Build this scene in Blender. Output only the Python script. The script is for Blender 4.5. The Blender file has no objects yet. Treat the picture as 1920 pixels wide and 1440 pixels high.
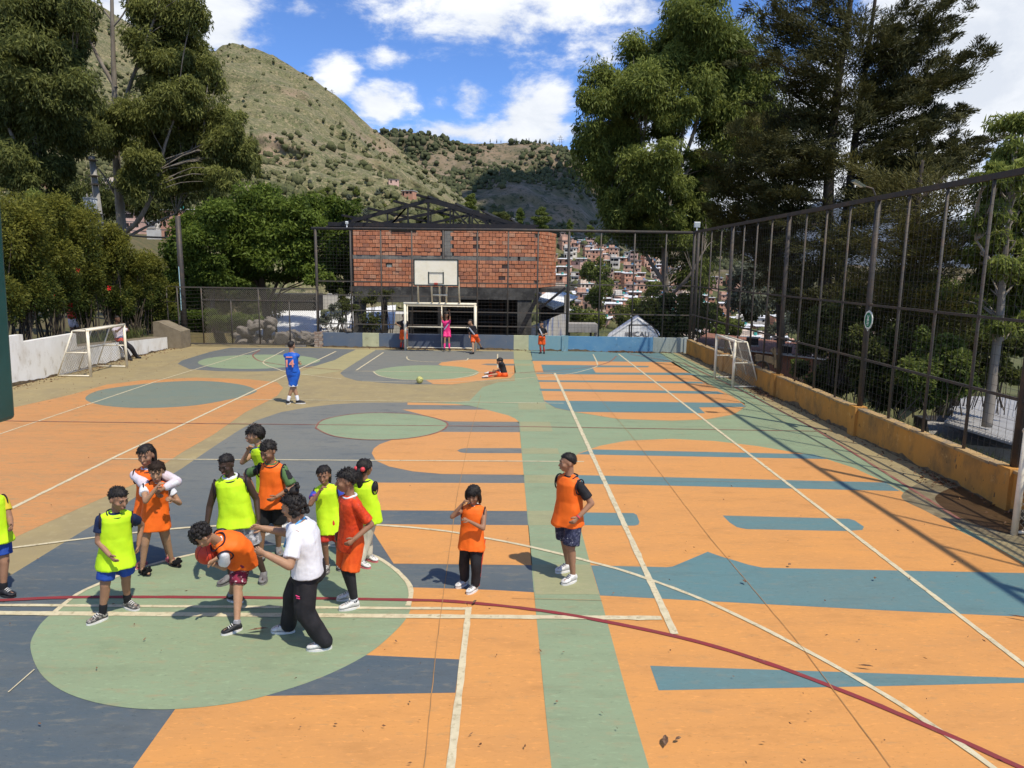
import bpy, bmesh, math, random
import numpy as np
from mathutils import Vector, Matrix, noise as mnoise
random.seed(7)
RNG = np.random.default_rng(11)
S = bpy.context.scene
COL = S.collection
R_ = math.radians

# ------------------------------------------------------------------ camera
F, CX, CY, H = 1350.0, 960.0, 720.0, 3.65
def _n(v):
    v = np.asarray(v, float); return v / np.linalg.norm(v)
DV = _n(((949 - CX) / F, (CY - 500) / F, -1.0))
_xz = (1 * DV[0] - 0.0105 * DV[1]) / -DV[2]
XV = _n((1.0, -0.0105, _xz))
ZV = np.cross(XV, DV)
RW = np.array([XV, DV, ZV])
cam = bpy.data.cameras.new('camera')
cam.sensor_width = 36.0
cam.lens = F / 1920 * 36.0
cam.clip_start, cam.clip_end = 0.1, 12000.0
camo = bpy.data.objects.new('camera', cam)
COL.objects.link(camo)
camo.matrix_world = Matrix([[*RW[0], 0], [*RW[1], 0], [*RW[2], H], [0, 0, 0, 1]])
S.camera = camo

def ray(px, py):
    return RW @ np.array(((px - CX) / F, (CY - py) / F, -1.0))
def G(px, py, z=0.0):
    d = ray(px, py); t = (z - H) / d[2]
    return np.array((d[0] * t, d[1] * t, z))
def at(px, py, Y):
    d = ray(px, py); t = Y / d[1]
    return np.array((d[0] * t, Y, H + d[2] * t))
def atx(px, py, X):
    d = ray(px, py); t = X / d[0]
    return np.array((X, d[1] * t, H + d[2] * t))

# ------------------------------------------------------------------ sun, sky, exposure
SUN_DIR = _n((0.345, -0.365, 0.865))            # towards the sun: high, behind the camera, to its right
sun = bpy.data.lights.new('sun', 'SUN')
sun.energy, sun.angle, sun.color = 3.35, R_(0.85), (1.0, 0.93, 0.80)
suno = bpy.data.objects.new('sun', sun)
COL.objects.link(suno)
suno.rotation_euler = Vector(-SUN_DIR).to_track_quat('-Z', 'Y').to_euler()
SKY_STRENGTH = 0.15
world = bpy.data.worlds.new('World')
S.world = world
world.use_nodes = True
def build_world():
    nt = world.node_tree; N, L = nt.nodes, nt.links
    N.clear()
    out = N.new('ShaderNodeOutputWorld'); bg = N.new('ShaderNodeBackground')
    L.new(bg.outputs[0], out.inputs[0])
    bg.inputs['Strength'].default_value = SKY_STRENGTH
    sky = N.new('ShaderNodeTexSky'); sky.sky_type = 'NISHITA'; sky.sun_disc = False
    sky.sun_elevation = math.asin(SUN_DIR[2])
    sky.sun_rotation = math.atan2(SUN_DIR[0], SUN_DIR[1])
    sky.altitude = 1900; sky.air_density = 1.0; sky.dust_density = 0.35; sky.ozone_density = 2.2
    tc = N.new('ShaderNodeTexCoord')
    def math_(op, a, b=None, c=None):
        m = N.new('ShaderNodeMath'); m.operation = op
        for i, v in enumerate((a, b, c)):
            if v is None: continue
            if isinstance(v, (int, float)): m.inputs[i].default_value = v
            else: L.new(v, m.inputs[i])
        return m.outputs[0]
    sep = N.new('ShaderNodeSeparateXYZ'); L.new(tc.outputs['Generated'], sep.inputs[0])
    X, Y, Z = sep.outputs
    # fractal cloud noise on the direction, flattened towards the horizon
    mp = N.new('ShaderNodeMapping'); mp.inputs['Scale'].default_value = (1, 1, 1.9)
    L.new(tc.outputs['Generated'], mp.inputs[0])
    def noise(scale, detail, rough=0.6, dist=0.0):
        n = N.new('ShaderNodeTexNoise'); n.inputs['Scale'].default_value = scale
        n.inputs['Detail'].default_value = detail; n.inputs['Roughness'].default_value = rough
        n.inputs['Distortion'].default_value = dist
        L.new(mp.outputs[0], n.inputs[0]); return n.outputs[0]
    n1, n2, n3 = noise(9, 8, 0.62, 0.3), noise(30, 6, 0.65), noise(2.6, 5, 0.55)
    tex = math_('ADD', math_('MULTIPLY', math_('SUBTRACT', n1, 0.5), 2.3), math_('MULTIPLY', math_('SUBTRACT', n2, 0.5), 0.9))
    # cumulus banks: (px, py, rx, ry, weight)
    blobs = [(905, 15, 205, 75, 1.0), (1010, -40, 190, 110, 1.0), (626, 150, 48, 50, .82), (712, 195, 68, 44, .95), (728, 104, 50, 22, .6),
             (888, 188, 42, 42, .62), (1000, 225, 85, 62, 1.1), (1030, 195, 48, 42, 1.0), (865, 248, 200, 22, .72), (420, 45, 90, 90, .95), (250, 50, 150, 100, .9),
             (1850, 90, 260, 260, 1.25), (1620, 300, 330, 200, 1.15), (1330, 330, 240, 120, 1.0), (1120, 88, 95, 34, .5), (1205, 20, 45, 45, .5),
             (1700, 30, 130, 130, .9), (825, 190, 24, 24, .45), (100, 120, 240, 130, 1.0), (560, 20, 60, 20, .4)]
    m = None
    vmul = lambda: None
    dot = []
    for ax in (XV, DV, ZV): pass
    # tangent-plane coordinates of the direction about the view to the north (u = x/y, v = z/y), north half only
    ysafe = math_('MAXIMUM', Y, 0.02)
    U, V = math_('DIVIDE', X, ysafe), math_('DIVIDE', Z, ysafe)
    for (px, py, rx, ry, w) in blobs:
        d = ray(px, py); u, v = d[0] / d[1], d[2] / d[1]
        du = math_('MULTIPLY', math_('SUBTRACT', U, u), F / rx)
        dv = math_('MULTIPLY', math_('SUBTRACT', V, v), F / ry)
        r = math_('SQRT', math_('ADD', math_('MULTIPLY', du, du), math_('MULTIPLY', dv, dv)))
        b = math_('MULTIPLY', math_('MAXIMUM', math_('SUBTRACT', 1.35, r), -1.0), w)
        m = b if m is None else math_('MAXIMUM', m, b)
    front = N.new('ShaderNodeMapRange'); L.new(Y, front.inputs[0])
    front.inputs[1].default_value, front.inputs[2].default_value = 0.25, 0.55
    # elsewhere: scattered clouds of the same kind
    rest = math_('MULTIPLY_ADD', math_('SUBTRACT', n3, 0.52), 7.0, 0.1)
    mx = N.new('ShaderNodeMix'); L.new(front.outputs[0], mx.inputs[0]); L.new(rest, mx.inputs[2]); L.new(m, mx.inputs[3])
    dens = math_('ADD', mx.outputs[0], tex)
    cov = N.new('ShaderNodeMapRange'); cov.interpolation_type = 'SMOOTHERSTEP'
    L.new(dens, cov.inputs[0]); cov.inputs[1].default_value, cov.inputs[2].default_value = 0.12, 1.0
    shade = N.new('ShaderNodeMapRange'); L.new(math_('ADD', n3, math_('MULTIPLY', n1, 0.9)), shade.inputs[0])
    shade.inputs[1].default_value, shade.inputs[2].default_value = 0.75, 1.2
    cr = N.new('ShaderNodeMix'); cr.data_type = 'RGBA'
    L.new(shade.outputs[0], cr.inputs[0])
    k = 1.0 / SKY_STRENGTH
    cr.inputs[6].default_value = (.56 * k, .60 * k, .67 * k, 1)
    cr.inputs[7].default_value = (.84 * k, .85 * k, .86 * k, 1)
    tint = N.new('ShaderNodeMix'); tint.data_type = 'RGBA'; tint.blend_type = 'MULTIPLY'; tint.inputs[0].default_value = 1.0
    L.new(sky.outputs[0], tint.inputs[6]); tint.inputs[7].default_value = (0.51, 0.675, 0.94, 1)
    mix = N.new('ShaderNodeMix'); mix.data_type = 'RGBA'
    L.new(cov.outputs[0], mix.inputs[0]); L.new(tint.outputs[2], mix.inputs[6]); L.new(cr.outputs[2], mix.inputs[7])
    L.new(mix.outputs[2], bg.inputs['Color'])
build_world()
S.view_settings.view_transform = 'Standard'
S.view_settings.look = 'None'
S.view_settings.exposure = 0.44
S.view_settings.gamma = 1.0
S.view_settings.use_curve_mapping = False
S.render.engine = 'CYCLES'
S.cycles.max_bounces = 5; S.cycles.diffuse_bounces = 3; S.cycles.glossy_bounces = 2
S.cycles.transmission_bounces = 3; S.cycles.transparent_max_bounces = 8
S.cycles.use_denoising = True

# ------------------------------------------------------------------ materials
MATS = {}
def srgb(r, g, b):
    f = lambda c: (c / 255 / 12.92) if c / 255 <= .04045 else ((c / 255 + .055) / 1.055) ** 2.4
    return (f(r), f(g), f(b))
def mat(name, col, rough=0.8, col2=None, scale=4.0, lo=.35, hi=.65, detail=6.0, bump=0.0, bscale=None, spots=None, spec=0.3, metallic=0.0,
        stretch=(1, 1, 1), attr=None, trans=0.0, worn=None, ywear=None):
    """procedural material: base colour mixed with col2 by noise; spots=(colour, scale, threshold); worn=(colour, scale, lo, hi); attr = float attribute driving col->col2"""
    if name in MATS: return MATS[name]
    m = bpy.data.materials.new(name); m.use_nodes = True
    nt = m.node_tree; N, L = nt.nodes, nt.links
    b = N['Principled BSDF']
    b.inputs['Roughness'].default_value = rough; b.inputs['Metallic'].default_value = metallic
    b.inputs['Specular IOR Level'].default_value = spec
    b.inputs['Base Color'].default_value = (*col, 1)
    tc = N.new('ShaderNodeTexCoord'); mp = N.new('ShaderNodeMapping'); mp.inputs['Scale'].default_value = stretch
    L.new(tc.outputs['Object'], mp.inputs[0])
    def nz(sc, det=detail, rg=.6):
        n = N.new('ShaderNodeTexNoise'); n.inputs['Scale'].default_value = sc; n.inputs['Detail'].default_value = det
        n.inputs['Roughness'].default_value = rg; L.new(mp.outputs[0], n.inputs[0]); return n.outputs[0]
    def rng(v, a, c):
        r = N.new('ShaderNodeMapRange'); L.new(v, r.inputs[0]); r.inputs[1].default_value, r.inputs[2].default_value = a, c; return r.outputs[0]
    cur = None
    def mixin(fac, c):
        nonlocal cur
        x = N.new('ShaderNodeMix'); x.data_type = 'RGBA'; L.new(fac, x.inputs[0])
        if cur is None: x.inputs[6].default_value = (*col, 1)
        else: L.new(cur, x.inputs[6])
        x.inputs[7].default_value = (*c, 1); cur = x.outputs[2]
    if attr:
        a = N.new('ShaderNodeAttribute'); a.attribute_name = attr; mixin(a.outputs['Fac'], col2)
    elif col2: mixin(rng(nz(scale), lo, hi), col2)
    if ywear:      # wear that grows along the court: (colour, y0, y1, strength)
        sp = N.new('ShaderNodeSeparateXYZ'); L.new(tc.outputs['Object'], sp.inputs[0])
        ad = N.new('ShaderNodeMath'); ad.operation = 'MULTIPLY_ADD'; L.new(nz(.5, 6, .65), ad.inputs[0]); ad.inputs[1].default_value = 9.0; L.new(sp.outputs[1], ad.inputs[2])
        g_ = N.new('ShaderNodeMapRange'); L.new(ad.outputs[0], g_.inputs[0]); g_.inputs[1].default_value, g_.inputs[2].default_value = ywear[1] + 4.5, ywear[2] + 4.5; g_.inputs[4].default_value = ywear[3]
        mixin(g_.outputs[0], ywear[0])
    if worn:
        for w in (worn if isinstance(worn, list) else [worn]):
            mixin(rng(nz(w[1], 8, .7), w[2], w[3]), w[0])
    if spots: mixin(rng(nz(spots[1], 3, .5), spots[2], spots[2] + .06), spots[0])
    if cur is not None: L.new(cur, b.inputs['Base Color'])
    if bump:
        bp = N.new('ShaderNodeBump'); bp.inputs['Strength'].default_value = bump; bp.inputs['Distance'].default_value = .02
        L.new(nz(bscale or scale * 4), bp.inputs['Height']); L.new(bp.outputs[0], b.inputs['Normal'])
    if trans:
        t = N.new('ShaderNodeBsdfTranslucent'); ms = N.new('ShaderNodeMixShader'); ms.inputs[0].default_value = trans
        if cur is not None: L.new(cur, t.inputs[0])
        else: t.inputs[0].default_value = (*col, 1)
        o = N['Material Output']; L.new(b.outputs[0], ms.inputs[1]); L.new(t.outputs[0], ms.inputs[2]); L.new(ms.outputs[0], o.inputs[0])
    MATS[name] = m; return m

# ------------------------------------------------------------------ object helpers
def tag(o, label=None, cat=None, group=None, kind=None):
    if label: o['label'] = label
    if cat: o['category'] = cat
    if group: o['group'] = group
    if kind: o['kind'] = kind
    return o
def thing(name, loc, label, cat, group=None, rz=0.0):
    o = bpy.data.objects.new(name, None); COL.objects.link(o)
    o.location = Vector([float(c) for c in loc]); o.rotation_euler = (0, 0, rz); o.empty_display_size = .2
    return tag(o, label, cat, group)
def link(name, me, m=None, parent=None, local=False):
    """one mesh object; geometry given in world coordinates unless local"""
    o = bpy.data.objects.new(name, me); COL.objects.link(o)
    if m is not None and not me.materials:
        for x in (m if isinstance(m, (list, tuple)) else [m]): me.materials.append(x)
    if parent is not None:
        o.parent = parent
        if not local:
            r = parent; loc = Vector(); 
            while r is not None:
                loc += r.location; r = r.parent
            o.location = -loc
    return o
class MB:
    """collects shapes; build() makes one mesh object"""
    def __init__(s): s.v, s.f, s.mi, s.n = [], [], [], 0
    def add(s, v, f, mi=0):
        v = np.asarray(v, float); s.v.append(v)
        s.f += [tuple(int(i) + s.n for i in q) for q in f]; s.mi += [mi] * len(f); s.n += len(v); return s
    def box(s, c, d, rz=0.0, mi=0, R=None):
        x, y, z = np.asarray(d, float) / 2
        v = np.array([(-x, -y, -z), (x, -y, -z), (x, y, -z), (-x, y, -z), (-x, -y, z), (x, -y, z), (x, y, z), (-x, y, z)])
        if R is not None: v = v @ np.asarray(R).T
        elif rz: c_, s_ = math.cos(rz), math.sin(rz); v = v @ np.array([[c_, s_, 0], [-s_, c_, 0], [0, 0, 1]])
        return s.add(v + np.asarray(c, float), [(0, 3, 2, 1), (4, 5, 6, 7), (0, 1, 5, 4), (1, 2, 6, 5), (2, 3, 7, 6), (3, 0, 4, 7)], mi)
    def bar(s, a, b, w, h=None, mi=0, up=(0, 0, 1)):
        """rectangular bar from a to b"""
        a, b = np.asarray(a, float), np.asarray(b, float); h = h or w
        t = b - a; l = np.linalg.norm(t); t = t / l
        u = np.asarray(up, float)
        if abs(t @ u) > .95: u = np.array((0, 1., 0))
        r = _n(np.cross(t, u)); u = np.cross(r, t)
        return s.box((a + b) / 2, (l, w, h), R=np.array([t, r, u]).T, mi=mi)
    def tube(s, pts, rad, n=8, mi=0, cap=True):
        pts = np.asarray(pts, float); k = len(pts); rad = np.broadcast_to(np.asarray(rad, float), (k,))
        T = np.gradient(pts, axis=0) if k > 2 else np.repeat([pts[-1] - pts[0]], k, 0)
        T /= np.linalg.norm(T, axis=1)[:, None] + 1e-12
        u = np.array((0, 0, 1.)) if abs(T[0][2]) < .9 else np.array((0, 1., 0))
        a = np.arange(n) * 2 * math.pi / n; V = []
        r = _n(np.cross(T[0], u))
        for i in range(k):
            r = _n(r - (r @ T[i]) * T[i]); w = np.cross(T[i], r)
            V.append(pts[i] + rad[i] * (np.cos(a)[:, None] * r + np.sin(a)[:, None] * w))
        f = [(i * n + j, i * n + (j + 1) % n, (i + 1) * n + (j + 1) % n, (i + 1) * n + j) for i in range(k - 1) for j in range(n)]
        if cap: f += [tuple(range(n - 1, -1, -1)), tuple((k - 1) * n + j for j in range(n))]
        return s.add(np.concatenate(V), f, mi)
    def sphere(s, c, r, nu=14, nv=9, R=None, mi=0):
        r = np.broadcast_to(np.asarray(r, float), (3,)); V = []; f = []
        for i in range(nv + 1):
            th = math.pi * i / nv
            for j in range(nu):
                ph = 2 * math.pi * j / nu; V.append((math.sin(th) * math.cos(ph), math.sin(th) * math.sin(ph), math.cos(th)))
        for i in range(nv):
            for j in range(nu): f.append((i * nu + j, (i + 1) * nu + j, (i + 1) * nu + (j + 1) % nu, i * nu + (j + 1) % nu))
        V = np.array(V) * r
        if R is not None: V = V @ np.asarray(R).T
        return s.add(V + np.asarray(c, float), f, mi)
    def prism(s, poly, z0, z1, mi=0):
        """vertical prism over an xy polygon"""
        p = np.asarray(poly, float)[:, :2]; n = len(p)
        v = np.concatenate([np.c_[p, np.full(n, z0)], np.c_[p, np.full(n, z1)]])
        return s.add(v, [tuple(range(n - 1, -1, -1)), tuple(range(n, 2 * n))] + [(i, (i + 1) % n, n + (i + 1) % n, n + i) for i in range(n)], mi)
    def mesh(s, name, smooth=False):
        me = bpy.data.meshes.new(name)
        v = np.concatenate(s.v) if s.v else np.zeros((0, 3))
        me.from_pydata(v.tolist(), [], s.f)
        if any(s.mi): me.polygons.foreach_set('material_index', s.mi)
        if smooth: me.polygons.foreach_set('use_smooth', [True] * len(s.f))
        me.update(); return me
    def build(s, name, m, parent=None, smooth=False, local=False):
        return link(name, s.mesh(name, smooth), m, parent, local)
def quick_mesh(name, V, Fq, smooth=False):
    """fast mesh from numpy arrays of equal-sided faces"""
    me = bpy.data.meshes.new(name); V = np.asarray(V, np.float32); Fq = np.asarray(Fq, np.int32); k = Fq.shape[1]
    me.vertices.add(len(V)); me.vertices.foreach_set('co', V.ravel())
    me.loops.add(Fq.size); me.loops.foreach_set('vertex_index', Fq.ravel())
    me.polygons.add(len(Fq)); me.polygons.foreach_set('loop_start', np.arange(0, Fq.size, k, dtype=np.int32))
    if smooth: me.polygons.foreach_set('use_smooth', np.ones(len(Fq), bool))
    me.update(calc_edges=True); return me
def copy_tree(o, parent=None):
    c = o.copy(); COL.objects.link(c)
    if parent is not None: c.parent = parent
    for ch in list(o.children): copy_tree(ch, c)
    return c
def fbm(P, sc, oct=4, seed=0.0):
    out = np.empty(len(P))
    for i, p in enumerate(P): out[i] = mnoise.fractal(Vector((p[0] * sc + seed, p[1] * sc - seed, (p[2] if len(p) > 2 else 0) * sc + seed * .3)), 1.0, 2.0, oct)
    return out

# ================================================================== THE SETTING
def catmull(P, closed=False, k=6):
    P = np.asarray(P, float); n = len(P); out = []
    for i in range(n if closed else n - 1):
        g = (lambda j: P[j % n]) if closed else (lambda j: P[min(max(j, 0), n - 1)])
        p0, p1, p2, p3 = g(i - 1), g(i), g(i + 1), g(i + 2)
        for t in np.linspace(0, 1, k, endpoint=False):
            out.append(.5 * (2 * p1 + (p2 - p0) * t + (2 * p0 - 5 * p1 + 4 * p2 - p3) * t ** 2 + (3 * p1 - p0 - 3 * p2 + p3) * t ** 3))
    if not closed: out.append(P[-1])
    return np.array(out)
def sm(a, b, x):
    t = np.clip((x - a) / (b - a), 0, 1); return t * t * (3 - 2 * t)

CONC = (.30, .235, .115)
mat('court_concrete', (.34, .265, .125), .85, (.27, .215, .115), 1.3, .3, .7, spots=((.10, .08, .05), 42, .70), worn=[((.40, .33, .18), 5, .52, .8), ((.17, .14, .085), .7, .60, .85)], bump=.08, bscale=60)
def paint(name, c, c2, worn, amt=.62, streak=(1, 1, 1), yw=None):
    return mat(name, c, .62, c2, 1.1, .35, .7, spots=(tuple(x * .35 for x in c), 48, .705), worn=[(worn, 7, amt - .04, amt + .16), (tuple(.72 * x for x in c), 2.2, .54, .82), (tuple(.70 * x for x in c), 24, .57, .72), (tuple(min(1, 1.2 * x) for x in c), 17, .55, .72), (tuple(.6 * x + .03 for x in c), .45, .60, .80), (tuple(.6 * x + .20 for x in c), 60, .655, .70)], bump=.05, bscale=70, spec=.22, stretch=streak, ywear=yw)
STK = (.55, 1.7, 1)
paint('paint_orange', (.62, .285, .082), (.54, .258, .085), (.42, .235, .095), .60, STK, ((.56, .275, .11), 8, 20, .7))
paint('paint_orange_faded', (.55, .25, .085), (.46, .235, .095), CONC, .56, STK)
paint('paint_slate', (.078, .104, .122), (.115, .128, .130), (.19, .18, .145), .57, STK, ((.205, .20, .165), 7.5, 15.0, .85))
paint('paint_slate_faded', (.12, .135, .138), (.155, .158, .142), (.22, .20, .15), .54, STK)
paint('paint_teal', (.112, .208, .212), (.135, .20, .19), (.19, .215, .18), .58, STK)
paint('paint_green', (.25, .315, .185), (.235, .28, .165), (.31, .275, .155), .57, STK)
paint('paint_sage', (.165, .205, .165), (.195, .21, .155), (.25, .22, .135), .55, STK)
paint('paint_sand', (.36, .315, .155), (.33, .29, .15), (.42, .37, .22), .58, STK)
paint('paint_strip_sand', (.315, .305, .165), (.28, .29, .155), (.36, .32, .19), .58, STK)
mat('line_cream', (.62, .54, .35), .7, (.50, .42, .26), 9, .4, .7, worn=[((.34, .28, .16), 14, .54, .68), ((.40, .33, .20), 2.5, .56, .75)])
mat('line_red', (.25, .035, .038), .7, (.19, .045, .042), 8, .4, .7, worn=((.30, .12, .08), 16, .62, .75))
mat('line_red_faded', (.23, .075, .06), .75, (.27, .15, .10), 6, .4, .6)
mat('joint_dark', (.30, .175, .075), .9, (.42, .22, .08), 3, .4, .6)

floor = MB()
floor.prism([(-14.45, -3), (9.3, -3), (9.3, 10), (8.02, 12), (8.02, 31.35), (-8.3, 32.3), (-14.45, 33.2)], -.35, 0)
court = floor.build('court_floor', MATS['court_concrete'])
tag(court, 'painted concrete sports court floor with worn orange, slate and green shapes', kind='structure')
LAYER = .0013
def area(name, m, layer, pts, smooth=False, closed_k=6):
    P = catmull(pts, True, closed_k) if smooth else np.asarray(pts, float)
    W = [G(p[0], p[1]) for p in P]
    me = bpy.data.meshes.new(name)
    me.from_pydata([(w[0], w[1], layer * LAYER) for w in W], [], [tuple(range(len(W)))])
    me.update()
    if me.polygons[0].normal.z < 0: me.flip_normals()
    return link(name, me, MATS[m], court)
LINE_N = [0]
def line(name, m, layer, pts, w, smooth=False):
    W = np.array([G(*p) for p in pts])[:, :2]
    if smooth: W = catmull(W, False, 8)
    sl = np.r_[0, np.cumsum(np.linalg.norm(np.diff(W, axis=0), axis=1))]; m_ = min(max(int(sl[-1] / .12), 2), 260); tt = np.linspace(0, sl[-1], m_)
    W = np.c_[np.interp(tt, sl, W[:, 0]), np.interp(tt, sl, W[:, 1])]; rg = np.random.default_rng(LINE_N[0])
    T = np.gradient(W, axis=0)
    T /= np.linalg.norm(T, axis=1)[:, None]; Nn = np.c_[-T[:, 1], T[:, 0]] * w / 2 * (1 + np.clip(rg.normal(0, .07, (m_, 1)), -.2, .2)); W = W + rg.normal(0, .0015, W.shape)
    LINE_N[0] += 1
    n = len(W); V = np.concatenate([W + Nn, W - Nn]); V = np.c_[V, np.full(2 * n, 5 * LAYER + LINE_N[0] * .00014)]
    me = bpy.data.meshes.new(name)
    me.from_pydata(V.tolist(), [], [(n + i, n + i + 1, i + 1, i) for i in range(n - 1)]); me.update()
    return link(name, me, MATS[m], court)
O, SL, T_, GR = 'paint_orange', 'paint_slate', 'paint_teal', 'paint_green'
# --- base fields
area('orange_paint', 'paint_orange_faded', 1, [(-400, 850), (-60, 785), (35, 762), (90, 750), (133, 740), (200, 721), (267, 713), (367, 708), (467, 711), (520, 717), (531, 727), (520, 742), (500, 753), (460, 773), (400, 815), (340, 849), (251, 908), (153, 951), (18, 1012), (-400, 1150)])
area('sage_paint', 'paint_sage', 2, [(160, 748), (172, 737), (207, 728), (300, 717), (383, 714.5), (450, 721), (480, 731), (474, 738), (445, 746), (367, 760), (283, 765), (217, 763), (178, 757)], True)
area('slate_paint', 'paint_slate_faded', 1, [(333, 682), (341, 676), (360, 670), (393, 660), (431, 652), (604, 652.5), (668, 655.5), (646, 665), (628, 675), (592, 686), (533, 694.5), (482, 696.5), (409, 696), (355, 692)])
area('green_paint', GR, 2, [(371, 680), (400, 670), (482, 665), (560, 667), (600, 675), (580, 683), (530, 689), (464, 692), (400, 689)], True)
area('slate_paint', SL, 1, [(705, 656), (963, 659), (966, 697), (955, 708.5), (900, 714.3), (825, 720.5), (774, 721), (719, 718), (668, 713.5), (646, 707), (638, 700), (643, 695), (665, 681)])
area('orange_paint', O, 2, [(963, 673.5), (967, 698), (957, 708.5), (901, 714), (847, 721), (812, 720), (796, 711.5), (860, 700), (857, 690), (833, 687), (822, 683.5), (828, 679.5), (850, 676.5), (882, 674)])
area('slate_paint', SL, 3, [(902, 683.2), (912, 681.8), (964, 682.4), (964.5, 685.6), (915, 685)])
area('green_paint', GR, 3, [(700, 698), (735, 688.5), (799, 685), (865, 688.5), (898, 698), (870, 708), (785, 712.3), (730, 708.5)], True)
area('green_paint', GR, 1, [(905, 726), (935, 716.5), (968, 714), (1010, 714), (1018, 752), (1042, 766), (1080, 773), (1160, 786), (1260, 789.5), (1325, 787), (1375, 778), (1400, 762), (1375, 742), (1320, 715), (1260, 681), (1236, 662), (1262, 662), (1300, 680), (1376, 716), (1440, 756), (1527, 804), (1610, 856), (1690, 905), (1740, 945), (1800, 985), (1930, 1060), (2100, 1160), (2100, 1300), (1885, 1065), (1740, 965), (1640, 905), (1545, 865), (1420, 842), (1260, 828), (1175, 831), (1085, 856), (1060, 893), (981, 893), (974, 810), (975, 795), (953, 779), (912, 768), (880, 761), (800, 757), (880, 752)])
area('orange_paint', O, 1, [(998, 676), (1262, 678.5), (1280, 690), (1320, 715), (1360, 737), (1397, 757), (1390, 768), (1375, 777), (1325, 786), (1260, 788.5), (1160, 785.5), (1080, 772.5), (1042, 764), (1020, 753), (1012, 726)])
area('teal_paint', T_, 2, [(995, 657.5), (1235, 661), (1262, 679), (997, 676.8)])
for pts in ([(1015, 684), (1217, 686.3), (1215, 688.8), (1110, 688.8), (1117, 699), (1019, 698)], [(1005.5, 698.6), (1290, 698.9), (1308, 703.6), (1006, 701.4)],
            [(1008, 713), (1315, 716), (1322, 719.4), (1009, 716)], [(1011, 729), (1345, 734), (1360, 739.2), (1013, 733)],
            [(1018, 751), (1390, 756), (1399, 763), (1310, 764), (1322, 775), (1080, 772.4), (1042, 765)],
            [(1082, 852), (1110, 843), (1525, 852), (1552, 861), (1105, 852.5)], [(1060, 890.5), (1660, 905), (1687, 921), (1064, 906.5)],
            [(1079, 961), (1188, 962.5), (1194, 966), (1199, 979), (1197, 984), (1190, 986), (1087, 985)],
            [(1355, 967), (1590, 973), (1602, 976), (1620, 988), (1617, 994), (1585, 996), (1400, 992.5), (1382, 989), (1368, 980)],
            [(1108, 1060.5), (1250, 1064), (1262, 1062.5), (1275, 1057), (1327, 1035), (1352, 1044), (1380, 1052), (1402, 1059), (1430, 1065), (1920, 1075), (2100, 1079), (2100, 1171), (1920, 1157), (1660, 1145), (1410, 1132), (1125, 1117)],
            [(1219, 1249), (1710, 1265), (1920, 1272), (2080, 1277), (1920, 1281), (1660, 1287), (1235, 1295)]):
    area('teal_paint', T_, 3, pts)
area('orange_paint', O, 2, [(1058, 885), (1068, 864), (1085, 850), (1125, 836), (1175, 826.5), (1260, 823), (1340, 827), (1420, 836.5), (1500, 850), (1550, 861), (1600, 877), (1655, 902), (1690, 921), (1740, 951), (1800, 996), (1885, 1036), (1935, 1068), (2100, 1180), (2100, 1800), (1330, 1800), (1217, 1440), (1175, 1300), (1130, 1135), (1110, 1070), (1087, 985), (1060, 893)])
# --- slate body, centre and near side
area('slate_paint', SL, 1, [(-400, 1290), (18, 1080), (153, 997), (190, 976), (248, 936), (306, 899), (340, 879), (391, 844), (446, 808), (482, 788), (526, 773), (577, 764), (628, 758), (683, 755), (763, 754.6), (820, 757), (880, 760.5), (912, 768), (953, 779), (973, 791), (975, 812), (982, 891), (990, 984), (1001, 1111), (1000, 1130), (700, 1300), (250, 1440), (30, 1800), (-900, 1800)])
area('orange_paint', O, 2, [(764, 754.9), (854, 757.6), (872, 760), (764, 759.2)])
area('orange_paint', O, 2, [(755, 768), (912, 768.3), (953, 779), (966, 785), (973, 791), (843, 790.5), (800, 780)])
area('orange_paint', O, 2, [(825, 810), (974.5, 810.5), (982, 890.5), (829, 889), (774, 884), (730, 875), (705, 864), (697, 850), (701, 841), (712, 833), (752, 819)])
area('slate_paint', SL, 3, [(857, 845.2), (864, 841.6), (874, 840.5), (977, 840.7), (978, 850), (874, 849.8), (864, 848.6)])
area('orange_paint', O, 2, [(690, 905), (983, 906), (988, 958.5), (700, 957)])
area('orange_paint', O, 2, [(690, 983), (991, 985), (998, 1060), (738, 1057)])
area('orange_paint', O, 2, [(745, 1101), (800, 1102.5), (925, 1106.5), (1001.5, 1111), (1008, 1180), (1022, 1330), (1034, 1440), (1080, 1800), (30, 1800), (250, 1440), (330, 1328), (500, 1250), (700, 1150)])
area('slate_paint', SL, 3, [(600, 1225), (861, 1237), (854, 1299.5), (500, 1305.5), (480, 1290)])
area('green_paint', GR, 4, [(57, 1215), (68, 1183), (90, 1157), (145, 1115), (190, 1094), (250, 1070), (320, 1050), (400, 1034), (480, 1025), (560, 1022), (630, 1027), (695, 1042), (735, 1065), (763, 1092), (772, 1120), (765, 1155), (735, 1190), (685, 1230), (600, 1272), (500, 1305), (425, 1321), (330, 1330.5), (250, 1329), (175, 1317), (115, 1295), (75, 1262)], True, 4)
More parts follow.
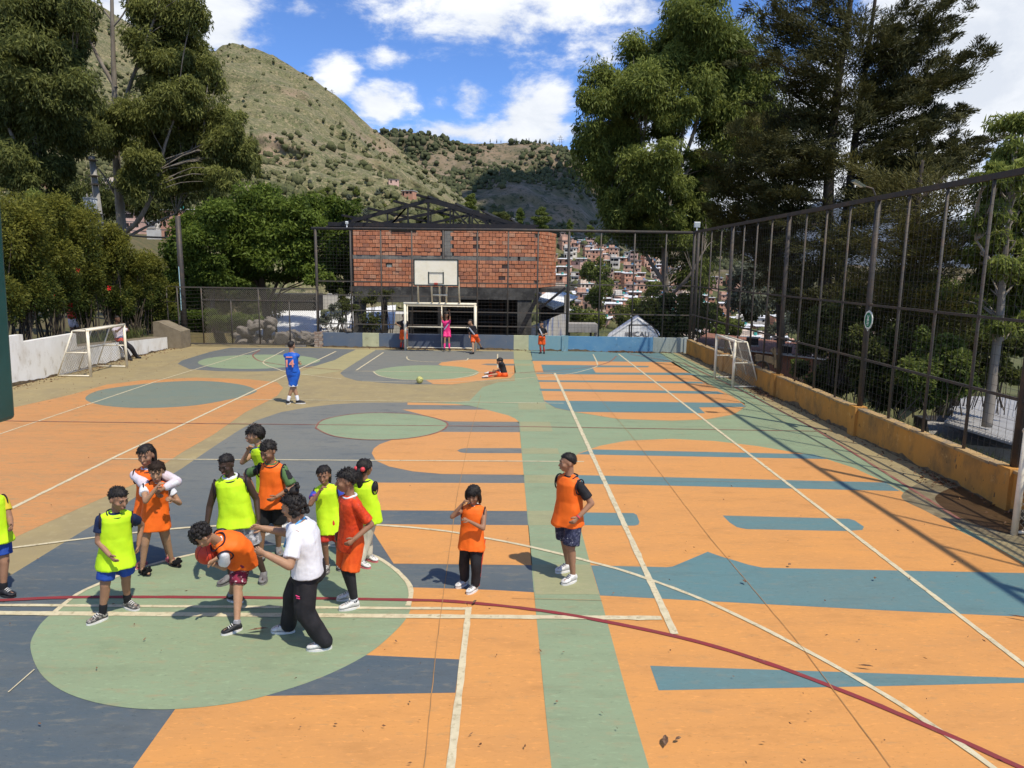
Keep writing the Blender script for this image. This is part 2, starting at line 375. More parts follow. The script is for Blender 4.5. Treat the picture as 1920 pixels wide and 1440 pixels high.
# --- green strip with sand patches where the bars cross it
area('green_paint', GR, 2, [(963, 658), (996, 659), (1000, 690), (1010, 714), (1020, 750), (1048, 849), (1060, 893), (1087, 985), (1110, 1070), (1130, 1135), (1175, 1300), (1217, 1440), (1330, 1800), (1080, 1800), (1034, 1440), (1015, 1250), (1001, 1111), (990, 984), (982, 891), (975, 812), (971, 760), (965.5, 719)])
def strip_x(y): return 949 + .0885 * (y - 500), 949 + .283 * (y - 500)
for y0, y1 in ((657, 675), (682, 686), (755, 768), (791, 809), (841, 851), (891, 906), (958, 985), (1059, 1115)):
    (a, b), (c, d) = strip_x(y0), strip_x(y1)
    area('sand_paint', 'paint_strip_sand', 3, [(a, y0), (b, y0), (d, y1), (c, y1)])
area('sand_paint', 'paint_sand', 2, [(668, 655.5), (705, 656), (665, 681), (643, 695), (600, 702), (545, 705), (592, 686), (628, 675), (646, 665)])
# --- lines
LC, LR, LF = 'line_cream', 'line_red', 'line_red_faded'
line('white_line', LC, 5, [(487, 655.5), (300, 713), (33, 803), (-300, 915)], .05)
line('white_line', LC, 5, [(630, 659), (532, 706), (215, 857.5), (19, 955), (-300, 1112)], .07)
line('white_line', LC, 5, [(533, 657), (512, 668), (494, 678), (500, 685), (520, 692), (545, 699), (640, 711)], .05, True)
line('red_line', LF, 6, [(487, 657), (476, 664), (475, 669), (487, 677), (520, 683), (560, 688), (640, 694)], .06, True)
line('white_line', LC, 5, [(719, 661), (668, 694.5)], .06)
line('white_line', LC, 5, [(665, 696), (1035, 700.5)], .05)
line('white_line', LC, 5, [(679, 715), (800, 717), (900, 714.5), (960, 711.5), (1060, 702), (1095, 695), (1117, 688), (1120, 682), (1112, 664.5)], .05, True)
line('white_line', LC, 5, [(700, 697), (712, 705), (745, 711), (785, 713), (840, 711.5), (880, 705), (898, 698)], .05, True)
line('white_line', LC, 5, [(763, 669), (764, 673), (774, 676.5), (818, 679), (869, 677), (878, 672)], .05, True)
line('white_line', LC, 5, [(933, 664), (933, 690)], .05)
line('red_line', LF, 6, [(960, 700), (1040, 695), (1100, 689), (1140, 680), (1156, 668)], .06, True)
line('white_line', LC, 5, [(438, 749), (1057, 756.5)], .05)
line('white_line', LC, 5, [(210, 861), (1095, 866)], .05)
line('red_line', LF, 6, [(-100, 786), (33, 790), (420, 795), (1000, 800.5), (1535, 809)], .045)
line('red_line', LF, 6, [(1180, 664), (1283, 682), (1395, 735), (1525, 803), (1610, 856), (1710, 918), (1800, 975)], .06)
ring = [(592, 803), (605, 788), (660, 777), (725, 774.5), (790, 779), (832, 790), (838, 800), (815, 813), (760, 823), (690, 825), (625, 818)]
area('green_paint', GR, 4, ring, True)
line('red_line', LF, 5, catmull(ring + ring[:1], False, 4), .045)
line('white_line', LC, 6, [(1040, 700), (1265, 1190)], .078)
line('white_line', LC, 6, [(1160, 664), (1920, 1248), (2100, 1387)], .062)
line('white_line', LC, 6, [(0, 1150.5), (1240, 1160)], .085)
line('white_line', LC, 6, [(-300, 1148), (0, 1150.5)], .085)
line('white_line', LC, 6, [(-300, 1133), (0, 1135.5), (882, 1142.5)], .055)
line('white_line', LC, 6, [(879, 1139.5), (845, 1440), (815, 1700)], .062)
line('white_line', LC, 6, [(-200, 1055), (15, 1029), (183, 1008), (340, 991), (480, 984), (600, 982), (720, 986), (830, 996), (907, 1009), (998, 1027), (1129, 1060), (1205, 1083), (1335, 1133), (1510, 1220), (1660, 1305), (1760, 1370), (1860, 1440), (2050, 1590)], .055, True)
line('white_line', LC, 6, [(95, 1155), (145, 1115), (190, 1094), (250, 1070), (320, 1050), (400, 1033), (480, 1024), (560, 1021), (630, 1026), (695, 1041), (735, 1064), (763, 1091), (771, 1112), (765, 1137)], .055, True)
line('red_line', LR, 7, [(-200, 1135), (0, 1127), (150, 1121), (450, 1121.5), (765, 1126), (850, 1129), (960, 1139), (1085, 1157), (1270, 1195), (1410, 1235), (1575, 1295), (1760, 1372), (1905, 1437), (2100, 1530)], .062, True)
# slab joints, cracks
for p in ([(795, 1440), (820, 1200), (857, 930), (880, 820), (902, 740)], [(1670, 1440), (1500, 1210), (1330, 1008), (1190, 825), (1085, 700)], [(1860, 1000), (1600, 870), (1420, 760), (1270, 672)],
          [(0, 774), (300, 690), (350, 668)], [(30, 735), (180, 690), (345, 655)], [(700, 706), (1000, 708), (1330, 711)], [(-100, 793), (60, 795), (240, 797)], [(1130, 902), (1560, 905)], [(960, 1123), (1130, 1127)], [(540, 693), (700, 696), (960, 699)]):
    line('slab_joint', 'joint_dark', 4 if p[0][0] < 900 else 3.5, p, .007)
line('paint_seam', LC, 5, [(15, 1300), (64, 1257)], .012)

# wet stain and puddle by the near goal
mat('wet_stain', (.050, .028, .011), .5, (.085, .048, .02), 3.0, .35, .65, worn=((.20, .15, .08), 2.4, .62, .74), spec=.35)
mat('damp_edge', (.16, .125, .07), .6, (.22, .18, .10), 4, .4, .6, worn=((.27, .22, .13), 3, .5, .62))
area('damp_patch', 'damp_edge', 3, [(1690, 930), (1750, 898), (1830, 905), (1890, 950), (1920, 985), (1935, 1020), (1910, 1022), (1850, 1003), (1790, 985), (1735, 958)], True)
area('puddle', 'wet_stain', 4, [(1755, 930), (1800, 912), (1850, 928), (1895, 958), (1930, 990), (1900, 1003), (1850, 990), (1800, 972), (1765, 950)], True)

# ------------------------------------------------------------------ ground, valley, hills
mat('grass_ground', (.075, .075, .028), .95, (.13, .10, .045), .6, .35, .65, worn=((.17, .125, .06), 2, .55, .7), bump=.4, bscale=6)
def gz(x, y):
    z = -.12 + 0 * x
    z = np.where(x < -14.6, .45 + .35 * sm(-14.7, -24, x) + .9 * sm(-24, -45, x), z)
    right = -.05 - .34 * np.clip(x - 8.1, 0, 30) - .05 * np.clip(x - 38, 0, 400)
    z = np.where(x > 8.1, right, z)
    back = sm(33.5, 46, y)
    z = z - back * np.where(x < -14.6, 1.2, 3.2) * sm(-40, -10, x)
    far = sm(46, 120, y)
    z = z * (1 - far) + far * (9 - 54 * sm(-70, 0, x) - 35 * sm(0, 150, x))
    return z
gx = np.concatenate([[-4000, -1500, -600, -300, -160, -100, -80], np.arange(-70, -14.9, 2.5), [-14.62, -14.58], np.arange(-12, 8.1, 2.5), [8.05, 8.15], np.arange(9, 60, 2), [65, 75, 90, 120, 180, 300, 700, 1500, 4000]])
gy = np.concatenate([[-3000, -500, -120, -60, -30, -15, -4], np.arange(0, 60, 2), np.arange(60, 140, 6), [150, 200, 400, 1000, 2500, 6000]])
XX, YY = np.meshgrid(gx, gy); P = np.c_[XX.ravel(), YY.ravel()]
inside = (P[:, 0] > -14.6) & (P[:, 0] < 8.1) & (P[:, 1] < 33)
Z = gz(P[:, 0], P[:, 1]) + fbm(P, .15) * np.where(inside, 0, .22)
Z = np.where(inside, -.3, Z)
nx, ny = len(gx), len(gy)
idx = np.arange(nx * ny).reshape(ny, nx)
Q = np.stack([idx[:-1, :-1], idx[:-1, 1:], idx[1:, 1:], idx[1:, :-1]], -1).reshape(-1, 4)
tag(link('ground', quick_mesh('ground', np.c_[P, Z], Q, True), MATS['grass_ground']), 'grassy earth round the court falling away into the valley', kind='structure')

mat('hill_grass', (.186, .164, .078), .95, (.100, .112, .042), .05, .32, .58, detail=12, worn=[((.30, .24, .135), .35, .50, .62), ((.10, .098, .046), .8, .49, .58), ((.27, .19, .125), .018, .55, .66), ((.075, .075, .034), .28, .56, .61), ((.29, .24, .145), 1.6, .53, .62)], spots=((.04, .044, .017), .9, .61), bump=1.0, bscale=.8)
mat('hill_dark', (.225, .162, .102), .95, (.115, .105, .055), .012, .38, .6, detail=10, worn=[((.235, .18, .125), .05, .50, .62), ((.055, .060, .028), .09, .51, .60)], spots=((.035, .042, .018), .2, .60), bump=1.0, bscale=.2)
mat('hill_green', (.068, .080, .027), .95, (.12, .115, .045), .03, .38, .62, detail=10, worn=[((.16, .13, .06), .09, .60, .74), ((.035, .045, .016), .15, .56, .68)], bump=.8, bscale=.3)
def hill(name, m, label, sil, base, Y0, Y1, nu, nv, amp, sc, prof=1.0, seed=0.0, ridged=0.0):
    """a slope facing the camera: sil = skyline (px), base = foot (px); Y0..Y1 its real depth"""
    sil, base = np.array(sil, float), np.array(base, float)
    us = np.linspace(sil[0, 0], sil[-1, 0], nu); V = []
    for j in range(nv + 8):
        t = min(j / (nv - 1), 1.0); over = max(j - nv + 1, 0)
        for u in us:
            Y = Y0(u) + (Y1(u) - Y0(u)) * t
            py = np.interp(u, base[:, 0], base[:, 1]) * (1 - t ** prof) + np.interp(u, sil[:, 0], sil[:, 1]) * t ** prof
            p = at(u, py, Y)
            if over: p = p + np.array((0, over * (Y1(u) - Y0(u)) * .12, -over * over * (Y1(u) - Y0(u)) * .02))
            V.append(p)
    V = np.array(V); V[:nu, 2] -= 60; n1 = fbm(V, sc, 6, seed); n2 = fbm(V, sc * .28, 4, seed + 9)
    if ridged: n1 = n1 * (1 - ridged) + ridged * (.35 - np.abs(n2) * 1.3)
    fade = np.clip(np.repeat(np.minimum(np.arange(nv + 8) / (nv * .15), 1), nu), 0, 1)
    V[:, 1] -= amp * n1 * fade * 1.6; V[:, 2] += amp * .35 * n1 * fade
    rows = nv + 8
    i = np.arange(nu * rows).reshape(rows, nu)
    Q = np.stack([i[:-1, :-1], i[:-1, 1:], i[1:, 1:], i[1:, :-1]], -1).reshape(-1, 4)
    o = link(name, quick_mesh(name, V, Q, True), MATS[m]); tag(o, label, kind='structure')
    return o, V.reshape(rows, nu, 3)[:nv]
mtn, MTN = hill('mountain', 'hill_grass', 'steep tawny grass mountain with scattered shrubs',
    [(-900, -420), (-300, -260), (0, -95), (165, 0), (240, 45), (330, 85), (395, 84), (430, 70), (470, 83), (520, 108), (575, 138), (620, 180), (680, 228), (720, 258), (770, 297), (820, 335), (850, 362), (885, 395), (930, 430)],
    [(-900, 480), (400, 470), (700, 455), (930, 450)], lambda u: 130 + .05 * max(u - 400, 0), lambda u: 520 - .15 * abs(u - 430), 220, 130, 12, .022, .9, 3.0, .3)
far, FAR = hill('far_mountain', 'hill_dark', 'dark rocky mountain closing the valley with tree dotted crest',
    [(420, 265), (560, 262), (640, 258), (720, 257), (760, 257), (800, 264), (850, 272), (900, 270), (940, 267), (985, 268), (1010, 274), (1060, 281), (1090, 305), (1120, 352), (1150, 405), (1190, 440), (1260, 470), (1400, 488), (1700, 498), (2200, 505)],
    [(420, 480), (1200, 500), (2200, 560)], lambda u: 760, lambda u: 1300, 190, 90, 42, .0055, .85, 17.0, .45)
town, TOWN = hill('town_hill', 'hill_green', 'green slope under the crowded brick neighbourhood',
    [(480, 425), (850, 412), (960, 425), (1040, 442), (1100, 455), (1150, 470), (1250, 497), (1320, 522), (1420, 545), (1500, 562), (1700, 600), (1920, 640), (2300, 690)],
    [(480, 640), (1040, 662), (1300, 690), (1500, 720), (1920, 800), (2300, 900)], lambda u: 95, lambda u: 310, 150, 60, 4.0, .03, .9, 5.0)
mat('hill_haze', (.075, .095, .125), 1.0, (.10, .115, .14), .004, .4, .6)  # distance haze painted into the base colour as blue
hill('far_range', 'hill_haze', 'haze blue distant mountain range across the valley', [(1100, 470), (1400, 405), (1560, 375), (1700, 400), (1900, 440), (2200, 420), (2600, 460)],
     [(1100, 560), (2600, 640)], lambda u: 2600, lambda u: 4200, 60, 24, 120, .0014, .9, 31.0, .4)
# a cumulus above the valley, out of frame; its shade lies on the far mountain as in the photograph
cl = MB()
cc = at(1040, 405, 1010) + SUN_DIR * 900
for i in range(26):
    a, r = RNG.uniform(0, 6.28), math.sqrt(RNG.uniform(0, 1))
    cl.sphere(cc + np.array((math.cos(a) * r * 150, math.sin(a) * r * 150, RNG.uniform(-12, 22))), (RNG.uniform(45, 75), RNG.uniform(45, 75), RNG.uniform(20, 34)), 14, 8)
mat('cloud_white', (.9, .9, .9), 1.0, spec=0)
tag(cl.build('cloud', MATS['cloud_white'], smooth=True), 'white cumulus cloud drifting high over the valley', kind='structure')

# shrubs on the grassy mountain: a mass nobody could count
def clump_mesh(rng, n=1, nu=7, nv=5):
    m = MB(); m.sphere((0, 0, 0), 1, nu, nv); return m
def scatter_blobs(name, label, pts, rads, m, seed):
    rng = np.random.default_rng(seed)
    base = MB(); base.sphere((0, 0, 0), 1, 6, 4); bv = np.concatenate(base.v); bf = np.array([q for q in base.f])
    V, Fq = [], []
    for i, (p, r) in enumerate(zip(pts, rads)):
        v = bv * (1 + rng.uniform(-.32, .32, (len(bv), 1))) * r * np.array((1, 1, rng.uniform(.7, 1.15))) + p
        Fq.append(bf + len(bv) * i); V.append(v)
    o = link(name, quick_mesh(name, np.concatenate(V), np.concatenate(Fq)), MATS[m]); return tag(o, label, kind='stuff')
mat('shrub_green', (.088, .095, .037), .95, (.135, .13, .055), .06, .4, .6, worn=((.032, .043, .014), 1.2, .5, .65), bump=1.0, bscale=2.5)
rng = np.random.default_rng(5)
pts, rads = [], []
rows, cols = MTN.shape[:2]
while len(pts) < 8500:
    j, i = int(rng.integers(4, rows)), int(rng.integers(0, cols))
    t = j / rows; p = MTN[j, i]
    d = mnoise.fractal(Vector(p * .012), 1, 2, 3)
    if rng.uniform() < np.clip(.22 + d * 1.5 + .75 * (1 - t) ** 1.6, .07, 1):
        s = rng.uniform(.35, 1.15) * (.9 if t > .8 else 1.2) * (1.9 if rng.uniform() < .07 else 1); pts.append(p + (rng.uniform(-2, 2), rng.uniform(-2, 2), s * .4)); rads.append(s)
scatter_blobs('mountain_shrubbery', 'scattered green shrubs all over the tawny mountainside', pts, rads, 'shrub_green', 6)
pts, rads = [], []
rows, cols = TOWN.shape[:2]
while len(pts) < 1500:
    j, i = int(rng.integers(0, rows)), int(rng.integers(0, cols)); p = TOWN[j, i]
    if rng.uniform() < .25 + .75 * (1 - j / rows): s = rng.uniform(.6, 1.9); pts.append(p + (rng.uniform(-2, 2), rng.uniform(-2, 2), s * .3)); rads.append(s)
scatter_blobs('valley_shrubbery', 'green thicket covering the slope between the hillside houses', pts, rads, 'shrub_green', 8)

pts, rads = [], []
rows, cols = FAR.shape[:2]; rng = np.random.default_rng(15)
while len(pts) < 3200:
    j, i = int(rng.integers(6, rows)), int(rng.integers(0, int(cols * .55))); t = j / rows; p = FAR[j, i]; d = mnoise.fractal(Vector(p * .006), 1, 2, 3)
    if rng.uniform() < np.clip(-.05 + d * 1.3 + .75 * t ** 2, .02, 1): s = rng.uniform(1.6, 5.2); pts.append(p + (rng.uniform(-8, 8), rng.uniform(-8, 8), s * .3)); rads.append(s)
mat('far_shrub', (.055, .066, .028), .95, (.085, .09, .04), .05, .4, .6)
scatter_blobs('far_shrubbery', 'dark scrub and woodland patches on the far dark mountain', pts, rads, 'far_shrub', 16)

# ================================================================== WALLS, FENCES, BUILDINGS
mat('fence_metal', (.062, .056, .050), .6, (.10, .075, .055), 5, .45, .7, metallic=.3, bump=.1, bscale=40)
mat('fence_thin', (.088, .080, .068), .65, (.12, .085, .06), 6, .45, .7, metallic=.2)
mat('wire', (.055, .05, .045), .6, metallic=.2)
mat('wall_slate', (.105, .14, .19), .85, (.14, .16, .185), 1.6, .35, .65, worn=[((.22, .21, .18), 5, .60, .75), ((.07, .08, .09), 1.1, .6, .8)], bump=.15, bscale=25)
mat('wall_slate_dark', (.065, .085, .125), .85, (.10, .115, .14), 1.6, .35, .65, worn=((.19, .18, .16), 5, .62, .76), bump=.15, bscale=25)
mat('wall_cream', (.52, .52, .32), .85, (.42, .42, .26), 2, .35, .65, worn=[((.25, .22, .12), 3, .58, .75)], bump=.15, bscale=25)
mat('wall_sky', (.15, .31, .38), .85, (.24, .37, .38), 1.5, .35, .65, worn=[((.45, .48, .44), 5, .60, .72), ((.16, .19, .16), 2, .58, .8)], bump=.15, bscale=25, stretch=(1, 1, .35))
mat('wall_blue', (.10, .25, .40), .85, (.15, .30, .42), 1.3, .35, .65, worn=[((.34, .44, .5), 5, .60, .72), ((.06, .10, .14), 3, .62, .8)], bump=.15, bscale=25)
mat('wall_pale', (.40, .44, .41), .85, (.30, .33, .29), 2, .35, .65, worn=[((.15, .15, .11), 3, .58, .78)], bump=.2, bscale=20, stretch=(1, 1, .5))
mat('wall_orange', (.58, .265, .05), .85, (.44, .215, .055), 1.4, .35, .65, worn=[((.24, .14, .05), 1.8, .50, .68), ((.68, .40, .13), 7, .58, .72), ((.13, .09, .05), 3.5, .60, .70)], spots=((.06, .045, .03), 11, .68), bump=.25, bscale=20, stretch=(1, 1, .55))
mat('coping', (.42, .27, .11), .9, (.22, .17, .11), 7, .45, .62, bump=.4, bscale=15)
mat('wall_white', (.82, .80, .74), .85, (.72, .69, .61), 1.5, .4, .7, worn=[((.42, .35, .25), 3, .56, .72), ((.56, .50, .40), .9, .52, .7), ((.22, .17, .11), 6, .63, .72)], bump=.15, bscale=20, stretch=(1, 1, .5))
mat('raw_concrete', (.25, .205, .14), .95, (.19, .155, .105), 4, .35, .65, spots=((.09, .07, .05), 22, .66), bump=.5, bscale=30)
mat('grey_concrete', (.24, .225, .19), .95, (.17, .155, .135), 2.2, .35, .65, worn=((.07, .065, .06), 1.3, .56, .75), bump=.3, bscale=20)
mat('white_paint', (.84, .77, .60), .5, (.74, .65, .47), 6, .4, .7, worn=((.28, .20, .12), 16, .62, .74), bump=.05)
mat('net_wire', (.34, .30, .23), .7)

A_, B_ = G(604, 651), G(1291, 662.3)
A_[2] = B_[2] = 0
WU = _n(B_ - A_); WL = np.linalg.norm(B_ - A_); WN = np.array((-WU[1], WU[0], 0))     # WN points away from the court
def wall_s(px, py=655):          # distance along the back wall at a photo column
    p = at(px, py, 31.6); d = ray(px, py)
    # intersect the view ray with the wall plane (xy)
    M = np.array([[d[0], -WU[0]], [d[1], -WU[1]]]); t, s = np.linalg.solve(M, A_[:2]); return s
def wp(s, n=0.0, z=0.0): return A_ + WU * s + WN * n + np.array((0, 0, z))
def rz_of(v): return math.atan2(v[1], v[0])
BW = thing('court_wall', wp(WL / 2), 'low block wall behind the middle goal painted in slate, cream and blue panels', 'wall')
ZW = .66
seg = [(604, 680, 'wall_slate'), (680, 711, 'wall_cream'), (711, 764, 'wall_slate'), (764, 893, 'wall_slate_dark'), (893, 963, 'wall_slate'), (963, 991, 'wall_cream'), (991, 1061, 'wall_sky'), (1061, 1224, 'wall_blue'), (1224, 1291, 'wall_pale')]
for a, b, m in seg:
    s0, s1 = wall_s(a), wall_s(b); mb = MB()
    mb.box(wp((s0 + s1) / 2, .09, ZW / 2), (s1 - s0 - .004, .18, ZW), rz_of(WU)); mb.build('painted_panel', MATS[m], BW)
mb = MB()
for px in (1059, 1288):
    s = wall_s(px); mb = MB(); mb.box(wp(s, .085, .34), (.28, .26, .69), rz_of(WU)); mb.build('pilaster', MATS['wall_sky' if px < 1200 else 'wall_pale'], BW)
BP = thing('brick_pier', wp(-.14), 'stubby bare brick pier at the end of the painted wall', 'pier')
mat('pier_brick', (.30, .19, .13), .9, (.42, .36, .28), 6, .4, .6, bump=.3)
for i in range(7):
    for j in range(2):
        mb = MB(); mb.box(wp(-.235 + j * .19 + (.03 if i % 2 else 0) - .01, -.02 + .09, .055 + i * .098), (.17, .28, .085), rz_of(WU)); mb.build('brick', MATS['pier_brick'], BP)
mb = MB(); mb.box(wp(-.14, .07, .34), (.30, .22, .68), rz_of(WU)); mb.build('mortar_core', MATS['grey_concrete'], BP)

# ---- back fence
ZT = 5.2
def wire_grid(mb, origin, u, length, z0, z1, du=.15, dz=.15, r=.0042, jit=.006, seed=1):
    rg = np.random.default_rng(seed); origin = np.asarray(origin, float); n = int(length / du)
    nn = np.array((-u[1], u[0], 0))
    for i in range(1, n):
        s = i * du; o = rg.uniform(-jit, jit, 3)
        pts = [origin + u * (s + o[k % 3]) + nn * (.012 * math.sin(k * 1.7 + i)) + np.array((0, 0, z)) for k, z in enumerate(np.linspace(z0, z1, 4))]
        mb.tube(pts, r, 3, cap=False)
    for z in np.arange(z0 + dz / 2, z1, dz):
        k = int(length / 1.2) + 2
        pts = [origin + u * s + nn * .006 + np.array((0, 0, z + rg.uniform(-jit, jit))) for s in np.linspace(0, length, k)]
        mb.tube(pts, r, 3, cap=False)
BF = thing('wire_fence', wp(WL / 2, .09, ZW), 'tall dark wire mesh fence standing on the wall behind the middle goal', 'fence')
def post(parent, p, z0, z1, w, m='fence_metal', name='post'):
    mb = MB(); mb.tube([np.array((p[0], p[1], z)) for z in (z0, (z0 + z1) / 2, z1)], w / 2, 8); return mb.build(name, MATS[m], parent, True)
for px, w in ((596, .13), (660, .07), (716, .07), (773, .07), (831, .12), (894, .07), (951, .07), (1006, .07), (1063, .13), (1122, .065), (1184, .065), (1242, .065), (1301, .14)):
    s = wall_s(px, 630); post(BF, wp(s, .09 if w < .1 else .1), ZW if px > 600 else .0, ZT, w, 'fence_metal' if w > .1 else 'fence_thin')
mb = MB(); mb.tube([wp(wall_s(590), .09, ZT), wp(WL / 2, .09, ZT + .02), wp(WL + .15, .09, ZT - .02)], .062, 8); mb.build('top_rail', MATS['fence_metal'], BF, True)
for z, a, b in ((2.93, 597, 1301), (1.66, 660, 1301), (2.33, 600, 894), (1.05, 600, 1008)):
    mb = MB(); mb.bar(wp(wall_s(a), .085, z), wp(wall_s(b), .085, z - .01), .045, .05); mb.build('rail', MATS['fence_thin'], BF)
mb = MB(); wire_grid(mb, wp(wall_s(597), .10), WU, wall_s(1301) - wall_s(597), ZW, ZT, .152, .152, .0036)
tag(mb.build('wire_mesh', MATS['wire'], BF), kind='stuff')

# ---- right wall and fence
XW = 7.85; YA, YB = 4.0, 31.05
RWL = thing('court_wall', (XW, 18, 0), 'long orange painted low wall with worn coping under the side fence', 'wall')
thick = [30.95, 25.75, 20.66, 15.77, 10.8, 5.8]
ys = [31.02] + thick[1:] + [YA]
for i in range(len(ys) - 1):
    y1, y0 = ys[i], ys[i + 1]; mb = MB(); mb.box((XW + .09, (y0 + y1) / 2, .30), (.18, y1 - y0 - .006, .60)); mb.build('wall_panel', MATS['wall_orange'], RWL)
    rg = np.random.default_rng(i)
    y = y0 + .05
    while y < y1 - .1:
        l = rg.uniform(.35, .6); l = min(l, y1 - y - .02); mb = MB()
        mb.box((XW + .088 + rg.uniform(-.008, .008), y + l / 2, .618 + rg.uniform(-.008, .012)), (.20 + rg.uniform(-.02, .015), l - .012, .045), rg.uniform(-.012, .012)); mb.build('coping_block', MATS['coping'], RWL); y += l
for y in thick[1:]:
    mb = MB(); mb.box((XW + .07, y, .335), (.27, .30, .665)); mb.build('pilaster', MATS['wall_orange'], RWL)
RF = thing('wire_fence', (XW + .09, 18, .64), 'tall dark wire mesh fence rising from the orange side wall', 'fence')
y = thick[0]
allp = []
for i in range(len(thick) - 1):
    for k in range(4): allp.append((thick[i] + (thick[i + 1] - thick[i]) * k / 4, k == 0))
allp.append((thick[-1], True))
for y, big in allp:
    post(RF, (XW + (.10 if big else .09), y), .63, ZT - .02, .125 if big else .055, 'fence_metal' if big else 'fence_thin')
mb = MB(); mb.bar((XW + .09, YA, ZT + .0), (XW + .09, 31.1, ZT - .02), .085, .10); mb.build('top_rail', MATS['fence_metal'], RF)
for z in (2.92, 1.72):
    mb = MB(); mb.bar((XW + .085, YA, z), (XW + .085, 31, z), .04, .045); mb.build('rail', MATS['fence_metal'], RF)
mb = MB(); wire_grid(mb, (XW + .07, YA, 0), np.array((0, 1., 0)), 31 - YA, .66, ZT - .05, .16, .16, .0027, seed=4)
tag(mb.build('wire_mesh', MATS['wire'], RF), kind='stuff')

# ---- left white wall, ledge, concrete ramp block
XL = -14.5
y_step0, y_step1 = atx(50, 705, XL)[1], atx(147, 680, XL)[1]
LW = thing('court_wall', (XL, 24, 0), 'stained white low wall stepping down beside the hedge', 'wall')
mb = MB(); mb.prism([(XL - .2, 12), (XL, 12), (XL, y_step0), (XL - .2, y_step0)], 0, 1.47); mb.build('wall_panel', MATS['wall_white'], LW)
v = np.array([(XL, y_step0, 0), (XL, y_step1, 0), (XL, y_step1, 1.26), (XL, y_step0, 1.24)]); v2 = v + np.array((-.2, 0, 0))
mb = MB(); mb.add(np.concatenate([v, v2]), [(0, 1, 2, 3), (7, 6, 5, 4), (0, 4, 5, 1), (1, 5, 6, 2), (2, 6, 7, 3), (3, 7, 4, 0)]); mb.build('wall_panel', MATS['wall_white'], LW)
v = np.array([(XL, y_step1, 0), (XL, 30.9, 0), (XL, 30.9, .50), (XL, y_step1, .80)]); v2 = v + np.array((-.55, 0, 0))
mb = MB(); mb.add(np.concatenate([v, v2]), [(0, 1, 2, 3), (7, 6, 5, 4), (0, 4, 5, 1), (1, 5, 6, 2), (2, 6, 7, 3), (3, 7, 4, 0)]); mb.build('bench_wall', MATS['wall_white'], LW)
mb = MB(); mb.add(np.array([(XL - .01, y_step1, .80), (XL - .01, 30.88, .50), (XL - .75, 30.88, .50), (XL - .75, y_step1, .80)]) + np.array((0, 0, .006)), [(0, 1, 2, 3)]); mb.build('ledge_top', MATS['raw_concrete'], LW)
mb = MB()
p = [(-15.1, 1.14), (-14.85, 1.14), (-13.93, .74), (-13.93, 0), (-15.1, 0)]
n = len(p); v = [(x, 30.95, z) for x, z in p] + [(x, 31.9, z) for x, z in p]
mb.add(v, [tuple(range(n)), tuple(range(2 * n - 1, n - 1, -1))] + [(i, n + i, n + (i + 1) % n, (i + 1) % n) for i in range(n)])
o = mb.build('concrete_block', MATS['raw_concrete']); tag(o, 'rough brown concrete block with sloping top at the end of the white wall', 'block')

# grime along the foot of the walls: thin uneven skirts of dried mud
mat('mud_skirt', (.115, .085, .05), .95, (.19, .14, .08), 6, .4, .6)
def mud_skirt(P0, u, nrm, length, parent, seed, hm=.11):
    rg = np.random.default_rng(seed); k = int(length / .11); ss = np.linspace(0, length, k); hh_ = np.clip(hm * (.45 + 1.1 * fbm(np.c_[ss, ss * 0], .9, 4, seed)) + rg.normal(0, .012, k), .012, .3)
    b = np.array([P0 + u * s + nrm * .004 + UPZ * .003 for s in ss]); t = np.array([P0 + u * s + nrm * .004 + UPZ * h_ for s, h_ in zip(ss, hh_)])
    m_ = MB(); m_.add(np.concatenate([b, t]), [(i, i + 1, k + i + 1, k + i) for i in range(k - 1)]); o = m_.build('mud_stain', MATS['mud_skirt'], parent); return o
UPZ = np.array((0, 0, 1.))
mud_skirt(np.array((XW, YA, 0)), np.array((0, 1., 0)), np.array((-1., 0, 0)), 27.0, RWL, 3, .12)
mud_skirt(wp(.05), WU, -WN, WL - .1, BW, 5, .09)
mud_skirt(np.array((XL, 13, 0)), np.array((0, 1., 0)), np.array((1., 0, 0)), 17.8, LW, 7, .10)
# ---- dark pole with rope and ladder
PO = thing('pole', G(348, 648), 'tall dark leaning steel pole beside the chain link gate', 'pole')
pb, pt = G(348, 648), at(333, 405, 32.2)
mb = MB(); mb.tube([pb, (pb + pt) / 2, pt], [.14, .125, .11], 10); mb.build('shaft', MATS['fence_metal'], PO, True)
mat('rope_blue', (.35, .55, .58), .7)
mb = MB(); q = [at(335, 500, 32), at(338, 545, 31.95), at(340, 582, 31.9)]; mb.tube(q, .018, 6); mb.build('rope', MATS['rope_blue'], PO)
LD = thing('step_ladder', (at(340, 612, 32.0)[0], 32.2, 0), 'small pale step ladder leaning by the dark pole', 'ladder')
mat('ladder_paint', (.50, .58, .45), .6)
for dx in (-1, 1):
    mb = MB(); mb.bar(at(340 + dx * 4.5, 614, 32.25), at(340 + dx * 1.6, 585, 32.1), .035); mb.build('stile', MATS['ladder_paint'], LD)
for k in range(5):
    y = 590 + k * 5; w = 2 + k * .55; mb = MB(); mb.bar(at(340 - w, y, 32.15), at(340 + w, y, 32.15), .03, .02); mb.build('rung', MATS['ladder_paint'], LD)

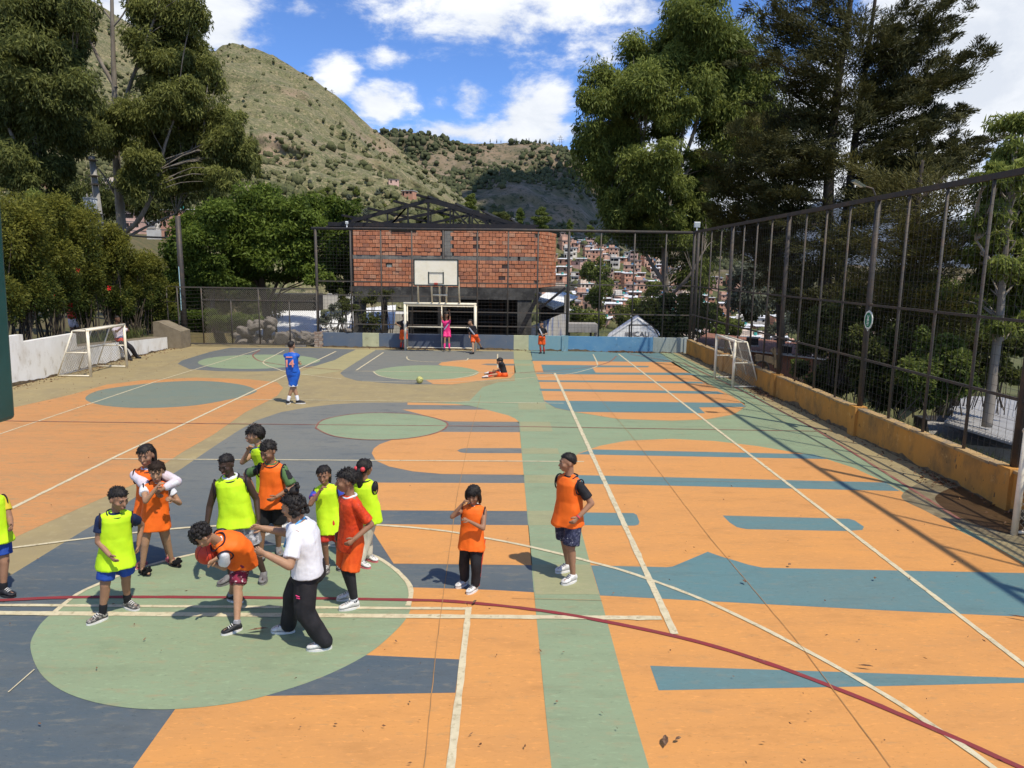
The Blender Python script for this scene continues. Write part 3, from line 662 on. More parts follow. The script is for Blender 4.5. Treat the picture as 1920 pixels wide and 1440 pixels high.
# ---- chain link gate
def chain_net(mb, c00, c10, c11, c01, cell, r, waves=0.0):
    c00, c10, c11, c01 = [np.asarray(c, float) for c in (c00, c10, c11, c01)]
    Wd, Hd = np.linalg.norm(c10 - c00), np.linalg.norm(c01 - c00)
    P = lambda s, t: (c00 * (1 - s) + c10 * s) * (1 - t) + (c01 * (1 - s) + c11 * s) * t
    nrm = _n(np.cross(c10 - c00, c01 - c00))
    for sgn in (1, -1):
        k = -Hd
        while k < Wd + Hd:
            a, b = (k, 0.0), (k + sgn * Hd, Hd)
            # clip to the width
            pts = []
            for t in np.linspace(0, 1, 13):
                x = a[0] + (b[0] - a[0]) * t
                if -1e-6 <= x <= Wd + 1e-6: pts.append((x / Wd, t))
            if len(pts) > 1:
                p0, p1 = pts[0], pts[-1]
                m_ = [P(*p0), P(*p1)] if not waves else [P(p0[0] + (p1[0] - p0[0]) * f, p0[1] + (p1[1] - p0[1]) * f) + nrm * waves * math.sin(f * 9 + k * 3) * math.sin(math.pi * f) for f in np.linspace(0, 1, 5)]
                mb.tube(m_, r, 3, cap=False)
            k += cell
g0, g1 = G(350, 650), G(604, 651.5)
GU = _n(g1 - g0); GL = np.linalg.norm(g1 - g0)
GT = thing('chain_link_gate', (g0 + g1) / 2 + np.array((0, .15, 0)), 'chain link gate on a dark tube frame in front of the rubble pile', 'gate')
gp = lambda s, z: g0 + GU * s + np.array((0, .15, z))
gs = lambda px: (at(px, 640, 32.5)[0] - g0[0]) / GU[0]
for px, z1 in ((350, 2.62), (393, 2.60), (445, 2.05), (495, 2.58), (550, 2.03), (600, 2.55)):
    post(GT, gp(gs(px), 0), .12, z1, .06, 'fence_thin')
for z, a in ((2.60, 348), (2.06, 393), (.13, 350)):
    mb = MB(); mb.bar(gp(gs(a), z), gp(gs(603), z - .02), .055); mb.build('rail', MATS['fence_thin'], GT)
mb = MB(); chain_net(mb, gp(gs(393), .14), gp(gs(601), .14), gp(gs(601), 2.56), gp(gs(393), 2.56), .085, .0038); tag(mb.build('wire_mesh', MATS['net_wire'], GT), kind='stuff')
mb = MB()
for z in np.arange(.4, 2.5, .16): mb.tube([gp(gs(351), z), gp(gs(372), z - .03), gp(gs(392), z)], .006, 3)
tag(mb.build('strand_wire', MATS['wire'], GT), kind='stuff')
mb = MB(); mb.box(gp(gs(560), .04) + np.array((0, .0, 0)), (.9, .25, .08)); o = mb.build('concrete_slab', MATS['grey_concrete']); tag(o, 'flat concrete slab lying under the gate beside the brick pier', 'slab')
# left continuation of the fence, beyond the pole
LFN = thing('wire_fence', (-18, 33, .5), 'thin wire fence half hidden by the hedge left of the dark pole', 'fence')
for px in (288, 318): p = at(px, 640, 33.0); post(LFN, p, .3, 2.6, .06, 'fence_thin')
for z in (2.6, 1.9, 1.05): mb = MB(); mb.bar((at(270, 600, 33)[0], 33, z), (at(336, 600, 33)[0], 33, z), .035); mb.build('rail', MATS['fence_thin'], LFN)

# ---- rubble pile
mat('rock_grey', (.15, .125, .10), .95, (.22, .195, .165), 2.5, .35, .65, worn=((.10, .08, .06), 3, .55, .7), bump=.6, bscale=8)
rg = np.random.default_rng(3)
def rock_mesh(seed):
    rg = np.random.default_rng(seed); bm = bmesh.new(); bmesh.ops.create_icosphere(bm, subdivisions=2, radius=1)
    for k in range(7):
        d = _n(rg.normal(size=3)); c = rg.uniform(.45, .85)
        for v in bm.verts:
            t = v.co.dot(Vector(d)) - c
            if t > 0: v.co -= Vector(d) * t * .93
    me = bpy.data.meshes.new('rock'); bm.to_mesh(me); bm.free(); me.materials.append(MATS['rock_grey']); return me
RM = [rock_mesh(i) for i in range(6)]
for i in range(64):
    px = rg.uniform(445, 602); hh = .95 * math.exp(-((px - 500) / 60) ** 2) + .25
    p = at(px, 640, 33.6 + rg.uniform(0, 1.6)); z = rg.uniform(0, 1) ** 1.3 * hh
    o = bpy.data.objects.new('rock', RM[i % 6]); COL.objects.link(o); s = rg.uniform(.16, .40) * (1.0 if i % 5 else 1.5)
    o.location = (p[0], p[1], z - .1); o.scale = (s, s * rg.uniform(.6, 1), s * rg.uniform(.45, .8)); o.rotation_euler = (rg.uniform(-.5, .5), rg.uniform(-.5, .5), rg.uniform(0, 6))
    tag(o, 'grey broken rock lying in the rubble pile behind the gate', 'rock', 'rocks in the rubble pile')
p = wp(wall_s(651, 620), .3, ZW)
o = bpy.data.objects.new('rock', RM[1]); COL.objects.link(o); o.location = (p[0], p[1] - .2, p[2] + .08); o.scale = (.20, .16, .13); tag(o, 'pale rock resting on top of the slate painted wall', 'rock')

# ================================================================== GOALS
def goal_parts(root, front, m='white_paint'):
    for nm, a, b, w in front:
        mb = MB(); mb.tube([a, b], w / 2, 8); mb.build(nm, MATS[m], root, True)
gl, gr = wall_s(765), wall_s(893)
def cg(s, n, z): return wp(s, n, z)
CGo = thing('football_goal', wp((gl + gr) / 2, -.62), 'white steel goal standing against the slate wall under the backboard', 'goal')
n0, n1 = -.62, -.08
fr = []
for s in (gl, gr): fr += [('post', cg(s, n0, 0), cg(s, n0, 2.06), .11), ('side_bar', cg(s, n0, .05), cg(s, n1, .05), .05), ('rear_post', cg(s, n1, .05), cg(s, n1, 1.95), .05), ('side_bar', cg(s, n0, 2.0), cg(s, n1, 1.95), .05)]
fr += [('crossbar', cg(gl - .055, n0, 2.03), cg(gr + .055, n0, 2.03), .12), ('rear_bar', cg(gl, n1, .07), cg(gr, n1, .07), .05), ('rear_bar', cg(gl, n1, .98), cg(gr, n1, .98), .05), ('rear_bar', cg(gl, n1, 1.9), cg(gr, n1, 1.9), .045), ('rear_post', cg((gl + gr) / 2, n1, .05), cg((gl + gr) / 2, n1, 1.95), .05)]
goal_parts(CGo, fr)
yb = 29.9
bc = at(817.5, 511, yb)
BBo = thing('basketball_backboard', wp((gl + gr) / 2, -.62, 2.06), 'cream basketball backboard with a black target square above the goal', 'backboard')
mat('board_cream', (.86, .80, .63), .6, (.80, .73, .54), 3, .4, .7, worn=((.45, .38, .26), 6, .64, .8))
mat('board_trim', (.035, .05, .045), .6)
bw, bh = 1.80, 1.04
bu = np.array((math.cos(.008), math.sin(.008), -.010)); bn = np.array((0, -1., 0))
mb = MB(); mb.box(bc, (bw, .04, bh), 0); mb.build('board', MATS['board_cream'], BBo)
for a, b in (((-bw / 2, -bh / 2), (bw / 2, -bh / 2)), ((-bw / 2, bh / 2), (bw / 2, bh / 2)), ((-bw / 2, -bh / 2), (-bw / 2, bh / 2)), ((bw / 2, -bh / 2), (bw / 2, bh / 2))):
    mb = MB(); mb.bar(bc + np.array((a[0], -.005, a[1])), bc + np.array((b[0], -.005, b[1])), .06, .05); mb.build('board_edge', MATS['board_trim'], BBo)
for a, b in (((-.30, -.44), (.30, -.44)), ((-.30, .0), (.30, .0)), ((-.30, -.465), (-.30, .025)), ((.30, -.465), (.30, .025))):
    mb = MB(); mb.bar(bc + np.array((a[0], -.024, a[1])), bc + np.array((b[0], -.024, b[1])), .05, .012); mb.build('target_stripe', MATS['board_trim'], BBo)
mat('rim_red', (.38, .055, .035), .5)
mb = MB(); mb.box(bc + np.array((0, -.06, -.45)), (.14, .10, .07)); mb.build('rim_bracket', MATS['rim_red'], BBo)
mb = MB(); ang = np.linspace(math.pi * .62, math.pi * 1.1, 7); mb.tube([bc + np.array((.1 * math.cos(a) + .02, -.13 - .06 * math.sin(a), -.47)) for a in ang], .012, 6); mb.build('broken_rim', MATS['rim_red'], BBo)
for xt, xb in ((783, 790), (808, 815), (823, 829), (838, 840.5), (859, 865)):
    s = wall_s(xb); lo = cg(s, n0, 2.08); hi = at(xt, 520, yb + .08); hi2 = at(xt - 1, 500, yb + .04)
    mb = MB(); mb.tube([lo, hi], .036, 8); mb.build('support_bar', MATS['white_paint'], BBo, True)
a, b = at(811, 553, 30.4), at(839, 553.5, 30.4); mb = MB(); mb.tube([a, b], .032, 8); mb.build('cross_tube', MATS['white_paint'], BBo, True)

def small_goal(x0, y0, y1, depth, label, hz=1.5):
    """goal whose mouth faces the court along y; depth is signed in x"""
    root = thing('football_goal', (x0, (y0 + y1) / 2, 0), label, 'goal', 'small side goals')
    xb_, xt_ = x0 + depth, x0 + depth * .45
    f = []
    for y in (y0, y1):
        f += [('post', (x0, y, 0), (x0, y, hz), .09), ('top_bar', (x0, y, hz - .02), (xt_, y, hz - .03), .045), ('back_stay', (xt_, y, hz - .03), (xb_, y, .04), .045), ('ground_bar', (x0, y, .04), (xb_, y, .04), .045), ('brace', (x0, y, .78), (xt_ + (xb_ - xt_) * .5, y, .78), .045)]
    f += [('crossbar', (x0, y0 - .04, hz), (x0, y1 + .04, hz), .09), ('rear_bar', (xb_, y0, .04), (xb_, y1, .04), .045), ('rear_bar', (xt_, y0, hz - .03), (xt_, y1, hz - .03), .045), ('rear_bar', (xt_ + (xb_ - xt_) * .5, y0, .78), (xt_ + (xb_ - xt_) * .5, y1, .78), .04)]
    ym = (y0 + y1) / 2; f += [('back_stay', (xt_, ym, hz - .03), (xb_, ym, .04), .04)]
    goal_parts(root, [(nm, np.array(a), np.array(b), w) for nm, a, b, w in f])
    mb = MB(); A = np.array
    chain_net(mb, (xb_, y0, .05), (xb_, y1, .05), (xt_, y1, hz - .03), (xt_, y0, hz - .03), .10, .0042, .012)
    chain_net(mb, (x0, y0, .05), (xb_, y0, .05), (xt_, y0, hz - .04), (x0, y0, hz - .04), .10, .0042, .01)
    chain_net(mb, (x0, y1, .05), (xb_, y1, .05), (xt_, y1, hz - .04), (x0, y1, hz - .04), .10, .0042, .01)
    chain_net(mb, (x0, y0, hz - .02), (x0, y1, hz - .02), (xt_, y1, hz - .02), (xt_, y0, hz - .02), .10, .0042)
    tag(mb.build('netting', MATS['net_wire'], root), kind='stuff')
pa, pb_ = G(172, 707), G(237, 689)
small_goal((pa[0] + pb_[0]) / 2, pa[1], pb_[1], -1.05, 'rusty white small goal with wire netting beside the white wall')
pa, pb_ = G(1374, 727), G(1339, 709)
small_goal((pa[0] + pb_[0]) / 2, pa[1], pb_[1], .82, 'white small goal leaning by the orange wall below the corner floodlight', 1.46)
pa = G(1901, 1003)
small_goal(pa[0], pa[1] - 2.1, pa[1], .72, 'white small goal next to the wet brown stain', 1.5)

# ---- floodlights
mat('lamp_white', (.78, .78, .74), .45); mat('lamp_glass', (.62, .66, .62), .2)
def floodlight(p, w, h, label, yaw=0.0, tilt=0.2):
    r = thing('floodlight', p, label, 'floodlight'); p = np.asarray(p, float)
    mb = MB(); mb.tube([p, p + (0, 0, .16)], .03, 6); mb.build('bracket', MATS['lamp_white'], r)
    Rm = np.array(Matrix.Rotation(yaw, 3, 'Z') @ Matrix.Rotation(tilt, 3, 'X'))
    mb = MB(); mb.box(p + (0, 0, .16 + h / 2), (w, .12, h), R=Rm); mb.build('housing', MATS['lamp_white'], r)
    mb = MB(); mb.box(p + (0, 0, .16 + h / 2) + Rm @ np.array((0, -.066, 0)), (w * .85, .012, h * .8), R=Rm); mb.build('glass', MATS['lamp_glass'], r)
floodlight(wp(WL + .1, .09, ZT + .05), .24, .22, 'white square floodlight on the fence corner')
floodlight(wp(wall_s(655), .09, ZT + .05), .11, .10, 'tiny white lamp on the fence top above the brick building')
r = thing('floodlight', (XW + .09, 15.9, ZT + .07), 'flat greenish floodlight on a short arm atop the side fence', 'floodlight')
mb = MB(); mb.tube([(XW + .09, 15.9, ZT + .06), (XW + .02, 15.9, ZT + .2), (XW - .20, 15.9, ZT + .26)], .018, 6); mb.build('arm', MATS['fence_thin'], r)
mat('lamp_green', (.10, .11, .075), .5)
Rm = np.array(Matrix.Rotation(.5, 3, 'Y')); mb = MB(); mb.box((XW - .30, 15.9, ZT + .30), (.27, .17, .04), R=Rm); mb.build('housing', MATS['lamp_green'], r)
mb = MB(); mb.box(np.array((XW - .30, 15.9, ZT + .30)) + Rm @ np.array((-.01, 0, -.024)), (.22, .13, .012), R=Rm); mb.build('glass', MATS['lamp_glass'], r)

# ---- green sign on the side fence
sy = 16.05; sc = atx(1628, 600, XW + .03)
SG = thing('sign', sc, 'green and white round sign hung on the wire fence near a thick post', 'sign')
mat('sign_white', (.72, .74, .66), .6); mat('sign_green', (.02, .17, .085), .6)
def disc(mb, c, r, n, t, prof=None, x=0):
    a = np.arange(n) * 2 * math.pi / n + math.pi / n
    ring_ = np.array([(x, math.cos(q) * r, math.sin(q) * r * 1.12) for q in a]); v = np.concatenate([ring_ + c, ring_ + c + (t, 0, 0)])
    mb.add(v, [tuple(range(n - 1, -1, -1)), tuple(range(n, 2 * n))] + [(i, (i + 1) % n, n + (i + 1) % n, n + i) for i in range(n)])
mb = MB(); disc(mb, sc, .185, 10, .012); mb.build('plate', MATS['sign_white'], SG)
mb = MB(); disc(mb, sc + (-.004, 0, 0), .145, 16, .003); mb.build('green_field', MATS['sign_green'], SG)
mb = MB()
for dy, dz, w, h in ((.0, .045, .05, .05), (-.03, .085, .02, .04), (.03, .085, .02, .04), (0, .0, .09, .035), (0, -.045, .10, .018), (0, -.08, .10, .018), (0, -.112, .06, .014)):
    mb.box(sc + (-.007, dy, dz), (.003, w, h))
mb.build('emblem', MATS['sign_white'], SG)
mb = MB(); mb.add([sc + (0, -.05, -.19), sc + (0, .05, -.19), sc + (0, 0, -.24), sc + (.012, -.05, -.19), sc + (.012, .05, -.19), sc + (.012, 0, -.24)], [(0, 1, 2), (5, 4, 3), (0, 2, 5, 3), (2, 1, 4, 5), (1, 0, 3, 4)]); mb.build('plate_tip', MATS['sign_white'], SG)

# ---- dark green steel panel hanging at the near left edge
mat('panel_green', (.012, .058, .048), .35, (.02, .08, .07), 3, .4, .6, worn=((.10, .055, .03), 8, .64, .72), spec=.5)
mat('panel_rust', (.10, .045, .03), .7, (.04, .03, .025), 9, .4, .6)
Yp = 3.0
q0, q1 = at(33, 806, Yp), at(1, 330, Yp); q2 = q1 + (q1 - q0) * 1.2
PN = thing('steel_panel', (q0[0], Yp, q0[2]), 'dark green steel box panel hanging at the edge of the court', 'panel')
mb = MB(); up = _n(q2 - q0)
side = np.array((-1., 0, 0))
pts = [q0 + side * .055 + up * .05, q2 + side * .055]
mb.bar(pts[0] - (0, .08, 0), pts[1] - (0, .08, 0), .11, .16, up=(0, 1, 0)); o = mb.build('edge_post', MATS['panel_green'], PN)
bv = o.modifiers.new('bevel', 'BEVEL'); bv.width = .02; bv.segments = 3
mb = MB(); mb.bar(q0 + side * .125 + up * .06 - (0, .08, 0), q2 + side * .125 - (0, .08, 0), .028, .12, up=(0, 1, 0)); mb.build('rust_strip', MATS['panel_rust'], PN)
mb = MB(); mb.bar(q0 + side * .40 + up * .10 - (0, .08, 0), q2 + side * .40 - (0, .08, 0), .52, .05, up=(0, 1, 0)); mb.build('sheet', MATS['panel_green'], PN)
mb = MB(); mb.bar(q0 + side * .11 + up * .06 - (0, .08, 0), q0 + side * .66 + up * .06 - (0, .08, 0), .12, .11, up=(0, 0, 1)); o = mb.build('bottom_rail', MATS['panel_green'], PN)
mb = MB(); mb.tube([(q0[0] - .74, Yp - .08, 0), (q0[0] - .74, Yp - .08, 7.5)], .08, 10); mb.build('mast', MATS['panel_green'], PN, True)

# ================================================================== BURNT BRICK BUILDING
BX0, BX1, BY = at(663, 480, 38)[0], at(1004, 480, 38)[0], 38.0
zb0, zb1 = 2.56, 5.58
BB = thing('brick_building', ((BX0 + BX1) / 2, BY, -1.5), 'burnt out brick building with a bare steel roof frame behind the fence', 'building')
mat('mortar', (.27, .22, .17), .95, (.20, .16, .12), 3, .35, .65, bump=.3)
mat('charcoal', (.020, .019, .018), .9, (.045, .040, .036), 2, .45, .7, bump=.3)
mat('char_steel', (.022, .021, .022), .55, (.045, .035, .03), 4, .5, .7, metallic=.2)
mat('sooty_concrete', (.10, .095, .085), .95, (.045, .043, .04), 1.6, .4, .6, worn=((.22, .20, .16), 3, .58, .75), bump=.3)
bcols = [(.64, .245, .12), (.58, .215, .105), (.68, .285, .15), (.54, .205, .105), (.62, .31, .18), (.46, .19, .11)]
for i, c in enumerate(bcols): mat('fired_brick_%d' % i, c, .9, tuple(x * .8 for x in c), 3, .35, .65, worn=((.30, .23, .17), 5, .63, .75), bump=.25, bscale=18)
def brick_mesh(w, h, d, m):
    b = MB(); b.box((0, 0, 0), (w, d, h)); me = b.mesh('brick'); me.materials.append(MATS[m]); return me
BRK = {}
def brick_of(w, i):
    k = (round(w, 2), i)
    if k not in BRK: BRK[k] = brick_mesh(w - .024, .174, .10, 'fired_brick_%d' % i)
    return BRK[k]
stuffb = MB(); nb = 0
SE = at(1040, 480, 42.4); SU = _n(np.array((SE[0] - BX1, 4.4, 0))); SLN = np.hypot(SE[0] - BX1, 4.4)
def lay(origin, u, length, parts_ok, seed, z0=zb0, z1=zb1, skip=None):
    global nb
    rg = np.random.default_rng(seed); rz = rz_of(u); rows = int((z1 - z0) / .2)
    for r in range(rows):
        z = z0 + .1 + r * .2; s = 0 if r % 2 else -.17
        while s < length - .02:
            w = .335; a, b = max(s, 0), min(s + w, length); s += w
            if b - a < .08: continue
            c = (a + b) / 2
            if skip and skip(c, z): continue
            ci = int(rg.choice(6, p=[.27, .2, .22, .12, .11, .08])); off = rg.uniform(-.035, .006)
            p = origin + u * c + np.array((u[1], -u[0], 0)) * (.05 - off * 0 - .0 + off) + np.array((0, 0, z + rg.uniform(-.004, .004)))
            if parts_ok and nb < 300 and b - a > .3:
                o = bpy.data.objects.new('brick', brick_of(.335, ci)); COL.objects.link(o); o.parent = BB
                o.location = Vector(p) - BB.location; o.rotation_euler = (0, 0, rz + rg.uniform(-.02, .02)); nb += 1
            else: stuffb.box(p, (b - a - .024, .10, .174), rz, mi=ci)
O0 = np.array((BX0, BY, 0)); UX = np.array((1., 0, 0))
holes = [at(892, 446, BY), at(892, 462, BY), at(944, 502, BY), at(944, 520, BY), at(730, 500, BY), at(730, 517, BY)]
X_ = lambda px: at(px, 480, BY)[0]
def skip_front(c, z):
    x = BX0 + c
    if abs(z - 4.06) < .05: return True
    if z > 4.0 and X_(829) < x < X_(849): return True
    if X_(972) < x < X_(975.5): return True
    if z > 5.35 and X_(735) < x < X_(782): return True
    return any(abs(x - h[0]) < .15 and abs(z - h[2]) < .11 for h in holes)
# rows that show first: take the unobstructed ones
lay(O0, UX, BX1 - BX0, True, 1, skip=skip_front)
shole = [(.35, z) for z in (2.9, 3.5, 4.1, 4.7, 5.2)] + [(2.4, 5.2), (2.4, 4.7)]
lay(np.array((BX1, BY, 0)), SU, SLN, False, 2, skip=lambda c, z: any(abs(c - a) < .22 and abs(z - b) < .14 for a, b in shole))
o = stuffb.build('brick', [MATS['fired_brick_%d' % i] for i in range(6)], BB); tag(o, kind='stuff')
mb = MB(); mb.box(((BX0 + BX1) / 2, BY + .13, (zb0 + zb1) / 2), (BX1 - BX0, .14, zb1 - zb0)); mb.build('mortar_wall', MATS['mortar'], BB)
mb = MB(); nS = np.array((SU[1], -SU[0], 0)); mb.box(np.array((BX1, BY, 0)) + SU * SLN / 2 - nS * .10 + np.array((0, 0, (zb0 + zb1) / 2)), (SLN, .12, zb1 - zb0), rz_of(SU)); mb.build('mortar_wall', MATS['mortar'], BB)
def bpart(nm, c, d, m, rz=0): mb = MB(); mb.box(c, d, rz); return mb.build(nm, MATS[m], BB)
bpart('concrete_beam', ((BX0 + X_(969)) / 2, BY + .0, 4.06), (X_(972) - BX0, .13, .215), 'grey_concrete')
bpart('concrete_beam', ((X_(975.5) + BX1) / 2, BY + .0, 4.06), (BX1 - X_(975.5), .13, .21), 'grey_concrete')
bpart('concrete_column', ((X_(834) + X_(848)) / 2, BY - .005, 4.87), (X_(848) - X_(834), .15, 1.4), 'grey_concrete')
bpart('steel_column', ((X_(829) + X_(834)) / 2, BY - .015, 4.75), (.13, .13, 1.65), 'char_steel')
bpart('steel_column', (X_(973.5), BY + .02, 4.07), (.10, .12, 3.0), 'charcoal')
bpart('burnt_plank', (X_(758), BY - .05, 5.42), (X_(782) - X_(735), .16, .09), 'charcoal')
for h in holes[4:]: bpart('vent_plug', (h[0], BY - .0, h[2]), (.24, .10, .2), 'wall_pale')
for px in (744, 763): bpart('rebar', (X_(px), BY - .08, 4.42), (.03, .03, .42), 'char_steel')
bpart('rebar', ((X_(744) + X_(763)) / 2, BY - .08, 4.28), (X_(763) - X_(744), .03, .03), 'char_steel')
bpart('steel_column', (BX0 - .11, BY, 4.1), (.16, .2, 3.0), 'char_steel')
# floor slab and open ground storey
bpart('floor_slab', ((BX0 + BX1) / 2, BY + 5, 2.42), (BX1 - BX0 + .4, 10.4, .24), 'sooty_concrete')
bpart('floor_slab', (BX1 + .95, BY + 3.4, 2.43), (2.1, 4.8, .22), 'sooty_concrete', -.27)
bpart('edge_beam', ((BX0 + X_(860)) / 2, BY - .08, 2.02), (X_(860) - BX0, .25, .55), 'sooty_concrete')
bpart('edge_beam', ((X_(862) + BX1) / 2, BY - .08, 2.12), (BX1 - X_(862), .24, .36), 'sooty_concrete')
for px, w in ((672, .62), (718, .2), (829, .45), (985, .95)): bpart('column', (X_(px), BY + (.05 if w > .3 else .4), .2), (w if w < .9 else .75, .4, 4.2), 'sooty_concrete' if w > .5 else 'charcoal')
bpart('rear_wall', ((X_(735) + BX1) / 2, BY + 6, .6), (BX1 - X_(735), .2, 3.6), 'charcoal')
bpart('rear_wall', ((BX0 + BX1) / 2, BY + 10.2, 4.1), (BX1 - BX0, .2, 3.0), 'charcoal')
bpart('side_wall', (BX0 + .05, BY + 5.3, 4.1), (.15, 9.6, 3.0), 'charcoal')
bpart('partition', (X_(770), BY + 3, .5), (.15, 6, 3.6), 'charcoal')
mb = MB(); mb.bar((X_(975), BY - .3, .2), (X_(1012), BY - .3, 2.3), .26, .2); mb.build('diagonal_brace', MATS['char_steel'], BB)
for z, a, b in ((1.95, 895, 1000), (1.1, 893, 985), (1.75, 880, 950), (.7, 850, 950), (1.35, 850, 945)): bpart('scaffold_rail', ((X_(a) + X_(b)) / 2, BY + .9, z), (X_(b) - X_(a), .07, .08), 'char_steel')
mat('ember_wood', (.11, .055, .03), .9, (.035, .025, .02), 3, .4, .6)
for k in range(9): bpart('burnt_plank', (X_(905 + k * 12), BY + 4 + (k % 3) * .4, .7), (.18, .06, 2.4), 'ember_wood' if k % 2 else 'charcoal')
mb = MB(); mb.bar(at(1060, 540, 38.6), at(1012, 578, 38.6), .12); mb.build('loose_pole', MATS['char_steel'], BB)
# roof trusses
def truss(Y, xl, xr, xp, zl, zp, nweb, nm='roof_truss', w=.14):
    mb = MB(); L_, R2, Pk = np.array((xl, Y, zl)), np.array((xr, Y, zl)), np.array((xp, Y, zp))
    mb.bar(L_, Pk, w, w * 1.3); mb.bar(R2, Pk + (0, .002, 0), w, w * 1.3); mb.bar(L_ + (0, .004, .03), R2 + (0, .004, .03), w * .9, w * .9); mb.bar(Pk, (xp, Y, zl), w * .8)
    for i in range(1, nweb):
        for s in (0, 1):
            E = L_ if s == 0 else R2; t = i / nweb; T1 = E + (Pk - E) * t; x = T1[0]
            mb.bar(T1, (x, Y, zl), w * .55)
            t2 = (i - 1) / nweb; T2 = E + (Pk - E) * t2
            mb.bar((T2[0], Y, zl), T1, w * .55) if i % 2 == 0 or s else mb.bar((x, Y, zl), E + (Pk - E) * min((i + 1) / nweb, 1), w * .55)
    mb.build(nm, MATS['char_steel'], BB)
zE = at(700, 428, BY + .5)[2]
truss(BY + .5, at(612, 425, BY + .5)[0], at(1008, 428, BY + .5)[0], at(803, 374, BY + .5)[0], zE, at(803, 376, BY + .5)[2], 5)
truss(BY + 4.2, at(640, 425, BY + 4.2)[0], at(1006, 428, BY + 4.2)[0], at(850, 390, BY + 4.2)[0], zE - .05, at(850, 391, BY + 4.2)[2], 5, w=.12)
truss(BY + 8, at(700, 425, BY + 8)[0], at(1000, 428, BY + 8)[0], at(880, 398, BY + 8)[0], zE - .08, at(880, 403, BY + 8)[2], 4, w=.11)
for i, t in enumerate(np.linspace(0, 1, 5)):
    a0 = np.array(at(1008, 428, BY + .4)); p0 = np.array(at(803, 373, BY + .4)); a = p0 + (a0 - p0) * t + (0, 0, .12)
    b0 = np.array(at(1000, 428, BY + 9)); q_ = np.array(at(880, 402, BY + 9)); b = q_ + (b0 - q_) * t + (0, 0, .1)
    mb = MB(); mb.bar(a, b, .11); mb.build('purlin', MATS['char_steel'], BB)
for i, t in enumerate((.25, .5, .75, .97)):
    a0 = np.array(at(612, 425, BY + .4)); p0 = np.array(at(803, 373, BY + .4)); a = a0 + (p0 - a0) * t + (0, 0, .12)
    mb = MB(); mb.bar(a + (-.35, -.6, .06), a + (2.6, 5, -.35), .11); mb.build('purlin', MATS['char_steel'], BB)
bpart('eave_beam', ((X_(615) + X_(1004)) / 2, BY + .28, zb1 + .14), (X_(1004) - X_(615), .2, .2), 'char_steel')

# ================================================================== NEAR HOUSES
mat('tin_white', (.82, .82, .81), .5, (.72, .71, .68), 2, .4, .7, worn=((.36, .30, .24), 3, .62, .8), stretch=(1, .3, 1))
mat('tin_grey', (.34, .33, .31), .5, (.26, .24, .22), 2, .4, .7, worn=((.22, .14, .09), 3, .60, .8), stretch=(1, .3, 1))
mat('plaster_white', (.62, .60, .55), .9, (.50, .47, .42), 2, .4, .7)
mat('plaster_grey', (.34, .32, .29), .9, (.25, .23, .20), 2, .4, .7)
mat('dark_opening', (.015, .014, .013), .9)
def sheet_roof(root, corners, m, th=.06, ribs=0):
    c = np.array(corners, float); n = _n(np.cross(c[1] - c[0], c[3] - c[0])); n = n if n[2] > 0 else -n
    mb = MB(); mb.add(np.concatenate([c, c - n * th]), [(0, 1, 2, 3), (7, 6, 5, 4), (0, 4, 5, 1), (1, 5, 6, 2), (2, 6, 7, 3), (3, 7, 4, 0)]); mb.build('roof', MATS[m], root)
    if ribs:
        mb = MB()
        for k in range(ribs + 1):
            t = k / ribs; mb.bar(c[0] + (c[1] - c[0]) * t + n * .012, c[3] + (c[2] - c[3]) * t + n * .012, .05, .03)
        o = mb.build('roof_corrugation', MATS[m], root); o['kind'] = 'stuff'
H1 = thing('house', at(555, 640, 44), 'white house with pale tin roof seen through the gate above the rubble', 'house')
sheet_roof(H1, [at(490, 627, 41.5), at(603, 630, 41.5), at(600, 583, 47), at(506, 583, 47)], 'tin_white', ribs=24)
c0, c1 = at(530, 640, 42), at(602, 640, 42)
mb = MB(); mb.box(((c0[0] + c1[0]) / 2 - 1, 44.2, -1.6), (c1[0] - c0[0] + 2.2, 4, 2.6)); mb.build('wall', MATS['plaster_white'], H1)
for a, b in ((553, 558), (561, 574), (583, 590)):
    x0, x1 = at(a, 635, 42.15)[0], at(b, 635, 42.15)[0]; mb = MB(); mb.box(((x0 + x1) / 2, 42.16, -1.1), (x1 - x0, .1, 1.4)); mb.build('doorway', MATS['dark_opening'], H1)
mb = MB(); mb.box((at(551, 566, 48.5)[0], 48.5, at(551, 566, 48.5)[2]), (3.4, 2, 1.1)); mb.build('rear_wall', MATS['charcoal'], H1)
H2 = thing('house', at(690, 600, 52), 'white walled house glimpsed under the burnt brick building', 'house')
a, b = at(605, 553, 50), at(655, 553, 50); mb = MB(); mb.box(((a[0] + b[0]) / 2, 51, at(600, 566, 50)[2]), (b[0] - a[0], 2, 1.0)); mb.build('upper_wall', MATS['plaster_white'], H2)
a, b = at(605, 553, 50), at(775, 553, 50); mb = MB(); mb.box(((a[0] + b[0]) / 2, 54, -2.2), (b[0] - a[0], 4, 4.8)); mb.build('wall', MATS['plaster_white'], H2)
sheet_roof(H2, [at(600, 616, 47), at(738, 616, 47), at(742, 572, 52), at(612, 585, 52)], 'tin_white', ribs=26)
H3 = thing('house', at(1040, 610, 44), 'house with bright white tin roof and paint streaked wall beside the brick building', 'house')
sheet_roof(H3, [at(1004, 563, 42.5), at(1039, 578, 41), at(1084, 556, 48), at(1036, 541, 50)], 'tin_white', .1, 12)
mat('mural_streak', (.50, .47, .42), .9, (.06, .12, .32), 3.2, .54, .60, worn=[((.42, .18, .10), 3.5, .62, .66), ((.62, .60, .55), 2.5, .55, .65)], stretch=(1.6, 1, .10))
a, b = at(990, 632, 40), at(1060, 632, 41); zt0, zt1 = at(990, 614, 40)[2], at(1060, 586, 41)[2]
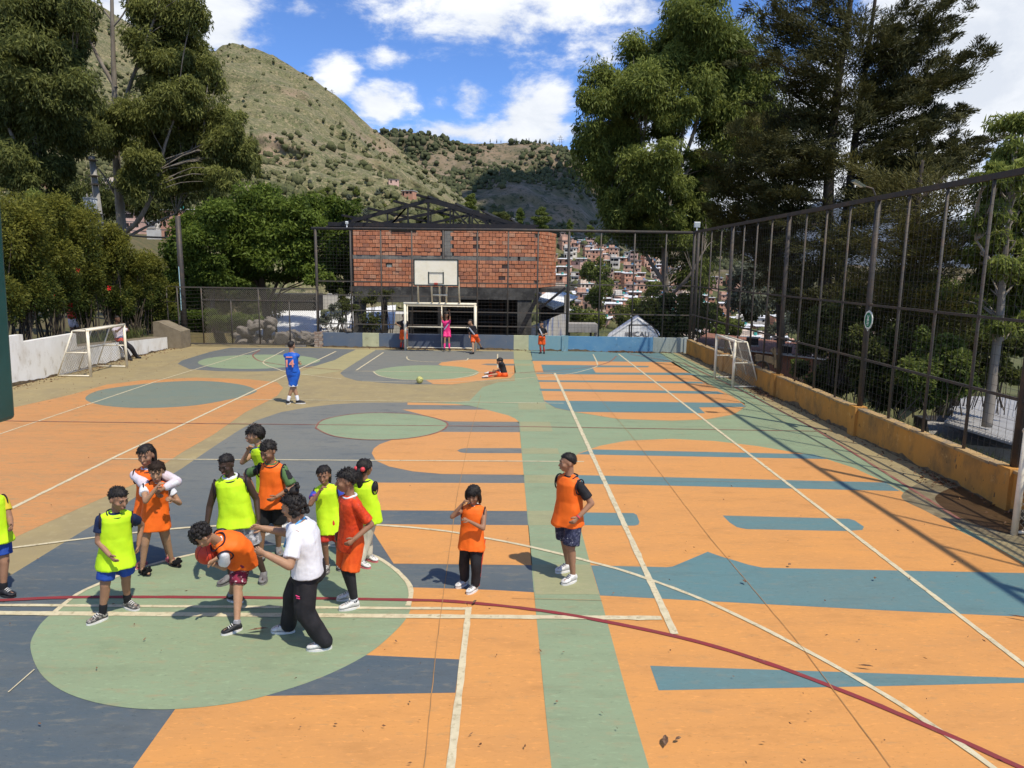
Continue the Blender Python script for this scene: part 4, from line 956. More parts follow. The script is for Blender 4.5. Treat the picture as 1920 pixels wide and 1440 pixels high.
mb = MB(); v = [(a[0], 40, -2), (b[0], 41, -2), (b[0], 41, zt1), (a[0], 40, zt0)]; v = np.array(v); v2 = v + (.0, .2, 0)
mb.add(np.concatenate([v, v2]), [(0, 1, 2, 3), (7, 6, 5, 4), (0, 4, 5, 1), (1, 5, 6, 2), (2, 6, 7, 3), (3, 7, 4, 0)]); mb.build('mural_wall', MATS['mural_streak'], H3)
a = at(1062, 605, 41.2); mb = MB(); mb.box((a[0], 41.2, -.2), (.3, .3, 4.6)); mb.build('corner_post', MATS['plaster_grey'], H3)
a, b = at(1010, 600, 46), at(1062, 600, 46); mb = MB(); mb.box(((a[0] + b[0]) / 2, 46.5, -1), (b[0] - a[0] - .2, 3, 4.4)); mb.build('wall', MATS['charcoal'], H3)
SH = thing('shed', at(1095, 632, 37), 'grey flat roofed shelter just behind the blue wall', 'shed')
a, b = at(1065, 607, 37), at(1121, 609, 37); mb = MB(); mb.box(((a[0] + b[0]) / 2, 37.6, a[2] - .22), (b[0] - a[0], 1.4, .42)); mb.build('roof', MATS['plaster_grey'], SH)
for px in (1067, 1108, 1119):
    x = at(px, 620, 37)[0]; mb = MB(); mb.box((x, 37.1, -.2), (.09 if px != 1119 else .22, .15, 1.6)); mb.build('post', MATS['plaster_grey' if px == 1119 else 'charcoal'], SH)
# white gable
TY = 35.2
KI = thing('kiosk', at(1190, 632, TY), 'white gabled kiosk with lettering peeking over the blue wall', 'kiosk')
mat('gable_white', (.88, .87, .83), .7, (.82, .80, .75), 2, .4, .7)
ap, l0, r0 = at(1195, 598, TY), at(1140, 635, TY), at(1234, 628, TY)
mb = MB(); dv_ = _n(ap * (1, 1, 0)) * 3.0; pr = np.array([ap, l0, l0 + (0, 0, -1.2), r0 + (0, 0, -1.4), r0]); n = len(pr); bk = pr + dv_
mb.add(np.concatenate([pr, bk]), [tuple(range(n)), tuple(range(2 * n - 1, n - 1, -1))] + [(i, n + i, n + (i + 1) % n, (i + 1) % n) for i in range(n)]); mb.build('gable_wall', MATS['gable_white'], KI)
for e in (l0, r0):
    d = _n(e - ap); mb = MB(); c = np.array([ap + (0, -.03, .012), e + d * .1 + (0, -.03, .012), e + d * .1 + dv_ + (0, 0, .012), ap + dv_ + (0, 0, .012)])
    mb.add(np.concatenate([c, c + (0, 0, .05)]), [(0, 1, 2, 3), (7, 6, 5, 4), (0, 4, 5, 1), (1, 5, 6, 2), (2, 6, 7, 3), (3, 7, 4, 0)]); mb.build('roof', MATS['tin_white'], KI)
def text_mesh(name, s, size, M, m, parent, ext=.003, bold=0.0):
    c = bpy.data.curves.new(name, 'FONT'); c.body = s; c.size = size; c.extrude = ext; c.align_x = 'CENTER'; c.align_y = 'CENTER'; c.offset = bold
    t = bpy.data.objects.new(name, c); COL.objects.link(t)
    me = bpy.data.meshes.new_from_object(t.evaluated_get(bpy.context.evaluated_depsgraph_get())); bpy.data.objects.remove(t)
    me.transform(Matrix(M)); return link(name, me, MATS[m], parent)
mat('ink', (.05, .05, .06), .8); mat('ink_faded', (.28, .27, .27), .8)
FX = Matrix.Rotation(math.pi / 2, 4, 'X')
p = at(1204, 627, TY - .02); text_mesh('lettering', 'CALI', .36, Matrix.Translation(Vector(p)) @ FX, 'ink', KI)
mb = MB(); rg = np.random.default_rng(2)
for k in range(7):
    p = at(1173 + k * 2.9, 626, TY - .02); mb.box(p, (.045, .012, .2 + rg.uniform(-.05, .03))); 
    if k % 2: mb.box(p + (.02, .004, rg.uniform(-.06, .06)), (.06, .012, .04))
mb.build('faded_lettering', MATS['ink_faded'], KI)
FRm = thing('goal_frame', at(1180, 632, 32.4), 'black tube frame standing in front of the white gable', 'frame')
for a, b in (((1180, 634), (1180, 609.5)), ((1180, 609.5), (1222, 609.5)), ((1222, 609.5), (1234, 627))):
    mb = MB(); mb.bar(at(*a, 32.6), at(*b, 32.6), .055); mb.build('tube', MATS['char_steel'], FRm)
# brick house beyond the side fence
BH = thing('brick_house', at(1400, 690, 39), 'long low red brick house with grey roof behind the side fence', 'house')
mat('house_brick', (.30, .135, .085), .95, (.24, .11, .07), 2, .35, .65, worn=((.38, .28, .2), 4, .62, .75), bump=.3)
a, b = at(1296, 660, 38.5), at(1525, 660, 33); mb = MB()
v = np.array([(a[0], a[1], -6), (b[0], b[1], -6), (b[0], b[1], -.35), (a[0], a[1], -.25)]); v2 = v + (2.5, 6, 0)
mb.add(np.concatenate([v, v2]), [(0, 1, 2, 3), (7, 6, 5, 4), (0, 4, 5, 1), (1, 5, 6, 2), (2, 6, 7, 3), (3, 7, 4, 0)]); mb.build('wall', MATS['house_brick'], BH)
sheet_roof(BH, [a * (1, 1, 0) + (-.5, -.7, -.22), b * (1, 1, 0) + (.4, -.7, -.32), b * (1, 1, 0) + (2.9, 6.5, -1.1), a * (1, 1, 0) + (2, 6.5, -1.0)], 'tin_grey', ribs=30)
for px, py in ((1478, 655), (1418, 640)):
    t = (px - 1296) / (1525 - 1296); p = a + (b - a) * t; p[2] = at(px, py, p[1])[2]
    f = MB(); f.box(p, (.5, .3, .36), rz_of(b - a)); fo = f.build('window', MATS['dark_opening'], BH)
    for dz in (-.2, .2): f = MB(); f.box(p + (0, -.1, dz), (.62, .2, .06), rz_of(b - a)); f.build('window_sill', MATS['plaster_grey'], fo, local=False)
CT = thing('handcart', at(1432, 690, 30.5), 'old wooden handcart frame standing before the brick house', 'cart')
mat('old_wood', (.13, .095, .055), .9, (.08, .06, .04), 4, .4, .6)
ca = lambda x, y, Y=30.5: at(x, y, Y)
for q, r_ in (((1416, 666), (1452, 672)), ((1416, 676), (1454, 682)), ((1416, 666), (1416, 690)), ((1436, 669), (1436, 690)), ((1452, 652), (1453, 690)), ((1446, 655), (1453, 664))):
    mb = MB(); mb.bar(ca(*q), ca(*r_), .10, .12); mb.build('beam', MATS['old_wood'], CT)
for k in range(4): mb = MB(); mb.bar(ca(1416, 667 + k * 2.6, 30.4 - .01 * k), ca(1450, 673 + k * 2.4, 30.4), .04, .09); mb.build('plank', MATS['old_wood'], CT)
mb = MB(); cw = ca(1428, 690, 30.3); mb.tube([cw + (math.cos(q) * .3, 0, math.sin(q) * .3) for q in np.linspace(0, 6.28, 15)], .035, 6); mb.build('wheel', MATS['char_steel'], CT)
# shed roof down the slope by the near goal
S2 = thing('shed', at(1850, 820, 19), 'low shed with weathered pale tin roof down the grassy slope', 'shed')
sheet_roof(S2, [at(1772, 792, 17.6), at(1960, 850, 15.2), at(1990, 800, 21), at(1800, 764, 23.5)], 'tin_grey', .05, 26)
mb = MB(); p = at(1860, 800, 19.8); mb.box((p[0] + .2, 19.8, p[2] - 1.4), (3.4, 3.0, 2.2), -.5); mb.build('wall', MATS['plaster_grey'], S2)
S3 = thing('shed', at(1850, 760, 27), 'dark corrugated shed roof beyond the pale tin roof', 'shed')
sheet_roof(S3, [at(1780, 770, 26), at(1960, 790, 24), at(1960, 748, 31), at(1790, 742, 31)], 'tin_grey', .05, 22)
mb = MB(); p = at(1860, 780, 28); mb.box((p[0], 28, p[2] - 1.2), (4.5, 3, 1.8)); mb.build('wall', MATS['charcoal'], S3)

# ---- utility pole with transformer
UP = thing('utility_pole', at(200, 560, 41), 'leaning pale concrete utility pole carrying a grey transformer', 'utility pole')
mat('pole_concrete', (.36, .34, .31), .9, (.28, .26, .23), 3, .4, .6); mat('transformer_grey', (.52, .54, .54), .45, (.44, .45, .44), 5, .4, .7)
u0, u1 = at(204, 560, 41), at(172, 293, 41)
mb = MB(); mb.tube([u0, (u0 + u1) / 2, u1], [.24, .20, .15], 12); mb.build('shaft', MATS['pole_concrete'], UP, True)
t0, t1 = at(171.5, 404, 40.7), at(169, 373, 40.7)
mb = MB(); mb.tube([t0, t0 + (t1 - t0) * .04, t1 - (t1 - t0) * .04, t1], [.30, .33, .33, .30], 18); tr = mb.build('transformer', MATS['transformer_grey'], UP, True)
mb = MB(); mb.tube([t1, t1 + _n(t1 - t0) * .06], .36, 18); mb.build('transformer_lid', MATS['transformer_grey'], UP)
for dx in (-.14, .1): mb = MB(); mb.tube([t1 + (dx, 0, .05), t1 + (dx - .02, 0, .17), t1 + (dx - .03, 0, .28)], [.06, .05, .03], 8); mb.build('bushing', MATS['pole_concrete'], UP)
for y_, dx in ((300, 12), (330, 10), (346, 10), (402, 14), (420, 16)): 
    c = at(172 + (y_ - 293) * .12, y_, 40.75); mb = MB(); mb.box(c, (.42, .42, .06)); mb.build('pole_band', MATS['fence_thin'], UP)
mb = MB(); mb.bar(at(150, 404, 40.6), at(163, 407, 40.6), .05); mb.bar(at(163, 407, 40.6), at(205, 440, 40.7), .07); mb.build('lamp_arm', MATS['lamp_white'], UP)
mat('cable', (.03, .03, .03), .8)
def cable(a, b, sag, lab, r=.018):
    a, b = np.asarray(a), np.asarray(b); mb = MB(); mb.tube([a + (b - a) * t - (0, 0, sag * 4 * t * (1 - t)) for t in np.linspace(0, 1, 14)], r, 4); o = mb.build('cable', MATS['cable']); tag(o, lab, 'cable')
cable(at(175, 328, 40.9), at(-120, 380, 30), .5, 'thin dark cable running from the leaning pole toward the hedge', .012)
cable(at(196, 434, 41), at(345, 445, 38), .12, 'dark cable bundle running from the pole past the gum tree', .05)
cable(at(180, 345, 41), at(420, 340, 60), .8, 'thin cable crossing behind the gum tree trunk', .012)
o = MB(); p = at(289, 440, 40); o.box(p, (.75, .1, .5)); tag(o.build('signboard', MATS['plaster_white']), 'small pale board hanging from the cable bundle', 'board')

# ================================================================== THE BRICK NEIGHBOURHOOD ON THE SLOPE
hc = [(.68, .35, .225), (.60, .30, .19), (.74, .43, .30), (.58, .36, .26), (.76, .60, .46), (.80, .73, .62), (.72, .46, .36)]
hn = ['red brick', 'dark brick', 'salmon brick', 'brown brick', 'cream rendered', 'whitewashed', 'pink brick']
for i, c in enumerate(hc): mat('house_wall_%d' % i, c, .95, tuple(x * .82 for x in c), .5, .35, .65, worn=((.45, .37, .30), 1.2, .64, .78))
mat('accent_teal', (.05, .32, .27), .7); mat('accent_blue', (.10, .25, .45), .7); mat('accent_yellow', (.5, .36, .06), .7)
def house_meshes(seed):
    rg = np.random.default_rng(seed); w, d = rg.uniform(4.2, 7.5), rg.uniform(4.5, 7); st = int(rg.choice([1, 2, 2, 3])); h = st * 2.6
    wall, roof, win = MB(), MB(), []
    wall.box((0, 0, h / 2 - 2), (w, d, h + 4))
    if st > 1 and rg.uniform() < .5: wall.box((-w * .2, 0, h + 1.0), (w * .6, d * .9, 2.0))
    for k in range(st): wall.box((0, -.0, k * 2.6 + 2.5), (w + .14, d + .14, .16), mi=1)
    kind = int(rg.integers(0, 3))
    if kind == 0: roof.box((0, 0, h + .12), (w + .7, d + .9, .16), mi=0)
    else:
        t = rg.uniform(.25, .7); X0, Y0 = w / 2 + .5, d / 2 + .5
        v = [(-X0, -Y0, h + .1), (X0, -Y0, h + .1), (X0, Y0, h + .1 + t), (-X0, Y0, h + .1 + t)]; v = np.array(v); roof.add(np.concatenate([v, v + (0, 0, .1)]), [(3, 2, 1, 0), (4, 5, 6, 7), (0, 1, 5, 4), (1, 2, 6, 5), (2, 3, 7, 6), (3, 0, 4, 7)])
    if rg.uniform() < .4: roof.tube([(w * .25, d * .1, h + .3), (w * .25, d * .1, h + 1.3)], .55, 8, mi=1)
    for k in range(st):
        n = int(rg.integers(2, 4))
        for j in range(n):
            x = (j + .5) / n * w - w / 2 + rg.uniform(-.2, .2); ww, wh = (rg.uniform(.9, 1.4), 1.1) if (k or j) else (1.0, 2.0)
            win.append((x, k * 2.6 + (1.5 if wh < 2 else 1.0), ww, wh))
    return wall, roof, win, (w, d, h)
rg = np.random.default_rng(21)
HV = []
pane = MB(); pane.box((0, 0, 0), (1, .12, 1)); pane_me = pane.mesh('window'); pane_me.materials.append(MATS['dark_opening'])
for i in range(14):
    wl, rf, wn, dim = house_meshes(100 + i); ci = i % 7
    near_wall = wl.mesh('house_wall'); [near_wall.materials.append(MATS[q]) for q in ('house_wall_%d' % ci, 'grey_concrete')]
    rm = 'tin_grey' if i % 3 == 0 else 'tin_white'
    near_roof = rf.mesh('house_roof'); [near_roof.materials.append(MATS[q]) for q in (rm, ['accent_blue', 'accent_teal', 'charcoal'][i % 3])]
    for (x, z, w_, h_) in wn: wl.box((x, -dim[1] / 2 - .02, z), (w_, .12, h_), mi=2)
    for q in range(len(rf.v)): pass
    base = wl.n; wl.v += rf.v; wl.f += [tuple(a + base for a in f) for f in rf.f]; wl.mi += [3 if m_ == 0 else 4 for m_ in rf.mi]; wl.n += rf.n
    far_me = wl.mesh('house'); [far_me.materials.append(MATS[q]) for q in ('house_wall_%d' % ci, 'grey_concrete', 'dark_opening', rm, ['accent_blue', 'accent_teal', 'charcoal'][i % 3])]
    HV.append((near_wall, near_roof, wn, dim, far_me, ci, rm))
def put_house(p, rz, i, group, where, near=False, s=1.0):
    nw, nr, wn, dim, fm, ci, rm = HV[i]
    st = int(round(dim[2] / 2.6)); a_ = 'whitewashed cream brown dark'.split()
    lab = '%s %s storey house with %s roof %s' % (hn[ci], ['one', 'two', 'three'][st - 1], 'white tin' if rm == 'tin_white' else 'grey', where)
    if near:
        o = bpy.data.objects.new('hillside_house', nw); COL.objects.link(o)
        r = bpy.data.objects.new('roof', nr); COL.objects.link(r); r.parent = o
        for (x, z, w_, h_) in wn:
            q = bpy.data.objects.new('window', pane_me); COL.objects.link(q); q.parent = o; q.location = (x, -dim[1] / 2 - .02, z); q.scale = (w_, 1, h_)
    else: o = bpy.data.objects.new('hillside_house', fm); COL.objects.link(o)
    o.location = Vector([float(c) for c in p]); o.rotation_euler = (0, 0, rz); o.scale = (s, s, s)
    return tag(o, lab, 'house', group)
placed = []
HP = np.array([3, 2, 3, 2, 1.2, 1.2, 2.5] * 2); HP /= HP.sum()
def try_place(px, py, sheet, dmin, group, where, near_Y, extra=0.0):
    # nearest vertex of the slope to the photo column/row
    d = ray(px, py); V = sheet.reshape(-1, 3); q = V - np.array((0, 0, H)); q = q / np.linalg.norm(q, axis=1)[:, None]; k = int(np.argmax(q @ _n(d))); p = V[k] + (rg.uniform(-.8, .8), rg.uniform(-.8, .8), extra)
    for o_ in placed:
        if abs(o_[0] - p[0]) < dmin and abs(o_[1] - p[1]) < dmin * 1.1: return False
    placed.append(p); 
    if where == 'ZONE':
        tq = (py - np.interp(px, [1040, 1100, 1250, 1320, 1500, 1920], [441, 455, 496, 521, 562, 640])) / 120
        where = ('high up', 'midway up', 'lower down')[min(int(max(tq, 0) * 3), 2)] + ' ' + ('beside the brick building', 'by the light green trees', 'above the white kiosk', 'near the gum trunk', 'behind the fence corner', 'seen through the side fence', 'behind the conifer trunks', 'beyond the round sign')[int(np.searchsorted([1075, 1135, 1200, 1265, 1330, 1430, 1560], px))]
    put_house(p, rg.uniform(-.45, .35), int(rg.choice(14, p=HP)), group, where, p[1] < near_Y, rg.uniform(.46, .68)); return True
n_h, tries = 0, 0
while n_h < 275 and tries < 9000:
    tries += 1; px = rg.uniform(1028, 1290) if rg.uniform() < .62 else rg.uniform(1290, 1960); topy = np.interp(px, [1040, 1100, 1250, 1320, 1500, 1920], [441, 455, 496, 521, 562, 640])
    lo_ = np.interp(px, [1030, 1100, 1250, 1500, 1950], [575, 600, 640, 690, 790])
    py = topy + 4 + rg.uniform(0, 1) ** 1.25 * (lo_ - topy)
    if rg.uniform() < (px - 1420) / 420: continue
    n_h += try_place(px, py, TOWN, 3.5, 'brick houses crowding the valley slope', 'ZONE', 190)
for px, py in ((735, 346), (748, 356), (757, 364), (768, 370), (742, 351), (775, 374)): try_place(px, py, MTN, 5, 'houses high on the mountainside', 'high above the burnt roof', 0, .5)
for px, py in ((82, 342), (60, 352), (95, 350), (205, 355), (215, 372), (225, 366), (300, 362), (318, 372), (280, 430), (300, 445), (265, 452), (315, 450), (330, 436), (20, 345), (345, 452), (1000, 430), (960, 412)): try_place(px, py, MTN if px < 600 else TOWN, 5, 'houses behind the gum trees', 'behind the tall gum trees', 0, .5)

# ================================================================== TREES AND PLANTS
mat('bark_pale', (.27, .235, .19), .9, (.16, .13, .10), 3, .4, .65, bump=.3, stretch=(1, 1, .25))
mat('bark_dark', (.060, .046, .034), .95, (.10, .08, .06), 4, .45, .7, bump=.5, stretch=(1, 1, .25))
mat('bark_brown', (.10, .078, .055), .95, (.055, .042, .03), 4, .4, .65, bump=.4, stretch=(1, 1, .25))
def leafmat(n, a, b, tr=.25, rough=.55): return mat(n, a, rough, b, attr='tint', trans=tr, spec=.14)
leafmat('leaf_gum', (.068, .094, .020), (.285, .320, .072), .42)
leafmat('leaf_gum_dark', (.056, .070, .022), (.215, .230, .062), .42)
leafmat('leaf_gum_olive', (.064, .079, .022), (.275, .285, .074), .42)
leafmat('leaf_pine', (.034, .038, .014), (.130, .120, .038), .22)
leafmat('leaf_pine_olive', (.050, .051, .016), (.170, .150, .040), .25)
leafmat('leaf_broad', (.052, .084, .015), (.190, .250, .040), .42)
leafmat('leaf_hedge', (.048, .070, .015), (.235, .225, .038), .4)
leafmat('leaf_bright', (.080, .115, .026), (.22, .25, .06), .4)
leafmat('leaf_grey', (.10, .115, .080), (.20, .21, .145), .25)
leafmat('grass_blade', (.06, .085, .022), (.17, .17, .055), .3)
def leaf_mesh(name, C, A, Ls, Wd, tint, rng):
    """diamond leaves: centres C, long axes A"""
    n = len(C); A = A / (np.linalg.norm(A, axis=1)[:, None] + 1e-9)
    Sd = np.cross(A, rng.normal(size=(n, 3))); Sd /= np.linalg.norm(Sd, axis=1)[:, None] + 1e-9
    Ls = np.asarray(Ls)[:, None] if np.ndim(Ls) else Ls; Wd = np.asarray(Wd)[:, None] if np.ndim(Wd) else Wd
    V = np.stack([C + A * Ls / 2, C + Sd * Wd / 2 + A * Ls * .08, C - A * Ls / 2, C - Sd * Wd / 2 + A * Ls * .08], 1).reshape(-1, 3)
    me = quick_mesh(name, V, np.arange(4 * n).reshape(n, 4))
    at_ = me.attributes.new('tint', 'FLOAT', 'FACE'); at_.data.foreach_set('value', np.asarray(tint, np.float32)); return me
class Foliage:
    def __init__(s, seed): s.C, s.A, s.T, s.L, s.rng = [], [], [], [], np.random.default_rng(seed)
    def blob(s, c, rad, L, W, cover=3.0, droop=.6, subs=None, tint=.5, top=.62, sub_r=.54, flat=1.0, out=.5, COVER=2.1):
        """an irregular mass: sub-clumps on the shell of an ellipsoid, each a dome of leaves"""
        rng = s.rng; c, rad = np.asarray(c, float), np.asarray(rad, float)
        area = math.pi * rad[0] * rad[2]; n = int(cover * COVER * area / (L * W * .5)); k = subs or max(6, int(11 * (rad[0] * rad[2]) ** .35))
        D = rng.normal(size=(k, 3)); D /= np.linalg.norm(D, axis=1)[:, None]; D[:, 2] = D[:, 2] * .9 + .12
        Rr = rng.uniform(.35, .95, (k, 1)); SC = c + D * Rr * rad
        per = np.maximum(rng.dirichlet(np.ones(k) * 4) * n, 4).astype(int)
        for i in range(k):
            m = per[i]; sr = rad * sub_r * rng.uniform(.7, 1.35); q = rng.normal(size=(m, 3)); q /= np.linalg.norm(q, axis=1)[:, None] + 1e-9
            r = rng.uniform(0, 1, (m, 1)) ** .45; up = q[:, 2].copy(); pos = SC[i] + q * r * sr * (1, 1, flat)
            s.C.append(pos); s.A.append(q * out + np.array((0, 0, -droop)) + rng.normal(size=(m, 3)) * .45)
            t = tint + rng.uniform(-.16, .16) + top * up * .5 + rng.normal(size=m) * .20; s.T.append(np.clip(t, 0, 1)); s.L.append(np.full(m, 1.0) * rng.uniform(.75, 1.25, m))  # sunlit tops put into the tint: upper leaves of each clump lighter
        return SC
    def tuft(s, c, d, n, ln, wd, L, tint, spread=.55):
        """needle spray along direction d"""
        rng = s.rng; d = _n(d); t = rng.uniform(0, 1, (n, 1)); off = rng.normal(size=(n, 3)) * wd * (1.1 - .55 * t); off[:, 2] *= .42
        s.C.append(np.asarray(c) + d * ln * (t - .35) + off); s.A.append(d * 1.0 + off / wd * spread + np.array((0, 0, .12)) + rng.normal(size=(n, 3)) * .25)
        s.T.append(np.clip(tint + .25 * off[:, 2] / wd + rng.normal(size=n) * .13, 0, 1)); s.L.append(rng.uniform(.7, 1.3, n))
    def build(s, name, L, W, m, parent, kind=None):
        C, A, T, Lm = [np.concatenate(x) for x in (s.C, s.A, s.T, s.L)]
        o = link(name, leaf_mesh(name, C, A, L * Lm, W * (.6 + .4 * Lm), T, s.rng), MATS[m], parent)
        if kind: o['kind'] = kind
        return o
def pxrad(rx, ry, Y, dr=.8): k = Y / F; return (rx * k, (rx + ry) / 2 * k * dr, ry * k)
def limb(mb, pts, r0, r1, n=7, k=4):
    P = catmull(pts, False, k); mb.tube(P, np.linspace(r0, r1, len(P)), n, cap=False)
def auto_branches(mb, trunk, ends, r, rng, sag=.1):
    trunk = np.asarray(trunk)
    for e in ends:
        lower = trunk[trunk[:, 2] < e[2] - .3]; T0 = lower if len(lower) else trunk
        d = np.linalg.norm((T0 - e) * (1, 1, .55), axis=1); b = T0[int(np.argmin(d))]; mid = b + (e - b) * .5 + np.array((0, 0, .12 * np.linalg.norm(e - b))) + rng.normal(size=3) * .12
        limb(mb, [b, mid, e], r * rng.uniform(.7, 1.2), r * .2, 5, 3)

def gum_tree(label, Y, trunk_px, r0, limbs_px, blobs, seed, L=.28, W=.066, m='leaf_gum', cover=3.8, droop=.75, base_tint=.52, cat='tree', name='gum_tree', bark='bark_pale', group=None, br=.035):
    rng = np.random.default_rng(seed); base = at(*trunk_px[0], Y)
    root = thing(name, base, label, cat, group); T = np.array([at(x, y, Y) for x, y in trunk_px]); Tc = catmull(T, False, 6)
    mb = MB(); mb.tube(Tc, np.linspace(r0, r0 * .25, len(Tc)) * (1 + rng.uniform(-.06, .06, len(Tc))), 10)
    TT = [Tc]
    for pts, ra in limbs_px:
        P = np.array([at(p[0], p[1], Y + (p[2] if len(p) > 2 else 0)) for p in pts]); limb(mb, P, ra, ra * .35, 8, 5); TT.append(catmull(P, False, 5))
    fo = Foliage(seed); ends = []
    for b in blobs:
        px, py, rx, ry = b[:4]; dY = b[4] if len(b) > 4 else rng.uniform(-1.6, 1.6); tn = b[5] if len(b) > 5 else base_tint
        c = at(px, py, Y + dY); sc = fo.blob(c, pxrad(rx * 1.02, ry * 1.02, Y + dY), L, W, cover, droop, tint=tn)
        ends.append(c); ends += list(sc[:2])
    auto_branches(mb, np.concatenate(TT), ends, br, rng)
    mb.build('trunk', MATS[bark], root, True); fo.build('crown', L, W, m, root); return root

# ---- big gum tree behind the far right corner
gum_tree('tall broad gum tree with pale forked trunk behind the far fence corner', 46,
    [(1258, 690), (1250, 560), (1246, 500), (1248, 440), (1253, 390), (1262, 340), (1275, 285), (1285, 220)], .25,
    [([(1247, 450), (1234, 405), (1228, 370), (1222, 330), (1205, 280)], .15), ([(1250, 535), (1228, 505), (1205, 468), (1172, 428)], .16), ([(1252, 560), (1290, 520, -1), (1320, 470, -1)], .14), ([(1258, 370), (1290, 320), (1330, 280), (1370, 230)], .12), ([(1262, 345), (1300, 250), (1320, 150), (1315, 60)], .14), ([(1170, 425), (1160, 385), (1140, 330)], .07)],
    [(1302, 28, 52, 48), (1268, 75, 52, 46), (1335, 78, 50, 52), (1300, 120, 52, 45), (1214, 118, 52, 46), (1245, 140, 48, 42), (1398, 88, 38, 48), (1160, 160, 48, 46), (1190, 190, 44, 40), (1118, 205, 36, 42), (1104, 262, 32, 44), (1140, 250, 36, 40), (1118, 322, 38, 42), (1160, 320, 38, 36), (1148, 375, 36, 36), (1185, 270, 36, 34), (1236, 205, 46, 36, 1.5, .6), (1300, 185, 50, 42, -1.5), (1360, 165, 48, 50), (1420, 185, 46, 54), (1455, 230, 36, 46), (1245, 250, 36, 24), (1270, 215, 40, 34, -2, .65), (1205, 345, 34, 26), (1380, 270, 46, 42), (1330, 240, 34, 30), (1240, 310, 30, 18), (1300, 300, 26, 18), (1175, 425, 36, 34, 0, .3), (1215, 410, 34, 36, 1, .25), (1215, 455, 26, 30, 0, .25), (1285, 440, 40, 34, 1, .25), (1310, 400, 40, 30, 0, .3), (1275, 380, 26, 28), (1230, 455, 36, 36, 2, .25), (1290, 500, 40, 28, 1.5, .2), (1290, 95, 66, 60, 1), (1370, 150, 62, 66, 1), (1180, 200, 60, 52, 1), (1130, 290, 46, 60, 1), (1165, 360, 46, 50, 1, .35), (1410, 230, 60, 56, 1.5), (1345, 215, 46, 40, 0, .5), (1215, 165, 50, 44, -2, .5), (1195, 320, 42, 34, -2, .5), (1170, 425, 36, 34, 1.5, .25), (1240, 420, 44, 44, 2.5, .22), (1320, 450, 50, 50, 2.5, .22), (1245, 300, 44, 34, -2.5, .6), (1215, 370, 40, 34, -2, .45), (1265, 345, 34, 26, -2, .5), (1255, 410, 34, 28, -1.5, .4), (1300, 345, 46, 40, 2, .25), (1340, 330, 50, 50, 2.5, .25), (1270, 455, 30, 30, -1.5, .3), (1150, 415, 30, 34, -1, .35), (1300, 520, 40, 26, 1, .25)], 31, L=.31, W=.073)  # low tints put crown shade into the leaf colour of lower, inner blobs
gum_tree('dark rounded bushy tree at the foot of the tall gum tree', 38, [(1262, 680), (1262, 620), (1262, 590)], .16, [], [(1262, 585, 46, 34), (1232, 600, 34, 32), (1292, 600, 36, 32), (1262, 620, 46, 26), (1222, 575, 24, 22), (1300, 570, 26, 24)], 32, .3, .09, 'leaf_gum_dark', 4.2, .7, .3, name='tree', bark='bark_brown')

# ---- conifers behind the side fence
def conifer(label, Y, trunks, branches, seed, m='leaf_pine', L=.19, W=.040, dens=1.0, group=None, tint=.4, spread=1.0):
    """trunks: px polylines with base radius; branches: (trunk index, start px row, tip px, tip dY)"""
    rng = np.random.default_rng(seed); root = thing('pine_tree', at(*trunks[0][0][0], Y), label, 'tree', group)
    mb, fo, TC = MB(), Foliage(seed), []
    for pts, r in trunks:
        T = catmull([at(x, y, Y + (0 if not TC else .8)) for x, y in pts], False, 6); TC.append(T); mb.tube(T, np.linspace(r, r * .22, len(T)), 9)
    for ti, sy, tip, dY, fat in branches:
        T = TC[ti]; zs = at(1500, sy, Y)[2]; b = T[int(np.argmin(np.abs(T[:, 2] - zs)))]; e = at(tip[0], tip[1], Y + dY)
        mid = b + (e - b) * .55 + np.array((0, 0, -.06 * np.linalg.norm(e - b))); P = catmull([b, mid, e], False, 7)
        mb.tube(P, np.linspace(.085, .018, len(P)), 5, cap=False)
        ln = np.linalg.norm(e - b); k = max(5, int(ln * 3.2))
        for t in np.linspace(.22, 1, k):
            p = P[min(int(t * (len(P) - 1)), len(P) - 1)]; d = _n(P[-1] - P[max(len(P) - 4, 0)])
            for q in range(3):
                side = rng.normal(size=3) * (1, 1, .42); dd = _n(d * .9 + side * .75 + np.array((0, 0, .12))); w = fat * (.6 + .5 * math.sin(min(t * 1.15, 1) * math.pi))
                o = rng.normal(size=3) * (.42, .5, .13) * fat * 1.5 * spread
                if q == 0 and rng.uniform() < .3: mb.tube([p, p + o], [.015, .006], 3, cap=False)
                fo.tuft(p + o, dd, int(165 * dens * rng.uniform(.3, 1.6)), w * 1.25, w * .34, L, tint + rng.uniform(-.2, .2))
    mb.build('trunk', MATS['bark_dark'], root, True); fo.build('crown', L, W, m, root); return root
B = lambda ti, sy, x, y, dY=0, f=.85: (ti, sy, (x, y), dY, f)
